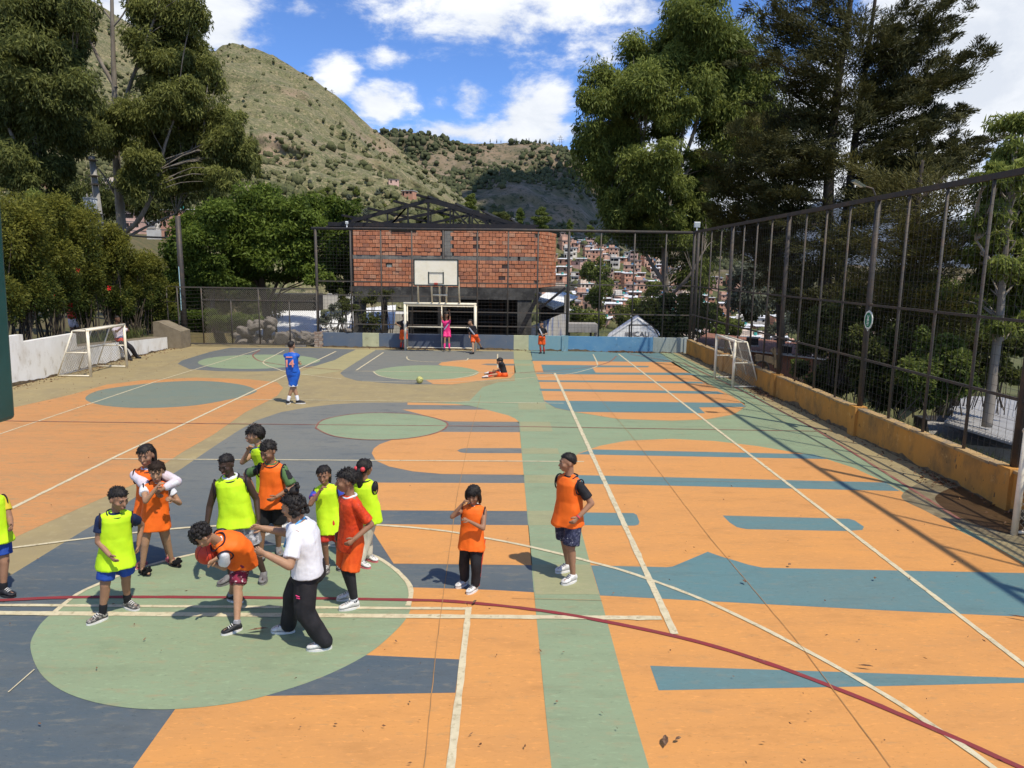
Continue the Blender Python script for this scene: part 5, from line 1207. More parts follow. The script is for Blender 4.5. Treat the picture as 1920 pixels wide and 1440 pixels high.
conifer('tall dark conifer with twin trunks and layered branches behind the side fence', 33,
    [([(1532, 740), (1545, 560), (1551, 420), (1557, 290), (1572, 150), (1592, 20), (1600, -60)], .34), ([(1562, 740), (1577, 500), (1590, 380), (1605, 250), (1624, 120), (1645, -30)], .28)],
    [B(0, 60, 1500, 8, 1), B(0, 90, 1424, 22, 0, .8), B(0, 120, 1455, 62, 1), B(0, 160, 1448, 112, -1, .8), B(0, 180, 1490, 150, 0), B(0, 210, 1478, 168, 1), B(0, 40, 1545, -20), B(0, 230, 1505, 215, 1), B(0, 250, 1460, 210, 1),
     B(1, 60, 1700, 5, 0), B(1, 80, 1772, 2, -1, .8), B(1, 110, 1755, 45, 0, .8), B(1, 150, 1756, 65, 1, .8), B(1, 160, 1700, 70, -1), B(1, 190, 1832, 104, 0, .85), B(1, 200, 1770, 130, 1, .8), B(1, 230, 1792, 140, -1, .75), B(1, 240, 1720, 130, 0), B(1, 270, 1760, 200, 0, .75), B(1, 290, 1800, 208, 1, .7), B(1, 300, 1740, 230, -1, .75), B(1, 330, 1865, 258, 0, .7), B(1, 330, 1790, 258, 1, .7), B(1, 350, 1740, 290, 0, .75), B(1, 370, 1820, 290, -1, .6), B(1, 380, 1690, 320, 1), B(1, 120, 1650, 60, -1), B(1, 170, 1665, 130, 1), B(1, 230, 1660, 190, -1),
     B(0, 280, 1490, 240, 0), B(0, 300, 1440, 260, -1, .8), B(0, 330, 1410, 300, 0, .8), B(0, 340, 1480, 320, 1), B(0, 370, 1430, 350, 0, .75), B(0, 400, 1400, 390, 1, .7), B(0, 130, 1560, 90, -1), B(0, 200, 1570, 170, -1), B(0, 260, 1585, 225, -1), B(0, 310, 1530, 290, -1.5), B(1, 320, 1640, 280, -1), B(1, 370, 1650, 350, -1), B(1, 400, 1720, 370, 0), B(0, 420, 1480, 410, -1), B(1, 420, 1640, 410, 1),
     B(0, 470, 1460, 455, 0), B(1, 470, 1650, 470, 0), B(0, 520, 1490, 500, 0), B(1, 500, 1700, 520, 1), B(1, 540, 1640, 545, -1), B(0, 560, 1480, 545, 0), B(1, 440, 1620, 450, -1.5), B(0, 500, 1560, 480, -1.5), B(0, 570, 1545, 545, -1.5), B(1, 560, 1600, 570, -1)], 41)
conifer('olive brown conifer spreading low branches left of the twin trunk conifer', 37, [([(1465, 720), (1462, 560), (1455, 420), (1448, 300), (1440, 230)], .24)],
    [B(0, 320, 1385, 235, 0, .9), B(0, 330, 1430, 220, 1, .9), B(0, 340, 1480, 230, 0, .9), B(0, 370, 1360, 290, -1, .9), B(0, 380, 1410, 290, 0, .9), B(0, 380, 1500, 280, 0, .9), B(0, 410, 1350, 340, 0, .9), B(0, 420, 1400, 350, 1, .9), B(0, 420, 1500, 350, 0, .9), B(0, 440, 1330, 390, 0, .8), B(0, 450, 1380, 400, -1, .9), B(0, 460, 1420, 410, 1, .9), B(0, 470, 1510, 410, 0, .9), B(0, 480, 1350, 440, 0, .8), B(0, 500, 1400, 455, 0, .8), B(0, 500, 1500, 460, 0, .8), B(0, 540, 1440, 510, -1, .8), B(0, 560, 1500, 520, 0, .7)], 42, 'leaf_pine_olive', tint=.4)
conifer('slender conifer with olive sprays behind the thick fence post by the round sign', 20, [([(1700, 760), (1705, 620), (1712, 480), (1722, 360), (1730, 300)], .18)],
    [B(0, 380, 1680, 330), B(0, 380, 1770, 330), B(0, 400, 1640, 390), B(0, 420, 1800, 370, 0, .75), B(0, 440, 1690, 420, -1), B(0, 440, 1790, 420, 1), B(0, 470, 1650, 460, 0), B(0, 480, 1760, 460, -1), B(0, 500, 1830, 440, 0), B(0, 520, 1690, 505, 0), B(0, 530, 1770, 510, 1), B(0, 560, 1640, 545, 0), B(0, 560, 1740, 550, -1), B(0, 590, 1690, 585, 0), B(0, 600, 1780, 590, 0), B(0, 640, 1660, 630, 0), B(0, 640, 1730, 640, 0)], 43, 'leaf_pine_olive', .14, .026, tint=.45)
gum_tree('bright green gum tree with leaning pale trunk beyond the near end of the side fence', 17.5, [(1850, 800), (1862, 700), (1874, 600), (1884, 480), (1895, 380), (1905, 280)], .125,
    [([(1868, 640), (1905, 620), (1950, 590)], .08), ([(1880, 520), (1850, 480), (1830, 450)], .06)],
    [(1905, 240, 44, 34, 0, .6), (1890, 285, 40, 30, 0, .6), (1930, 300, 55, 46, .5), (1900, 345, 50, 36, -.6, .6), (1860, 330, 34, 24), (1920, 400, 55, 40, .4), (1870, 410, 40, 30, -.4), (1880, 455, 44, 28, 0, .65), (1835, 480, 40, 26, .6), (1900, 490, 50, 32, -.6, .7), (1850, 525, 40, 26), (1895, 545, 48, 28, .4), (1840, 590, 44, 24, .4, .3), (1890, 610, 44, 26, -.4, .35), (1960, 360, 70, 80, 1), (1975, 480, 70, 70, 0), (1800, 560, 34, 24, .8, .35), (1870, 370, 46, 40, .5, .35), (1900, 450, 54, 44, .6, .3), (1880, 520, 54, 40, .6, .3), (1850, 440, 40, 36, .6, .3), (1910, 580, 50, 40, .6, .25)], 44, .20, .045, 'leaf_gum', 3.0, .8, .42)
gum_tree('dark leafy tree in the shade behind the wire fence near the wet stain', 22, [(1790, 760), (1792, 660), (1796, 600)], .13, [([(1792, 660), (1820, 600), (1850, 560)], .05)], [(1790, 590, 44, 32, 0, .25), (1830, 620, 40, 30, .5, .2), (1760, 610, 36, 30, -.5, .25), (1800, 640, 40, 24, 0, .2), (1870, 650, 40, 22, 1, .2)], 45, .24, .07, 'leaf_gum_dark', 3.6, .6, .25, name='tree', bark='bark_brown')
gum_tree('pale grey green tree standing on the slope behind the side fence', 62, [(1440, 660), (1440, 590), (1440, 540)], .25, [], [(1400, 520, 34, 30), (1440, 500, 40, 34), (1480, 520, 36, 34), (1420, 560, 40, 28), (1465, 565, 40, 28), (1510, 545, 30, 36), (1385, 560, 26, 22)], 46, .5, .16, 'leaf_grey', 3.2, .4, .5, name='tree')
def bush(label, Y, blobs, seed, m, L=.16, W=.06, cover=3.4, tint=.45, name='bush', cat='bush', stems=True, droop=.15, group=None, base=None, stem_n=5, sr=.018):
    rng = np.random.default_rng(seed); b0 = at(*(base or (blobs[0][0], max(b[1] + b[3] for b in blobs))), Y); root = thing(name, b0, label, cat, group); fo = Foliage(seed); mb = MB()
    for b in blobs:
        dY = b[4] if len(b) > 4 else rng.uniform(-.4, .4); c = at(b[0], b[1], Y + dY); sc = fo.blob(c, pxrad(b[2], b[3], Y), L, W, cover, droop, tint=b[5] if len(b) > 5 else tint, top=.55, out=.9)
        if stems:
            for k in range(stem_n): e = sc[k % len(sc)]; s0 = np.array((c[0] + rng.uniform(-.35, .35), Y + dY + rng.uniform(-.3, .3), b0[2] - .1)); limb(mb, [s0, s0 * .5 + e * .5 + rng.normal(size=3) * (.08, .08, 0), e], sr, sr * .4, 5, 3)
    if stems: mb.build('stem', MATS['bark_brown'], root, True)['kind'] = 'stuff'
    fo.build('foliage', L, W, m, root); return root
bush('yellowish leafy bush against the side fence beside the tin shed', 17.5, [(1770, 650, 36, 30), (1740, 690, 36, 30), (1790, 690, 34, 32), (1760, 725, 40, 26), (1720, 640, 24, 24), (1800, 730, 26, 22), (1755, 670, 40, 40), (1780, 720, 44, 34), (1745, 745, 40, 24), (1720, 700, 34, 40)], 51, 'leaf_bright', .12, .05, 5.5, tint=.3, stem_n=2)
bush('dark tangled bush behind the orange wall near the thick fence post', 19, [(1690, 690, 30, 34), (1655, 690, 26, 40), (1620, 700, 26, 36), (1700, 735, 34, 22), (1670, 650, 34, 34), (1650, 720, 40, 40), (1690, 755, 44, 26), (1620, 660, 36, 40), (1640, 750, 36, 24)], 52, 'leaf_gum_dark', .13, .05, 5.5, tint=.2, stem_n=2)
bush('dark bush at the foot of the twin trunk conifer', 23, [(1585, 660, 30, 34), (1560, 690, 26, 30), (1610, 660, 24, 30), (1500, 690, 18, 24), (1535, 640, 26, 30), (1560, 640, 40, 44), (1600, 700, 40, 36), (1540, 710, 30, 26), (1575, 725, 40, 24)], 53, 'leaf_gum_dark', .16, .055, 5, tint=.22, stem_n=2)
bush('thick dark shrubbery packed behind the fence under the slender conifer', 21, [(1560, 600, 40, 40), (1620, 600, 40, 40), (1680, 590, 40, 36), (1740, 590, 44, 36), (1600, 560, 36, 30), (1720, 545, 36, 30), (1650, 640, 40, 36), (1600, 640, 36, 36)], 55, 'leaf_gum_dark', .17, .05, 3.2, .25, base=(1640, 720))
bush('deep green thicket behind the far half of the side fence', 34, [(1500, 590, 30, 30), (1525, 560, 30, 30), (1545, 610, 30, 32), (1480, 560, 26, 22), (1515, 640, 28, 30)], 56, 'leaf_gum_dark', .22, .065, 3.2, .3, base=(1510, 690))
bush('shaded undergrowth bush beside the leaning pale gum trunk', 20, [(1830, 690, 34, 26), (1880, 680, 30, 24), (1815, 655, 30, 26), (1910, 650, 34, 30), (1860, 640, 34, 24), (1905, 700, 34, 24), (1820, 720, 30, 20)], 57, 'leaf_gum_dark', .14, .055, 4.2, .22, stem_n=2, base=(1850, 760))
bush('high dark green screen of shrubs between the round sign and the pale gum trunk', 23, [(1700, 560, 40, 36), (1760, 545, 44, 36), (1820, 555, 44, 36), (1880, 560, 44, 36), (1720, 620, 44, 40), (1790, 610, 44, 40), (1850, 620, 44, 40), (1905, 630, 44, 40), (1750, 680, 44, 36), (1830, 690, 40, 30)], 58, 'leaf_gum', .18, .055, 4.0, .3, base=(1800, 780), stem_n=2)
bush('small green bush by the brick house doorway', 31, [(1492, 690, 12, 16), (1500, 705, 10, 10)], 54, 'leaf_broad', .12, .05, tint=.4)
rg = np.random.default_rng(61); n = 9000
gy_ = rg.uniform(7, 20, n); gxx = XW + .35 + rg.exponential(.9, n); C = np.c_[gxx, gy_, gz(gxx, gy_) + .12 + rg.uniform(0, .25, n)]
C = C[(gxx < 15)]; n = len(C)
me = leaf_mesh('tall_grass', C, np.c_[rg.normal(0, .3, n), rg.normal(0, .3, n), np.ones(n)], rg.uniform(.4, .9, n), rg.uniform(.012, .03, n), np.clip(rg.normal(.4, .25, n), 0, 1), rg)
tag(link('tall_grass', me, MATS['grass_blade']), 'tall grass growing on the bank behind the orange wall', kind='stuff')

# ---- gum trees on the left
gum_tree('big gum tree with a straight pale trunk behind the leaning utility pole', 43,
    [(238, 560), (231, 470), (226, 400), (221, 340), (217, 280), (216, 220), (214, 150), (211, 60), (209, -40)], .31,
    [([(217, 165), (205, 145), (180, 100), (158, 50), (142, -10)], .14), ([(222, 215), (240, 170), (262, 110), (288, 40), (300, 0)], .13), ([(229, 440), (262, 410, -.5), (290, 350, -1), (310, 270, -1), (330, 215, -1)], .15), ([(230, 450), (275, 425, .5), (330, 400, 1)], .10), ([(225, 380), (195, 330), (160, 290)], .08), ([(211, 40), (190, 10), (180, -30)], .06), ([(212, 50), (235, 20), (250, -30)], .06), ([(300, 310), (340, 290), (380, 270)], .06)],
    [(290, 40, 44, 44), (330, 20, 36, 44), (345, 85, 40, 44), (305, 110, 44, 38), (365, 130, 34, 34), (385, 165, 34, 34), (330, 165, 46, 34), (285, 170, 40, 30, 0, .5), (350, 205, 40, 30), (240, 215, 42, 28, -1.5, .65), (205, 235, 38, 26, -1.5, .6), (310, 215, 44, 30, -1, .65), (280, 245, 40, 28), (170, 220, 40, 26, -1, .55), (430, 235, 34, 30, 0, .6), (448, 270, 28, 40), (405, 255, 36, 28), (470, 310, 14, 26), (258, 300, 36, 34), (280, 335, 44, 34, -1), (250, 345, 26, 32, -1.5, .5), (345, 290, 44, 40, 1, .25), (330, 335, 36, 30), (380, 330, 40, 28, 0, .35), (420, 335, 34, 22), (160, 60, 24, 24), (250, 75, 20, 22), (190, 270, 30, 22, 2, .3), (270, 5, 36, 30), (360, 30, 24, 40), (215, 270, 32, 24, -1), (395, 250, 46, 38, 1, .4), (420, 285, 44, 36, 0, .5), (360, 250, 42, 36, 1, .35), (455, 300, 26, 36, 0, .5), (300, 285, 46, 40, 1.5, .3), (345, 335, 44, 32, 1, .3), (195, 255, 40, 30, -1.5, .55), (390, 320, 40, 30, 1, .3), (300, 60, 60, 50, 1.5, .35), (340, 140, 52, 50, 1.5, .35), (290, 220, 54, 36, 1.5, .3), (145, 270, 34, 34, 2, .3)], 71, .29, .068, 'leaf_gum_olive')
gum_tree('dense dark gum tree at the far left above the flowering hedge', 37, [(60, 560), (62, 420), (68, 300), (75, 180), (82, 60), (85, -60)], .30,
    [([(66, 330), (30, 270), (0, 200)], .14), ([(70, 260), (110, 200), (140, 130)], .14), ([(75, 170), (50, 110), (30, 40)], .10)],
    [(40, 40, 56, 50), (105, 35, 50, 44), (-20, 60, 50, 60), (60, 105, 56, 46), (125, 105, 42, 42, 0, .5), (15, 150, 50, 50), (75, 180, 52, 44, -1, .5), (135, 185, 42, 40, -1, .6), (30, 225, 52, 46), (95, 245, 50, 42, 0, .35), (150, 255, 40, 36, 1, .35), (20, 300, 46, 40, -1, .5), (75, 310, 46, 36, 0, .3), (40, 345, 40, 24, -1, .4), (60, -40, 70, 50), (150, 30, 26, 34), (-30, 200, 50, 80), (100, 370, 30, 22, 1, .2), (105, 320, 34, 28, .5, .3)], 72, .28, .068, 'leaf_gum_dark', cover=4.2)
gum_tree('young pale green tree poking above the hedge at the far left', 29, [(72, 520), (70, 440), (68, 380)], .08, [], [(66, 372, 26, 22, 0, .6), (50, 395, 26, 20, 0, .5), (88, 400, 24, 20, 0, .55), (70, 420, 34, 20, 0, .5), (132, 400, 14, 16, 0, .6), (128, 425, 16, 14, 0, .5)], 73, .16, .06, 'leaf_gum', 3.2, .2, .5, name='tree', bark='bark_brown', br=.02)

gum_tree('shaded tree mass standing far behind the utility pole and gum trunk', 62, [(180, 560), (180, 440), (180, 380)], .3, [], [(120, 400, 40, 34), (165, 360, 40, 34), (200, 390, 36, 30), (300, 300, 40, 40), (330, 370, 40, 36), (290, 395, 34, 26), (350, 330, 40, 40), (400, 360, 40, 26), (250, 380, 30, 24)], 74, .45, .11, 'leaf_gum_dark', 2.4, .6, .2, name='tree', bark='bark_brown')
# ---- broad dense trees behind the gate
gum_tree('dense broad leaved tree with glossy green crown behind the gate rubble', 41, [(502, 660), (500, 600), (492, 540), (488, 490), (490, 430)], .28,
    [([(500, 600), (508, 560), (525, 520), (545, 480)], .13), ([(497, 560), (470, 510), (440, 470)], .11), ([(520, 640), (516, 600), (520, 560), (535, 530)], .10)],
    [(450, 395, 48, 34), (500, 388, 46, 32), (545, 400, 44, 34), (590, 405, 42, 32), (420, 430, 46, 36), (475, 430, 50, 36, -1.5, .55), (535, 440, 50, 36, -1.5, .55), (590, 445, 46, 36, -1), (640, 415, 38, 28), (630, 455, 40, 34), (440, 470, 46, 34, -1.5, .5), (505, 478, 50, 32, -2, .55), (565, 485, 46, 30, -1.5, .5), (615, 495, 40, 32, -.5, .4), (600, 522, 40, 16, -2, .6), (645, 500, 30, 40, 0, .3), (420, 505, 40, 24, 0, .3), (480, 515, 44, 20, .5, .2), (540, 518, 40, 18, 0, .25), (640, 535, 30, 20, .5, .25), (400, 395, 40, 26), (630, 395, 30, 22), (570, 420, 44, 30, -1.5, .55), (520, 405, 44, 28, -1), (460, 500, 44, 24, -1, .4), (580, 505, 44, 20, -1.5, .5)], 81, .26, .10, 'leaf_broad', 3.8, .3, .42, name='tree', bark='bark_dark')
gum_tree('round dark green tree between the black pole and the gum tree', 38, [(395, 660), (398, 580), (400, 500)], .22, [],
    [(372, 420, 40, 30, 0, .4), (400, 400, 34, 30), (350, 450, 34, 32, 0, .35), (385, 455, 44, 34, -1, .45), (355, 495, 36, 32, 0, .3), (400, 500, 44, 30, -1, .4), (330, 470, 26, 30, .5, .3), (330, 520, 26, 28, .5, .2), (375, 530, 44, 26, 0, .25), (420, 535, 40, 22, .5, .2), (350, 555, 36, 22, .5, .2)], 82, .22, .085, 'leaf_broad', 3.8, .3, .35, name='tree', bark='bark_dark')
bush('clipped low green hedge behind the chain link gate', 36.5, [(365, 598, 26, 16), (400, 598, 28, 16), (435, 600, 28, 15), (465, 602, 24, 14), (330, 600, 22, 16), (380, 612, 40, 12), (440, 614, 40, 12)], 83, 'leaf_broad', .10, .05, 4, .35, 'hedge', 'hedge')
bush('dark leafy undergrowth beyond the chain link gate', 45, [(350, 560, 30, 30), (390, 570, 34, 30), (430, 565, 34, 30), (470, 570, 30, 28), (505, 575, 22, 22), (330, 590, 26, 26), (410, 545, 40, 22), (460, 545, 36, 22)], 86, 'leaf_gum_dark', .24, .08, 3.4, .2, stem_n=2)
bush('straggly grey green shrub showing through the wire beside the brick pier', 36, [(615, 592, 16, 12), (605, 605, 14, 10), (635, 600, 14, 12), (625, 575, 12, 12)], 84, 'leaf_grey', .12, .045, 1.6, .35)
bush('thin dark leafed tree standing under the burnt building floor', 37.4, [(655, 575, 24, 14), (690, 560, 20, 14), (700, 595, 22, 14), (690, 610, 18, 10), (725, 552, 14, 10), (640, 560, 18, 16)], 85, 'leaf_gum_dark', .16, .055, 1.8, .25, 'tree', 'tree', base=(690, 630), sr=.03)

# ---- flowering hedge along the white wall
mat('petal_red', (.55, .02, .02), .6)
XH = -16.3
hs = [((35, 425, 52, 56), (25, 500, 52, 56), (45, 560, 52, 46)), ((92, 420, 46, 46), (90, 490, 50, 54), (100, 555, 48, 46)), ((150, 430, 46, 44), (145, 495, 48, 54), (155, 555, 46, 46)), ((198, 455, 42, 40), (195, 510, 44, 48), (205, 565, 44, 40)), ((240, 480, 38, 38), (242, 530, 40, 44), (245, 580, 38, 34)), ((280, 510, 34, 34), (282, 555, 34, 40), (280, 598, 32, 28)), ((310, 540, 22, 28), (306, 580, 24, 30), (303, 612, 22, 18)), ((-30, 450, 56, 80), (-20, 560, 56, 60))]
hl = ['first and largest shrub at the open end of the flowering hedge', 'second shrub of the flowering hedge above the stepped white wall', 'third shrub of the hedge with orange tipped leaves and a red bloom', 'shrub of the hedge right behind the goal by the white wall', 'hedge shrub just below the leaning utility pole', 'hedge shrub beside the trunk of the big gum tree', 'last small dark shrub of the hedge next to the wire fence', 'hedge shrub half hidden behind the green steel panel']
for i, (bl, lb) in enumerate(zip(hs, hl)):
    x = bl[0][0]; Y = 1350 * -XH / (949 - x)
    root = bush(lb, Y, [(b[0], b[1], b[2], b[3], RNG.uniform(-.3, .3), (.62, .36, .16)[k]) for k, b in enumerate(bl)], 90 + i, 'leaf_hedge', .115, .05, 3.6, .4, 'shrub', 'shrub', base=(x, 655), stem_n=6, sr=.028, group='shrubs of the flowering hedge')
    mb = MB(); rg = np.random.default_rng(i)
    for k in range(4):
        b0 = at(x + rg.uniform(-22, 22), 650, Y + rg.uniform(-.4, .2)); e = at(x + rg.uniform(-34, 34), 560, Y + rg.uniform(-.3, .3)); limb(mb, [b0, b0 * .5 + e * .5 + rg.normal(size=3) * (.1, .1, 0), e], .045, .02, 6, 4)
    mb.build('trunk', MATS['bark_brown'], root, True)
for px, py in ((146, 507), (99, 555), (133, 572), (60, 470), (205, 540), (285, 552), (115, 480)):
    Y = 1350 * -XH / (949 - px) - .75; c = at(px, py, Y); mb = MB()
    for k in range(5): a = k * 1.2566; mb.add([c, c + np.array((math.cos(a) * .09, -.04, math.sin(a) * .09)), c + np.array((math.cos(a + .6) * .11, -.02, math.sin(a + .6) * .11)), c + np.array((math.cos(a + 1.1) * .08, -.04, math.sin(a + 1.1) * .08))], [(0, 1, 2, 3)])
    o = mb.build('flower', MATS['petal_red']); tag(o, 'red hibiscus bloom in the hedge', 'flower', 'red blooms in the hedge')
n = 1500; rg = np.random.default_rng(99); y_ = rg.uniform(18, 30.5, n); x_ = rg.uniform(-16.2, -15.1, n)
me = leaf_mesh('hedge_grass', np.c_[x_, y_, gz(x_, y_) + .2 + rg.uniform(0, .15, n)], np.c_[rg.normal(0, .35, n), rg.normal(0, .35, n), np.ones(n)], rg.uniform(.3, .7, n), rg.uniform(.015, .03, n), np.clip(rg.normal(.35, .25, n), 0, 1), rg)
tag(link('hedge_grass', me, MATS['grass_blade']), 'rough grass under the flowering hedge', kind='stuff')

# ---- trees on the slopes
def small_tree(px, py, rx, ry, Y, lab, seed, m='leaf_bright', conical=False, group=None, tint=.45, name='tree'):
    rng = np.random.default_rng(seed); root = thing(name, at(px, py + ry * 1.15, Y), lab, 'tree', group); fo = Foliage(seed); k = Y / F; L, W = max(.3, 2.6 * k), max(.12, 1.3 * k)
    if conical:
        for t in np.linspace(0, 1, 6): fo.blob(at(px + rng.uniform(-.15, .15) * rx, py + ry * .8 - t * 1.6 * ry, Y), pxrad(rx * (.45 + .5 * math.sin(math.pi * (.2 + .7 * t))), ry * .27, Y), L * .7, W * .7, 3.2, .3, 7, tint, .5)
    else:
        for q in range(5): fo.blob(at(px + rng.uniform(-.5, .5) * rx, py + rng.uniform(-.5, .5) * ry, Y + rng.uniform(-1, 1)), pxrad(rx * .6, ry * .6, Y), L, W, 2.6, .3, 6, tint + rng.uniform(-.15, .15), .5)
    mb = MB(); b = at(px, py + ry * 1.3, Y); mb.tube([b, (b + at(px, py, Y)) / 2, at(px, py, Y)], [k * 2.2, k * 1.8, k], 6); mb.build('trunk', MATS['bark_brown'], root, True); fo.build('crown', L, W, m, root); return root
small_tree(1015, 412, 15, 21, 150, 'bright pointed tree rising right behind the brick building roof end', 201, conical=True)
small_tree(974, 405, 8, 14, 165, 'slim bright tree above the low end of the burnt roof', 202, conical=True)
small_tree(884, 380, 11, 16, 210, 'feathery tree standing out before the dark mountain', 203, 'leaf_gum', conical=True)
small_tree(945, 408, 22, 12, 170, 'dark clump of trees just behind the burnt roof', 204, 'leaf_gum_dark')
small_tree(1068, 428, 7, 14, 170, 'thin yellowish tree above the hillside houses', 205, conical=True)
small_tree(1105, 434, 8, 12, 170, 'small yellowish tree atop the brick neighbourhood', 206, conical=True)
small_tree(1128, 448, 15, 10, 160, 'spreading yellow green tree atop the brick neighbourhood', 207)
small_tree(1120, 520, 26, 34, 72, 'tall light green tree among the hillside houses', 208, tint=.5)
small_tree(1128, 560, 26, 30, 70, 'second light green tree just below the tall light green one', 209, tint=.45)
small_tree(1052, 560, 24, 22, 66, 'dark green tree beside the bright tin roof', 210, 'leaf_broad', tint=.25)
small_tree(1085, 590, 30, 24, 60, 'bright thicket tree behind the grey shelter', 211, tint=.4)
small_tree(1120, 600, 26, 22, 58, 'olive tree between the shelter and the white kiosk', 212, 'leaf_gum')
small_tree(1170, 595, 26, 24, 56, 'dark green tree right behind the white gable', 213, 'leaf_gum_dark', tint=.35)
small_tree(1195, 575, 26, 22, 60, 'yellow green tree above the white gable', 214, 'leaf_gum', tint=.5)
small_tree(1318, 588, 20, 22, 64, 'dark green tree right by the far fence corner', 218, 'leaf_gum_dark', tint=.35)
small_tree(1410, 585, 28, 22, 62, 'spreading dark tree behind the middle of the long brick house', 219, 'leaf_gum_dark', tint=.3)
small_tree(1500, 600, 30, 26, 60, 'broad olive tree behind the far end of the long brick house', 220, 'leaf_gum', tint=.35)
small_tree(1355, 625, 20, 14, 55, 'low green tree peeking over the brick house roof', 221, 'leaf_broad', tint=.35)
small_tree(1225, 545, 22, 18, 75, 'green tree among the houses left of the tall gum trunk', 222, 'leaf_gum')
small_tree(1330, 600, 26, 26, 62, 'green tree over the end of the long brick house roof', 215, 'leaf_gum')
small_tree(1370, 610, 26, 20, 58, 'olive tree over the middle of the long brick house roof', 216, 'leaf_gum', tint=.3)
small_tree(1460, 610, 28, 24, 58, 'pale tree over the far part of the long brick house roof', 217, 'leaf_grey')
rg = np.random.default_rng(77)
for k in range(34):
    px = rg.uniform(560, 900); lim = np.interp(px, [560, 720, 830, 900], [330, 350, 375, 400]); py = lim + rg.uniform(10, 70)
    d = _n(ray(px, py)); V = MTN.reshape(-1, 3); q = V - np.array((0, 0, H)); q = q / np.linalg.norm(q, axis=1)[:, None]; p = V[int(np.argmax(q @ d))]; s = rg.uniform(8, 15) * min(1.4, 180 / p[1])
    small_tree(px, py, s, s * rg.uniform(.8, 1.3), p[1] - 3, '%s %s tree on the lower mountain %s' % (('rounded', 'pointed')[k % 4 == 0], ('olive green', 'deep green', 'greyish')[k % 3], ('far left of the burnt roof', 'left of the burnt roof peak', 'above the burnt roof peak', 'right of the burnt roof peak')[int(np.searchsorted([640, 740, 830], px))]), 300 + k, ['leaf_gum', 'leaf_broad', 'leaf_grey'][k % 3], k % 4 == 0, 'trees at the foot of the mountain')
# conifers on the crest and pylons
cm = MB()
for t in range(4): cm.tube([(0, 0, 2.2 * t + 1), (0, 0, 2.2 * t + 4)], [2.1 - .42 * t, .15], 7)
cm.tube([(0, 0, -3), (0, 0, 1.5)], .35, 5)
CM = cm.mesh('crest_tree'); mat('crest_green', (.030, .036, .016), 1.0); CM.materials.append(MATS['crest_green'])
for k in range(70):
    px = [rg.uniform(915, 1030), rg.uniform(640, 900), rg.uniform(935, 1015)][k % 3]; col_ = FAR.reshape(FAR.shape[0], FAR.shape[1], 3); q = col_[-1] if k % 3 != 1 else col_[-2]
    pxs = np.array([949 + F * v[0] / v[1] for v in q]); p = q[int(np.argmin(np.abs(pxs - px)))] + (rg.uniform(-4, 4), rg.uniform(-14, 2), -.5)
    o = bpy.data.objects.new('crest_tree', CM); COL.objects.link(o); o.location = Vector([float(c) for c in p]); s = rg.uniform(.25, .8) * (1 if k % 3 != 1 else .55); o.scale = (s * rg.uniform(.8, 1.3), s, s * rg.uniform(.7, 1.2)); tag(o, 'tiny dark conifer on the crest of the dark mountain', 'tree', 'conifers on the mountain crest')
def pylon(px, py0, py1, Y, lab):
    r = thing('transmission_tower', at(px, py0, Y), lab, 'pylon'); k = Y / F; b, t = at(px, py0 + 3, Y), at(px, py1, Y)
    for s in (-1, 1): mb = MB(); mb.bar(b + (s * 4 * k, 0, 0), t + (s * .5 * k, 0, 0), .5 * k); mb.build('leg', MATS['fence_thin'], r)
    for f_, w in ((.55, 5), (.72, 6), (.88, 4)): c = b + (t - b) * f_; mb = MB(); mb.bar(c - (w * k, 0, 0), c + (w * k, 0, 0), .4 * k); mb.build('crossarm', MATS['fence_thin'], r)
pylon(1051, 278, 254, 1250, 'thin lattice pylon on the crest of the dark mountain')
pylon(622, 186, 168, 480, 'small pylon on the shoulder of the tawny mountain')

# ================================================================== PEOPLE
def skinmat(n, c): return mat(n, c, .55, tuple(x * .85 for x in c), 14, .4, .7, spec=.3)
SK = {'tan': (.40, .225, .13), 'brown': (.29, .15, .085), 'mid': (.34, .18, .105), 'dark': (.060, .035, .024), 'light': (.50, .30, .19), 'deep': (.15, .078, .045)}
for k, c in SK.items(): skinmat('skin_' + k, c)
mat('hair_black', (.010, .008, .007), .55, (.030, .024, .019), 55, .45, .7, bump=.5, bscale=70, spec=.3, stretch=(1, 1, .3))
mat('hair_brown', (.020, .012, .008), .7, (.038, .024, .016), 40, .45, .7, bump=.25, bscale=60, spec=.18)
mat('bib_yellow', (.60, .88, .018), .65, (.50, .80, .015), 6, .4, .7, bump=.12, bscale=22)
mat('bib_orange', (.92, .16, .012), .65, (.80, .125, .01), 6, .4, .7, bump=.12, bscale=22)
mat('jersey_orange', (.68, .062, .012), .5, (.46, .035, .008), 16, .45, .65, bump=.2, bscale=30)
mat('shorts_orange', (.86, .12, .015), .55, (.66, .075, .01), 7, .4, .7, bump=.15)
mat('cloth_white', (.76, .76, .77), .8, (.64, .64, .66), 5, .4, .7, bump=.15, bscale=25)
mat('cloth_black', (.012, .012, .014), .8, (.026, .024, .026), 6, .4, .7, bump=.2)
mat('cloth_navy', (.014, .026, .075), .75, (.010, .018, .05), 6, .4, .7, bump=.15)
mat('cloth_blue', (.022, .075, .36), .6, (.015, .05, .26), 6, .4, .7, bump=.15)
mat('kit_blue', (.018, .12, .52), .55, (.012, .085, .40), 6, .4, .7, bump=.12)
mat('cloth_cream', (.66, .60, .46), .8, (.54, .48, .36), 6, .4, .7, bump=.15)
mat('cloth_pink', (.78, .035, .20), .5, (.62, .02, .14), 12, .45, .65, bump=.1)
mat('cloth_red', (.62, .05, .03), .6, (.5, .035, .02), 6, .4, .7)
mat('cloth_pale', (.62, .52, .56), .75, (.66, .62, .66), 7, .4, .65, bump=.15)
mat('cloth_yellow', (.62, .46, .03), .7)
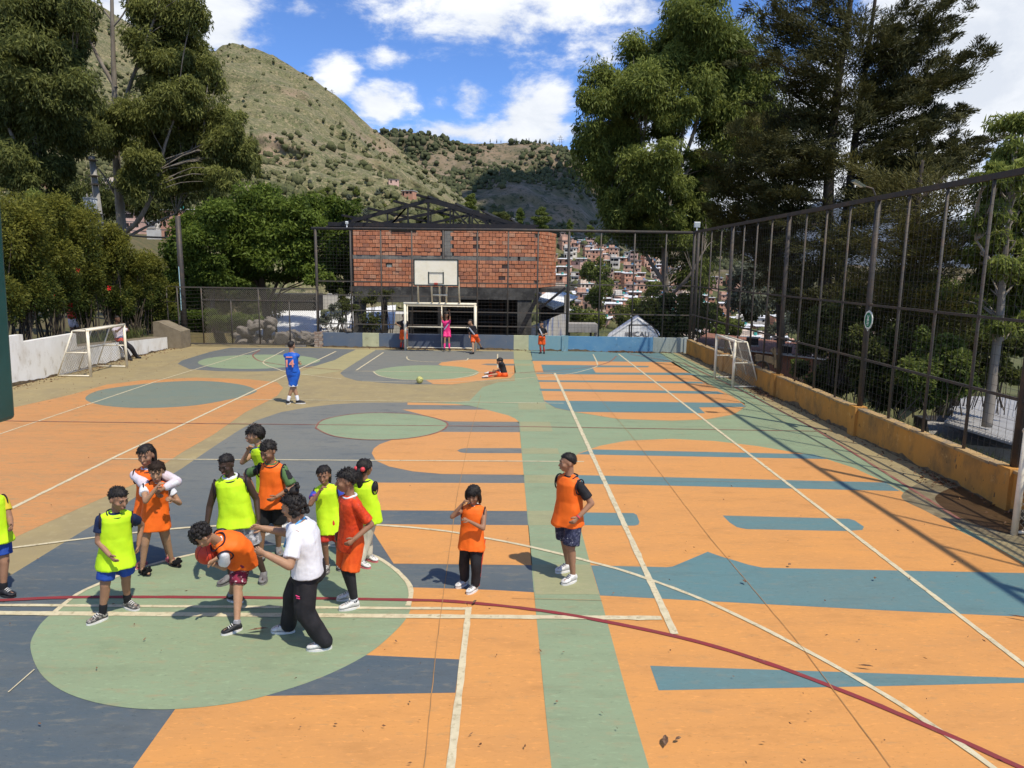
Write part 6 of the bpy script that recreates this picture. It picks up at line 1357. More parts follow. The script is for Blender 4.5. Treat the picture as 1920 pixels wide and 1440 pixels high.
mat('cloth_grey', (.24, .235, .24), .8, (.55, .54, .56), 22, .52, .58, worn=((.08, .08, .09), 30, .60, .64))
mat('print_maroon', (.26, .02, .055), .75, (.09, .012, .025), 20, .46, .54, worn=((.72, .62, .62), 26, .57, .60))
mat('print_navy', (.018, .022, .05), .75, (.05, .055, .10), 30, .5, .56, worn=((.42, .43, .47), 38, .60, .63))
mat('print_blue', (.04, .07, .40), .7, (.35, .04, .18), 22, .54, .58)
mat('stripe_green', (.09, .17, .06), .75)
mat('trim_black', (.02, .012, .02), .7)
mat('trim_coral', (.85, .33, .22), .6)
mat('rubber_white', (.74, .72, .67), .5, (.60, .57, .50), 12, .45, .7)
mat('shoe_white', (.70, .68, .63), .55, (.52, .50, .46), 16, .48, .62)
mat('shoe_black', (.018, .018, .02), .5, (.04, .04, .042), 18, .5, .6)
mat('shoe_grey', (.20, .19, .18), .6, (.12, .11, .105), 14, .45, .6)
mat('shoe_print', (.06, .055, .05), .7, (.34, .31, .27), 45, .5, .56)
mat('rubber_pink', (.62, .16, .17), .5)
mat('fur_black', (.006, .006, .006), .95, bump=1.0, bscale=120)
mat('sock_black', (.012, .012, .014), .85)
mat('eye_white', (.24, .19, .17), .6); mat('eye_dark', (.012, .008, .006), .25); mat('lip', (.22, .075, .06), .5); mat('brow', (.014, .010, .008), .8)
mat('ball_red', (.58, .075, .035), .5, (.56, .05, .025), 7, .4, .6)
mat('bead_red', (.62, .06, .07), .45)
mat('lanyard', (.10, .34, .62), .6)

def capsule(a, b, ra, rb, n=12, flat=None, cut=False):
    """tapered limb segment with rounded ends; flat=(axis, factor) squeezes it along one axis"""
    a, b = np.asarray(a, float), np.asarray(b, float); t = b - a; l = np.linalg.norm(t) + 1e-9; t = t / l
    u = np.array((0, 0, 1.)) if abs(t[2]) < .9 else np.array((0, 1., 0)); r = _n(np.cross(t, u)); w = np.cross(t, r); V, Fc = [], []
    prof = [(-ra * math.cos(q), ra * math.sin(q)) for q in (.12, .55, 1.05, 1.571)] + ([(l - .002, rb), (l, rb), (l, rb * .6), (l, rb * .2)] if cut else [(l + rb * math.sin(q), rb * math.cos(q)) for q in (0, .5, 1.0, 1.45)])
    an = np.arange(n) * 2 * math.pi / n
    for x, rr in prof: V.append(a + t * x + rr * (np.cos(an)[:, None] * r + np.sin(an)[:, None] * w))
    V = np.concatenate(V); k = len(prof)
    if flat is not None:
        ax = _n(flat[0]); o = (a + b) / 2; d = (V - o) @ ax; V = V - np.outer(d * (1 - flat[1]), ax)
    Fc = [(i * n + j, i * n + (j + 1) % n, (i + 1) * n + (j + 1) % n, (i + 1) * n + j) for i in range(k - 1) for j in range(n)] + [tuple(range(n - 1, -1, -1)), tuple((k - 1) * n + j for j in range(n))]
    return V, Fc
def fuse(mb, voxel, smooth=3, name='body'):
    """all overlapping shapes become one continuous skin"""
    me = mb.mesh('tmp'); o = bpy.data.objects.new('tmp', me); COL.objects.link(o)
    r = o.modifiers.new('r', 'REMESH'); r.mode = 'VOXEL'; r.voxel_size = voxel; r.use_smooth_shade = True
    if smooth: s_ = o.modifiers.new('s', 'SMOOTH'); s_.factor = .5; s_.iterations = smooth
    out = bpy.data.meshes.new_from_object(o.evaluated_get(bpy.context.evaluated_depsgraph_get())); out.name = name
    bpy.data.objects.remove(o); bpy.data.meshes.remove(me); return out
def join_mesh(me, mb):
    """append loose shapes (fingers) to a mesh"""
    bm = bmesh.new(); bm.from_mesh(me); t = mb.mesh('t', True); bm.from_mesh(t); bm.to_mesh(me); bm.free(); bpy.data.meshes.remove(t); return me
def verts_np(me):
    a = np.empty(len(me.vertices) * 3, np.float32); me.vertices.foreach_get('co', a); return a.reshape(-1, 3).astype(float)
def folds(me, seed, amp, sc, stretch=(1, 1, .35), fn=None, bias=.25):
    """cloth folds: push along the normals with a stretched noise"""
    V = verts_np(me); Nn = np.empty(len(V) * 3, np.float32); me.vertices.foreach_get('normal', Nn); Nn = Nn.reshape(-1, 3)
    d = fbm(V * np.array(stretch), sc, 3, seed) + bias; a = amp if fn is None else amp * fn(V); V = V + Nn * (d * a)[:, None]
    me.vertices.foreach_set('co', V.astype(np.float32).ravel()); me.update()
def ik(a, c, l1, l2, pole):
    d = c - a; L_ = np.linalg.norm(d); L_ = min(max(L_, abs(l1 - l2) + .01), (l1 + l2) * .998); t = _n(d); c2 = a + t * L_
    x = (l1 * l1 - l2 * l2 + L_ * L_) / (2 * L_); h = math.sqrt(max(l1 * l1 - x * x, 0)); p = pole - (pole @ t) * t; p = _n(p) if np.linalg.norm(p) > 1e-6 else np.array((0, 0, 1.))
    return a + t * x + p * h, c2
UP = np.array((0, 0, 1.))
def hd(deg): a = R_(deg); return np.array((math.sin(a), -math.cos(a), 0.0))      # 0 faces the camera, 90 the right of the picture
def curve_torso(pel, nk, fw, bend):
    mid = (pel + nk) / 2 + bend; return lambda s: (pel * (1 - s) ** 2 + 2 * mid * s * (1 - s) + nk * s * s) if s >= 0 else pel + (pel - mid) / np.linalg.norm(pel - mid) * (-s) * np.linalg.norm(nk - pel)
def ring_loft(mb, secs, n=28, cap=True):
    """secs: (centre, right, forward, half width, half depth)"""
    V = []; a = np.arange(n) * 2 * math.pi / n; e = 2 / 2.5
    ca, sa = np.sign(np.cos(a)) * np.abs(np.cos(a)) ** e, np.sign(np.sin(a)) * np.abs(np.sin(a)) ** e
    for c, r, f, w, d in secs: V.append(c + np.outer(ca * w, r) + np.outer(sa * d, f))
    k = len(secs); Fc = [(i * n + j, i * n + (j + 1) % n, (i + 1) * n + (j + 1) % n, (i + 1) * n + j) for i in range(k - 1) for j in range(n)]
    if cap: Fc += [tuple(range(n - 1, -1, -1)), tuple((k - 1) * n + j for j in range(n))]
    mb.add(np.concatenate(V), Fc)
def ring_tube(c, r, f, w, d, rad, m, name, parent, n=22, tilt=0.0):
    mb = MB(); e = 2 / 2.3; a = np.linspace(0, 2 * math.pi, n + 1)
    P = [c + r * np.sign(math.cos(q)) * abs(math.cos(q)) ** e * w + f * np.sign(math.sin(q)) * abs(math.sin(q)) ** e * d - UP * (tilt * max(math.sin(q), 0)) for q in a]
    mb.tube(P, rad, 6, cap=False); return mb.build(name, MATS[m], parent, True)

NP = [0]
def person(label, feet, h, face, pel=None, nk=None, head=None, look=None, nod=0, tilt=0, hands=(None, None), skin='tan', hair='short', haircol='hair_black', girl=False,
           top=None, sleeve=None, collar=None, bib=None, bottom=None, blen=.5, shoes='shoe_white', sole='rubber_white', sock=None, toes=(None, None), leg2=None, chest=None, bend=0.0, near=True, seat=False, hem=None, free=False, ph=.522, lean=0.0,
           elbow=(None, None), knee=None, headk=1.0, foot_z=(0, 0), curl=.55, extra=None, group=None, wide=1.0, slim=1.0):
    """feet: pixel positions of right and left sole; pel/nk/head/hands: (px, py, dY) or None; face/look: headings; h: height"""
    if not free: h = h * .955
    NP[0] += 1; sd = NP[0] * 3.7; rng = np.random.default_rng(NP[0]); vx = .0085 if near else .016
    fpos = [G(*feet[0][:2]), G(*feet[1][:2])] if not seat else [G(*feet[0][:2]), G(*feet[1][:2])]
    fpos = [p + UP * (.012 + z) for p, z in zip(fpos, foot_z)]
    base = (fpos[0] + fpos[1]) / 2; Yb = base[1]; fw = hd(face); rt = np.cross(fw, UP)
    P3 = lambda q: at(q[0], q[1], Yb + (q[2] if len(q) > 2 else 0))
    if free: pelvis, neck = P3(pel), P3(nk)
    else:          # upright: the photo column fixes the sideways place, the body its own heights
        pelvis = np.array((base[0], Yb, 0.0)) + UP * (ph * h)
        if pel:
            for _ in range(3): d_ = ray(pel[0], pel[1]); dep = Yb + (pel[2] if len(pel) > 2 else 0); pelvis = np.array((P3((pel[0], 720 - (pelvis[2] - H) * F / dep * 1.0 - 220, pel[2] if len(pel) > 2 else 0))[0], dep, ph * h))
        neck = pelvis + UP * (.302 * h)
        if nk: dep = pelvis[1] + (nk[2] if len(nk) > 2 else 0) - lean * h; neck = np.array((P3((nk[0], nk[1], dep - Yb))[0], dep, neck[2]))
    # keep the torso its length
    t = neck - pelvis; neck = pelvis + _n(t) * .302 * h
    cf = hd(chest) if chest is not None else fw; tdir = _n(neck - pelvis)
    cr = _n(np.cross(cf, tdir)); cfw = _n(np.cross(tdir, cr)); pr = _n(np.cross(fw, UP)); 
    spine = curve_torso(pelvis, neck, fw, cfw * (-.02 * h) + cfw * bend * h * -1.0)
    lf = hd(look if look is not None else face); hu0 = _n(UP * .92 + tdir * .35); hr = _n(np.cross(lf, hu0)); 
    Rn = Matrix.Rotation(R_(-nod), 3, Vector(hr)) ; hf = np.array(Rn @ Vector(_n(np.cross(hu0, hr)))); hu = np.array(Rn @ Vector(hu0))
    if tilt: Rt = Matrix.Rotation(R_(tilt), 3, Vector(hf)); hu = np.array(Rt @ Vector(hu)); hr = np.array(Rt @ Vector(hr))
    hh = h * (.170 if h < 1.5 else .150) * headk
    hc = neck + _n(tdir * .6 + hu * .6 + hf * .18) * (.045 * h + .46 * hh)
    if head: hc = P3(head)
    root = thing('person', base * (1, 1, 0), label, 'person', group)
    # --- skeleton
    sw, hw = .100 * h * wide, .050 * h
    sh = [neck - tdir * .046 * h + cr * sw, neck - tdir * .046 * h - cr * sw]      # right, left
    hip = [pelvis + pr * hw - UP * .015 * h, pelvis - pr * hw - UP * .015 * h]
    ank, tf = [], []
    for i in (0, 1):
        tdir_ = hd(toes[i]) if toes[i] is not None else hd(face + (12 if i == 0 else -12) * -1); tf.append(tdir_); ank.append(fpos[i] + UP * .045 * h - tdir_ * .035 * h)
    kn = []
    for i in (0, 1):
        kp = np.asarray(knee[i], float) if knee is not None and knee[i] is not None else fw * 1.0 + (pr if i == 0 else -pr) * .12
        k_, a_ = ik(hip[i], ank[i], .236 * h, .226 * h, kp); kn.append(k_)
        if np.linalg.norm(a_ - ank[i]) > .03 * h: ank[i] = ank[i]          # long reach: the shin stretches a little
    el, wr, hdirs = [], [], []
    for i in (0, 1):
        s_ = 1 if i == 0 else -1; q = hands[i]
        tgt = P3(q) if q is not None else sh[i] + cr * s_ * .075 * h + cfw * .035 * h - UP * .292 * h
        pole = np.asarray(elbow[i], float) if elbow[i] is not None else -cfw * .8 + cr * s_ * .45 - UP * .25
        e_, w_ = ik(sh[i], tgt, .168 * h, .148 * h, pole)
        if q is not None:
            for _ in range(3): e_, w_ = ik(sh[i], tgt - _n(w_ - e_) * .055 * h, .168 * h, .148 * h, pole)
        el.append(e_); wr.append(w_)
    # --- body, one skin
    mb = MB(); A = lambda *q, **k: mb.add(*capsule(*q, **k))
    g = .94 if girl else 1.0; g *= slim
    ring_loft(mb, [(spine(s), _n(pr * (1 - max(s, 0)) + cr * max(s, 0)), _n(fw * (1 - max(s, 0)) + cfw * max(s, 0)), w * h * g * wide, d * h * g) for s, w, d in ((-.16, .050, .05), (-.05, .092, .070), (.12, .094, .068), (.38, .082, .060), (.65, .090, .066), (.85, .094, .058), (.97, .062, .040), (1.03, .03, .03))], 20)
    A(sh[0] + tdir * .004 * h, sh[1] + tdir * .004 * h, .030 * h * g, .030 * h * g); A(sh[0] + tdir * .006 * h, neck + tdir * .012 * h, .023 * h, .022 * h); A(sh[1] + tdir * .006 * h, neck + tdir * .012 * h, .023 * h, .022 * h); A(neck - tdir * .03 * h, hc - hu * hh * .18 - hf * hh * .10, .036 * h * g, .031 * h * g)
    for i in (0, 1):
        A(hip[i], kn[i], .056 * h * g, .036 * h * g); A(kn[i], ank[i] + UP * .005 * h, .034 * h * g, .021 * h * g); cm_ = kn[i] + (ank[i] - kn[i]) * .32 - _n(np.cross(np.cross(ank[i] - kn[i], fw), ank[i] - kn[i]) + 1e-9) * 0
        A(kn[i] + (ank[i] - kn[i]) * .15 - tf[i] * .010 * h, kn[i] + (ank[i] - kn[i]) * .5 - tf[i] * .008 * h, .030 * h * g, .026 * h * g); A(ank[i] - UP * .01 * h, fpos[i] + UP * .018 * h + tf[i] * .055 * h, .020 * h, .015 * h); A(ank[i] - UP * .012 * h, fpos[i] + UP * .016 * h - tf[i] * .048 * h, .019 * h, .016 * h)
        A(sh[i], el[i], .031 * h * g, .024 * h * g); A(el[i], wr[i], .0245 * h * g, .0165 * h * g)
        fdir = _n(wr[i] - el[i]); s_ = 1 if i == 0 else -1
        pn = -cr * s_; pn = _n(pn - (pn @ fdir) * fdir) if abs(pn @ fdir) < .92 else _n(cfw - (cfw @ fdir) * fdir)
        th = _n(np.cross(fdir, pn)) * 1.0
        if th @ (cfw + UP * .2) < 0: th = -th
        hl = .052 * h; hdirs.append((fdir, pn, th)); A(wr[i], wr[i] + fdir * hl * .85, .017 * h, .021 * h, flat=(pn, .55))
    Rh = np.array([hr, hf, hu]).T; HP = lambda x, y, z: hc + Rh @ (np.array((x, y, z)) * hh)
    def E(x, y, z, rx, ry, rz): mb.sphere(HP(x, y, z), np.array((rx, ry, rz)) * hh, 14, 10, R=Rh)
    E(0, -.05, .11, .335, .405, .375); E(0, .10, -.10, .275, .30, .36); E(0, .16, -.32, .185, .20, .16); A(HP(0, .36, .02), HP(0, .455, -.14), .030 * hh, .055 * hh); E(0, .375, -.285, .11, .055, .05); A(HP(-.13, .335, .07), HP(.13, .335, .07), .055 * hh, .055 * hh)
    for s_ in (-1, 1): E(s_ * .335, -.03, -.04, .045, .09, .13); E(s_ * .16, .24, -.12, .12, .12, .11)
    body = fuse(mb, vx if near else vx, 3)
    fm = MB()
    for i in (0, 1):                                # five fingers on each hand, rooted in the palm
        fdir, pn, th = hdirs[i]; o = wr[i] + fdir * .035 * h; L0 = .046 * h
        for k_, (off, ln) in enumerate(((.95, .92), (.33, 1.05), (-.30, .98), (-.90, .78))):
            b0 = o + th * off * .0165 * h; c1 = curl * (1 + .1 * k_); p = [b0]
            d = fdir
            for sgm, bd in ((.42, .3), (.33, .8), (.25, .9)):
                d = _n(d * math.cos(c1 * bd) + pn * math.sin(c1 * bd)); p.append(p[-1] + d * L0 * ln * sgm * 1.05)
            fm.tube(p, [.0070 * h, .0066 * h, .0060 * h, .0042 * h], 6)
        b0 = wr[i] + fdir * .012 * h + th * .012 * h; p1 = b0 + _n(fdir * .75 + th * .8 + pn * .25) * .026 * h; p2 = p1 + _n(fdir * .95 + th * .25 + pn * .35) * .022 * h; fm.tube([b0, p1, p2], [.0085 * h, .0075 * h, .005 * h], 6)
    join_mesh(body, fm)
    sk = MATS['skin_' + skin]; link('body', body, sk, root)
    # --- face
    for s_ in (-1, 1):
        if near:
            m2 = MB(); m2.sphere(HP(s_ * .135, .335, .015), np.array((.055, .040, .020)) * hh, 10, 6, R=Rh); m2.build('eye', MATS['eye_white'], root, True)
            m2 = MB(); m2.sphere(HP(s_ * .132, .362, .014), np.array((.030, .026, .024)) * hh, 8, 6, R=Rh); m2.build('iris', MATS['eye_dark'], root, True)
        m2 = MB(); m2.add(*capsule(HP(s_ * .06, .395, .095), HP(s_ * .20, .345, .10), .018 * hh, .012 * hh, 6)); m2.build('eyebrow', MATS['brow'], root, True)
    m2 = MB(); m2.sphere(HP(0, .405, -.285), np.array((.095, .035, .030)) * hh, 10, 6, R=Rh); m2.build('mouth', MATS['lip'], root, True)
    # --- hair: a cap grown over the skull
    mh = MB(); nu, nv = (26, 18) if near else (16, 11); V = []
    thick, low, nz = {'short': (1.08, -.80, .06), 'fade': (1.055, -.60, .03), 'curly': (1.16, -.80, .10), 'afro': (1.15, -.7, .06), 'bun': (1.18, -.95, .10), 'mop': (1.15, -.90, .12), 'pony': (1.08, -.95, .035), 'long': (1.11, -1.0, .05), 'bangs': (1.12, -1.0, .03), 'crop': (1.09, -.70, .08)}[hair]
    fr = {'bangs': .04, 'mop': .14, 'crop': .26, 'fade': .40, 'short': .34}.get(hair, .40)
    for i in range(nv + 1):
        q = math.pi * i / nv
        for j in range(nu):
            p_ = 2 * math.pi * j / nu; d = np.array((math.sin(q) * math.cos(p_), math.sin(q) * math.sin(p_), math.cos(q)))
            edge = (d[2] - (low + (fr - low) * max(min((d[1] + .52) / .98, 1), 0) ** .8)) / .15 + .75 + 1.3 * mnoise.noise(Vector(d * 9) + Vector((sd, sd, 0))); k_ = min(max(edge, 0), 1); nn = mnoise.noise(Vector(d * (7 if nz > .05 else 4)) + Vector((sd, 0, 0))) * nz + (mnoise.noise(Vector(d * 15) + Vector((0, sd, 0))) * nz * .6 if nz > .05 else 0)
            r = (thick + nn) * k_ + .84 * (1 - k_); V.append(HP(0, -.05, .11) + Rh @ (d * np.array((.335, .405, .375)) * r * hh))
    mh.add(V, [(i * nu + j, (i + 1) * nu + j, (i + 1) * nu + (j + 1) % nu, i * nu + (j + 1) % nu) for i in range(nv) for j in range(nu)])
    if hair == 'bun': mh.sphere(HP(0, -.30, .58), .20 * hh, 14, 10); [mh.sphere(HP(*(rng.normal(size=3) * (.13, .13, .10) + (0, -.30, .60))), .09 * hh, 8, 6) for _ in range(9)]; [mh.sphere(HP(*(np.array((.34 * math.cos(q) * .95, -.18 + .36 * math.sin(q), rng.uniform(-.38, .2))))), .11 * hh, 8, 6) for q in rng.uniform(2.6, 6.6, 40)]
    if hair == 'curly': [mh.sphere(HP(0, -.05, .11) + Rh @ (_n(rng.normal(size=3) * (1, .9, .6) + (0, -.35, .75)) * np.array((.37, .43, .41)) * hh), rng.uniform(.07, .11) * hh, 8, 6) for _ in range(46)]
    if hair == 'pony' or hair == 'long':
        k_ = -1 if hair == 'pony' else 0; P = [HP(.05 * k_, -.42, .12), HP(.10 * k_, -.60, -.05), HP(.12 * k_, -.56, -.45), HP(.10 * k_, -.46, -.95), HP(.06, -.42, -1.35)] if hair == 'pony' else [HP(0, -.40, .1), HP(0, -.50, -.3), HP(0.02, -.46, -.9), HP(.03, -.42, -1.5), HP(.02, -.38, -2.0)]
        mh.tube(catmull(P, False, 5), np.interp(np.linspace(0, 1, 21), [0, .15, .5, 1], [.10, .17, .15, .03]) * hh * (1 if hair == 'pony' else 1.15), 10)
    if hair == 'bangs':
        for s_ in (-1, 1): mh.tube(catmull([HP(s_ * .30, .05, .2), HP(s_ * .37, .02, -.15), HP(s_ * .33, -.10, -.52)], False, 5), np.linspace(.13, .09, 11) * hh, 8)
        mh.tube(catmull([HP(0, -.36, .1), HP(0, -.42, -.3), HP(0, -.32, -.72)], False, 5), np.linspace(.22, .14, 11) * hh, 10)
    if near:                                        # loose strands roughen the cap
        Ls, cur = {'short': (.07, .5), 'fade': (.045, .9), 'curly': (.08, 1.2), 'bun': (.10, .8), 'mop': (.20, .18), 'pony': (.22, .0), 'long': (.26, .0), 'bangs': (.24, .0), 'crop': (.11, .35)}.get(hair, (.2, .2))
        for _ in range(420):
            d = _n(rng.normal(size=3) * (1, 1, .9) + (0, -.25, .35)); thr = low + (fr - low) * max(min((d[1] + .52) / .98, 1), 0) ** .8
            if d[2] < thr + .02: continue
            o = HP(0, -.05, .11) + Rh @ (d * np.array((.335, .405, .375)) * (thick - .015) * hh); out = _n(Rh @ d); fl = _n((-UP + Rh @ np.array((0, -.5, 0))) + rng.normal(size=3) * (.45 if cur > .3 else .18)); fl = fl - (fl @ out) * out
            ax = _n(out * cur + fl * (1 - min(cur, .8)) + rng.normal(size=3) * (.15 if cur > .3 else .04)); L_ = Ls * hh * rng.uniform(.5, 1.3); sd_ = _n(np.cross(ax, out) + rng.normal(size=3) * .2) * hh * rng.uniform(.018, .035)
            mh.add([o - out * .02 * hh + sd_, o - out * .02 * hh - sd_, o + ax * L_ - out * (.03 * hh if cur < .3 else 0), o + ax * L_ * .5 + out * .03 * hh], [(0, 1, 3), (1, 2, 3), (2, 0, 3)])
    mh.build('hair', MATS['hair_black' if haircol == 'hair_black' else haircol], root, True)
    # --- clothes
    def frame(s):
        k_ = min(max(s, 0), 1); return spine(s), _n(pr * (1 - k_) + cr * k_), _n(fw * (1 - k_) + cfw * k_)
    fall = lambda s: (spine(0) + (spine(s) - spine(0)) * .55 + np.array((0, 0, s * .302 * h)) * .45) if s < 0 else spine(s)
    def shell(secs, extra_caps, name, m, amp, hem_z=None, fold_sc=9, seed=0, k=1.0):
        q = MB(); ring_loft(q, [(fall(s), frame(s)[1], frame(s)[2], w * h * wide * max(slim, 1) * k, d * h * max(slim, 1) * k) for s, w, d in secs], 30)
        for e in extra_caps: q.add(*e)
        me = fuse(q, vx, 2, name); zc = spine(.8)[2]
        (folds(me, sd + seed + 40, .012 * h, 4.2 / h, (1, 1, .9), bias=.25), folds(me, sd + 7, .0030 * h, 11 / h, (1, 1, .5), bias=.2)) if name == 'bib' else folds(me, sd + 7, .0045 * h, 14 / h, (1, 1, .8), bias=.3); folds(me, sd + seed, amp * h * 1.0, 6.5 / h, (1, 1, .22), lambda V: np.clip((zc - V[:, 2]) / (.35 * h), .15, 1), bias=.12); return link(name, me, MATS[m], root)
    if top:
        caps = []
        for i in (0, 1):
            if sleeve and sleeve[0] > 0:
                e = sh[i] + (el[i] - sh[i]) * min(sleeve[0], 1); caps.append(capsule(sh[i] - tdir * .004 * h, e, .036 * h * slim, (.040 if sleeve[0] < 1.01 else .032) * h * slim, cut=sleeve[0] < 1.01)); caps.append(capsule(sh[i] - tdir * .002 * h, neck - tdir * .012 * h, (.032 if bib else .036) * h, .031 * h))
                if sleeve[0] > 1.01: caps.append(capsule(el[i], el[i] + (wr[i] - el[i]) * (sleeve[0] - 1), .034 * h, .026 * h))
        hm = hem if (hem is not None and not bib) else -.10
        shell([(hm, .104, .082), (.05, .103, .078), (.38, .096, .072), (.68, .101, .076), (.86, .103, .066), (.97, .070, .047), (1.035, .040, .039)], caps, 'shirt', top, .010, k=.83 if bib else 1.0)
        if sleeve and sleeve[0] > 0 and sleeve[1] != top:
            for i in (0, 1):
                q = MB(); e = sh[i] + (el[i] - sh[i]) * min(sleeve[0], 1); q.add(*capsule(sh[i] - tdir * .004 * h, e, .0385 * h, .0415 * h, cut=sleeve[0] < 1.01))
                if sleeve[0] > 1.01: q.add(*capsule(el[i], el[i] + (wr[i] - el[i]) * (sleeve[0] - 1), .038 * h, .029 * h))
                me = fuse(q, vx, 2, 'sleeve'); folds(me, sd + i, .010 * h, 12 / h); link('sleeve', me, MATS[sleeve[1]], root)
    if collar: c, r, f = frame(1.0); ring_tube(c + tdir * .012 * h, r, f, .047 * h, .043 * h, .0085 * h, collar, 'collar', root, tilt=.015 * h)
    if bib:
        hm = hem if hem is not None else -.42
        shell([(hm, .126, .106), (hm * .5, .119, .098), (.02, .112, .090), (.38, .103, .082), (.66, .102, .082), (.82, .100, .078), (.93, .090, .064), (1.0, .060, .052)], [capsule(sh[0] + cr * -.022 * h + tdir * .006 * h, neck - tdir * .008 * h + cr * .03 * h, .034 * h, .031 * h), capsule(sh[1] + cr * .022 * h + tdir * .006 * h, neck - tdir * .008 * h - cr * .03 * h, .034 * h, .031 * h)], 'bib', bib, .017, seed=2)
        c, r, f = frame(.985); ring_tube(c + tdir * .013 * h, r, f, .062 * h, .058 * h, .0058 * h, 'trim_black', 'neck_trim', root, tilt=.030 * h)
        for i in (0, 1):
            d = _n(el[i] - sh[i]); o = sh[i] + d * .012 * h; out = (cr if i == 0 else -cr); a1 = _n(tdir - (tdir @ out) * out); a2 = np.cross(out, a1); ring_tube(sh[i] - tdir * .016 * h + out * .006 * h, a1, a2, .058 * h, .047 * h, .0055 * h, 'trim_black', 'arm_trim', root)
    if bottom:
        q = MB(); ring_loft(q, [(fall(s), frame(0)[1], frame(0)[2], w * h * max(slim, 1), d * h * max(slim, 1)) for s, w, d in ((-.30, .050, .06), (-.18, .101, .082), (-.04, .103, .080), (.14, .098, .073))], 24)
        for i in (0, 1):
            e = min(blen, 1.0); ke = hip[i] + (kn[i] - hip[i]) * min(e / .5, 1.0)
            full = blen > .75
            q.add(*capsule(hip[i], ke, .065 * h * max(slim, 1), (.050 if full else .063) * h * max(slim, 1), cut=not full and blen <= .5))
            if blen > .5: q.add(*capsule(kn[i], kn[i] + (ank[i] - kn[i]) * min((blen - .5) / .5, 1.0), (.049 if full else .055) * h * max(slim, 1), (.040 if full else .052) * h * max(slim, 1)))
        me = fuse(q, vx, 2, 'trousers' if blen > .75 else 'shorts'); folds(me, sd + 5, .012 * h, 10 / h); link(me.name.split('.')[0], me, MATS[bottom], root)
    if leg2:
        for i in (0, 1):
            q = MB(); q.add(*capsule(kn[i], ank[i], .042 * h, .027 * h)); q.add(*capsule(kn[i] + (hip[i] - kn[i]) * .4, kn[i], .052 * h, .043 * h)); me = fuse(q, vx, 2, 'legging'); link('legging', me, MATS[leg2], root)
    for i in (0, 1):
        o, d, sdv = fpos[i], tf[i], np.cross(tf[i], UP); L_ = .148 * h
        if sock: q = MB(); q.add(*capsule(ank[i] + (kn[i] - ank[i]) * sock[1], ank[i] - UP * .01 * h, .029 * h, .025 * h)); q.build('sock', MATS[sock[0]], root, True)
        if shoes in ('slide', 'slide_pink'):
            q = MB(); ring_loft(q, [(o + d * t_ * L_ + UP * z, sdv, d, w * h, .001) for t_, z, w in ()], 8) if False else None
            q = MB(); pts = [(o + d * L_ * math.cos(a) * .52 + sdv * .029 * h * math.sin(a)) for a in np.linspace(0, 2 * math.pi, 17)[:-1]]; q.prism([p[:2] for p in pts], .004, .022); q.build('sandal_sole', MATS['shoe_black' if shoes == 'slide' else 'rubber_pink'], root)
            if shoes == 'slide': 
                q = MB(); c = o + d * .028 * h + UP * .035 * h; q.sphere(c, (.036 * h, .036 * h, .026 * h), 12, 8); [q.sphere(c + rng.normal(size=3) * (.020, .020, .012) * h, .014 * h, 6, 5) for _ in range(26)]; q.build('pompom', MATS['fur_black'], root, True)
            else: q = MB(); [q.tube([o + d * k_ * .03 * h + sdv * .03 * h + UP * .02, o + d * k_ * .03 * h + UP * .05 * h * .9, o + d * k_ * .03 * h - sdv * .03 * h + UP * .02], .009 * h, 6) for k_ in (.4, 1.3)]; q.build('strap', MATS['rubber_pink'], root, True)
            continue
        q = MB(); secs = []
        for t_, w, z0, z1 in ((-.46, .016, .012, .040), (-.40, .024, .010, .055), (-.22, .027, .010, .064), (-.02, .027, .010, .056), (.18, .031, .010, .040), (.36, .031, .010, .032), (.48, .023, .011, .026), (.535, .010, .013, .020)):
            secs.append((o + d * t_ * L_ + UP * ((z0 + z1) / 2 * h), sdv, UP, w * h, (z1 - z0) / 2 * h))
        ring_loft(q, secs, 14); s_ = q.build('shoe', MATS[shoes], root, True)
        q = MB(); pts = [(o + d * L_ * (math.cos(a) * .53 + .03) + sdv * .033 * h * math.sin(a) * (1 + .12 * math.cos(a))) for a in np.linspace(0, 2 * math.pi, 19)[:-1]]; q.prism([p[:2] for p in pts], o[2] - .010, o[2] - .010 + .016 * h); q.build('sole', MATS[sole], s_)
        if near and shoes in ('shoe_white', 'shoe_print', 'shoe_black'):
            q = MB(); [q.tube([o + d * t_ * L_ + sdv * .018 * h + UP * z_ * h, o + d * (t_ + .02) * L_ + UP * (z_ + .008) * h, o + d * t_ * L_ - sdv * .018 * h + UP * z_ * h], .0035 * h, 4) for t_, z_ in ((.0, .054), (.09, .047), (.18, .040))]; q.build('laces', MATS['rubber_white' if shoes != 'shoe_white' else 'cloth_grey'], s_, True)
    return dict(root=root, h=h, hc=hc, HP=HP, Rh=Rh, hh=hh, neck=neck, spine=spine, frame=frame, sh=sh, el=el, wr=wr, kn=kn, hip=hip, ank=ank, cr=cr, cfw=cfw, tdir=tdir, fpos=fpos, tf=tf, vx=vx)

def hgt(px, py, feet): 
    b = (G(*feet[0]) + G(*feet[1])) / 2; return at(px, py, b[1])[2]
# 1 boy at the left edge
f = [(-14, 1112), (14, 1118)]
person('child in yellow bib and red trimmed blue shorts cut off at the frame edge', f, 1.42, 62, hands=((-42, 1000, 0), (22, 992, -.15)), skin='mid', top='cloth_yellow', sleeve=(.55, 'cloth_yellow'), bib='bib_yellow', hem=-.22, bottom='cloth_blue', blen=.36, shoes='shoe_black', sole='shoe_black', sock=('sock_black', .2), toes=(70, 75))
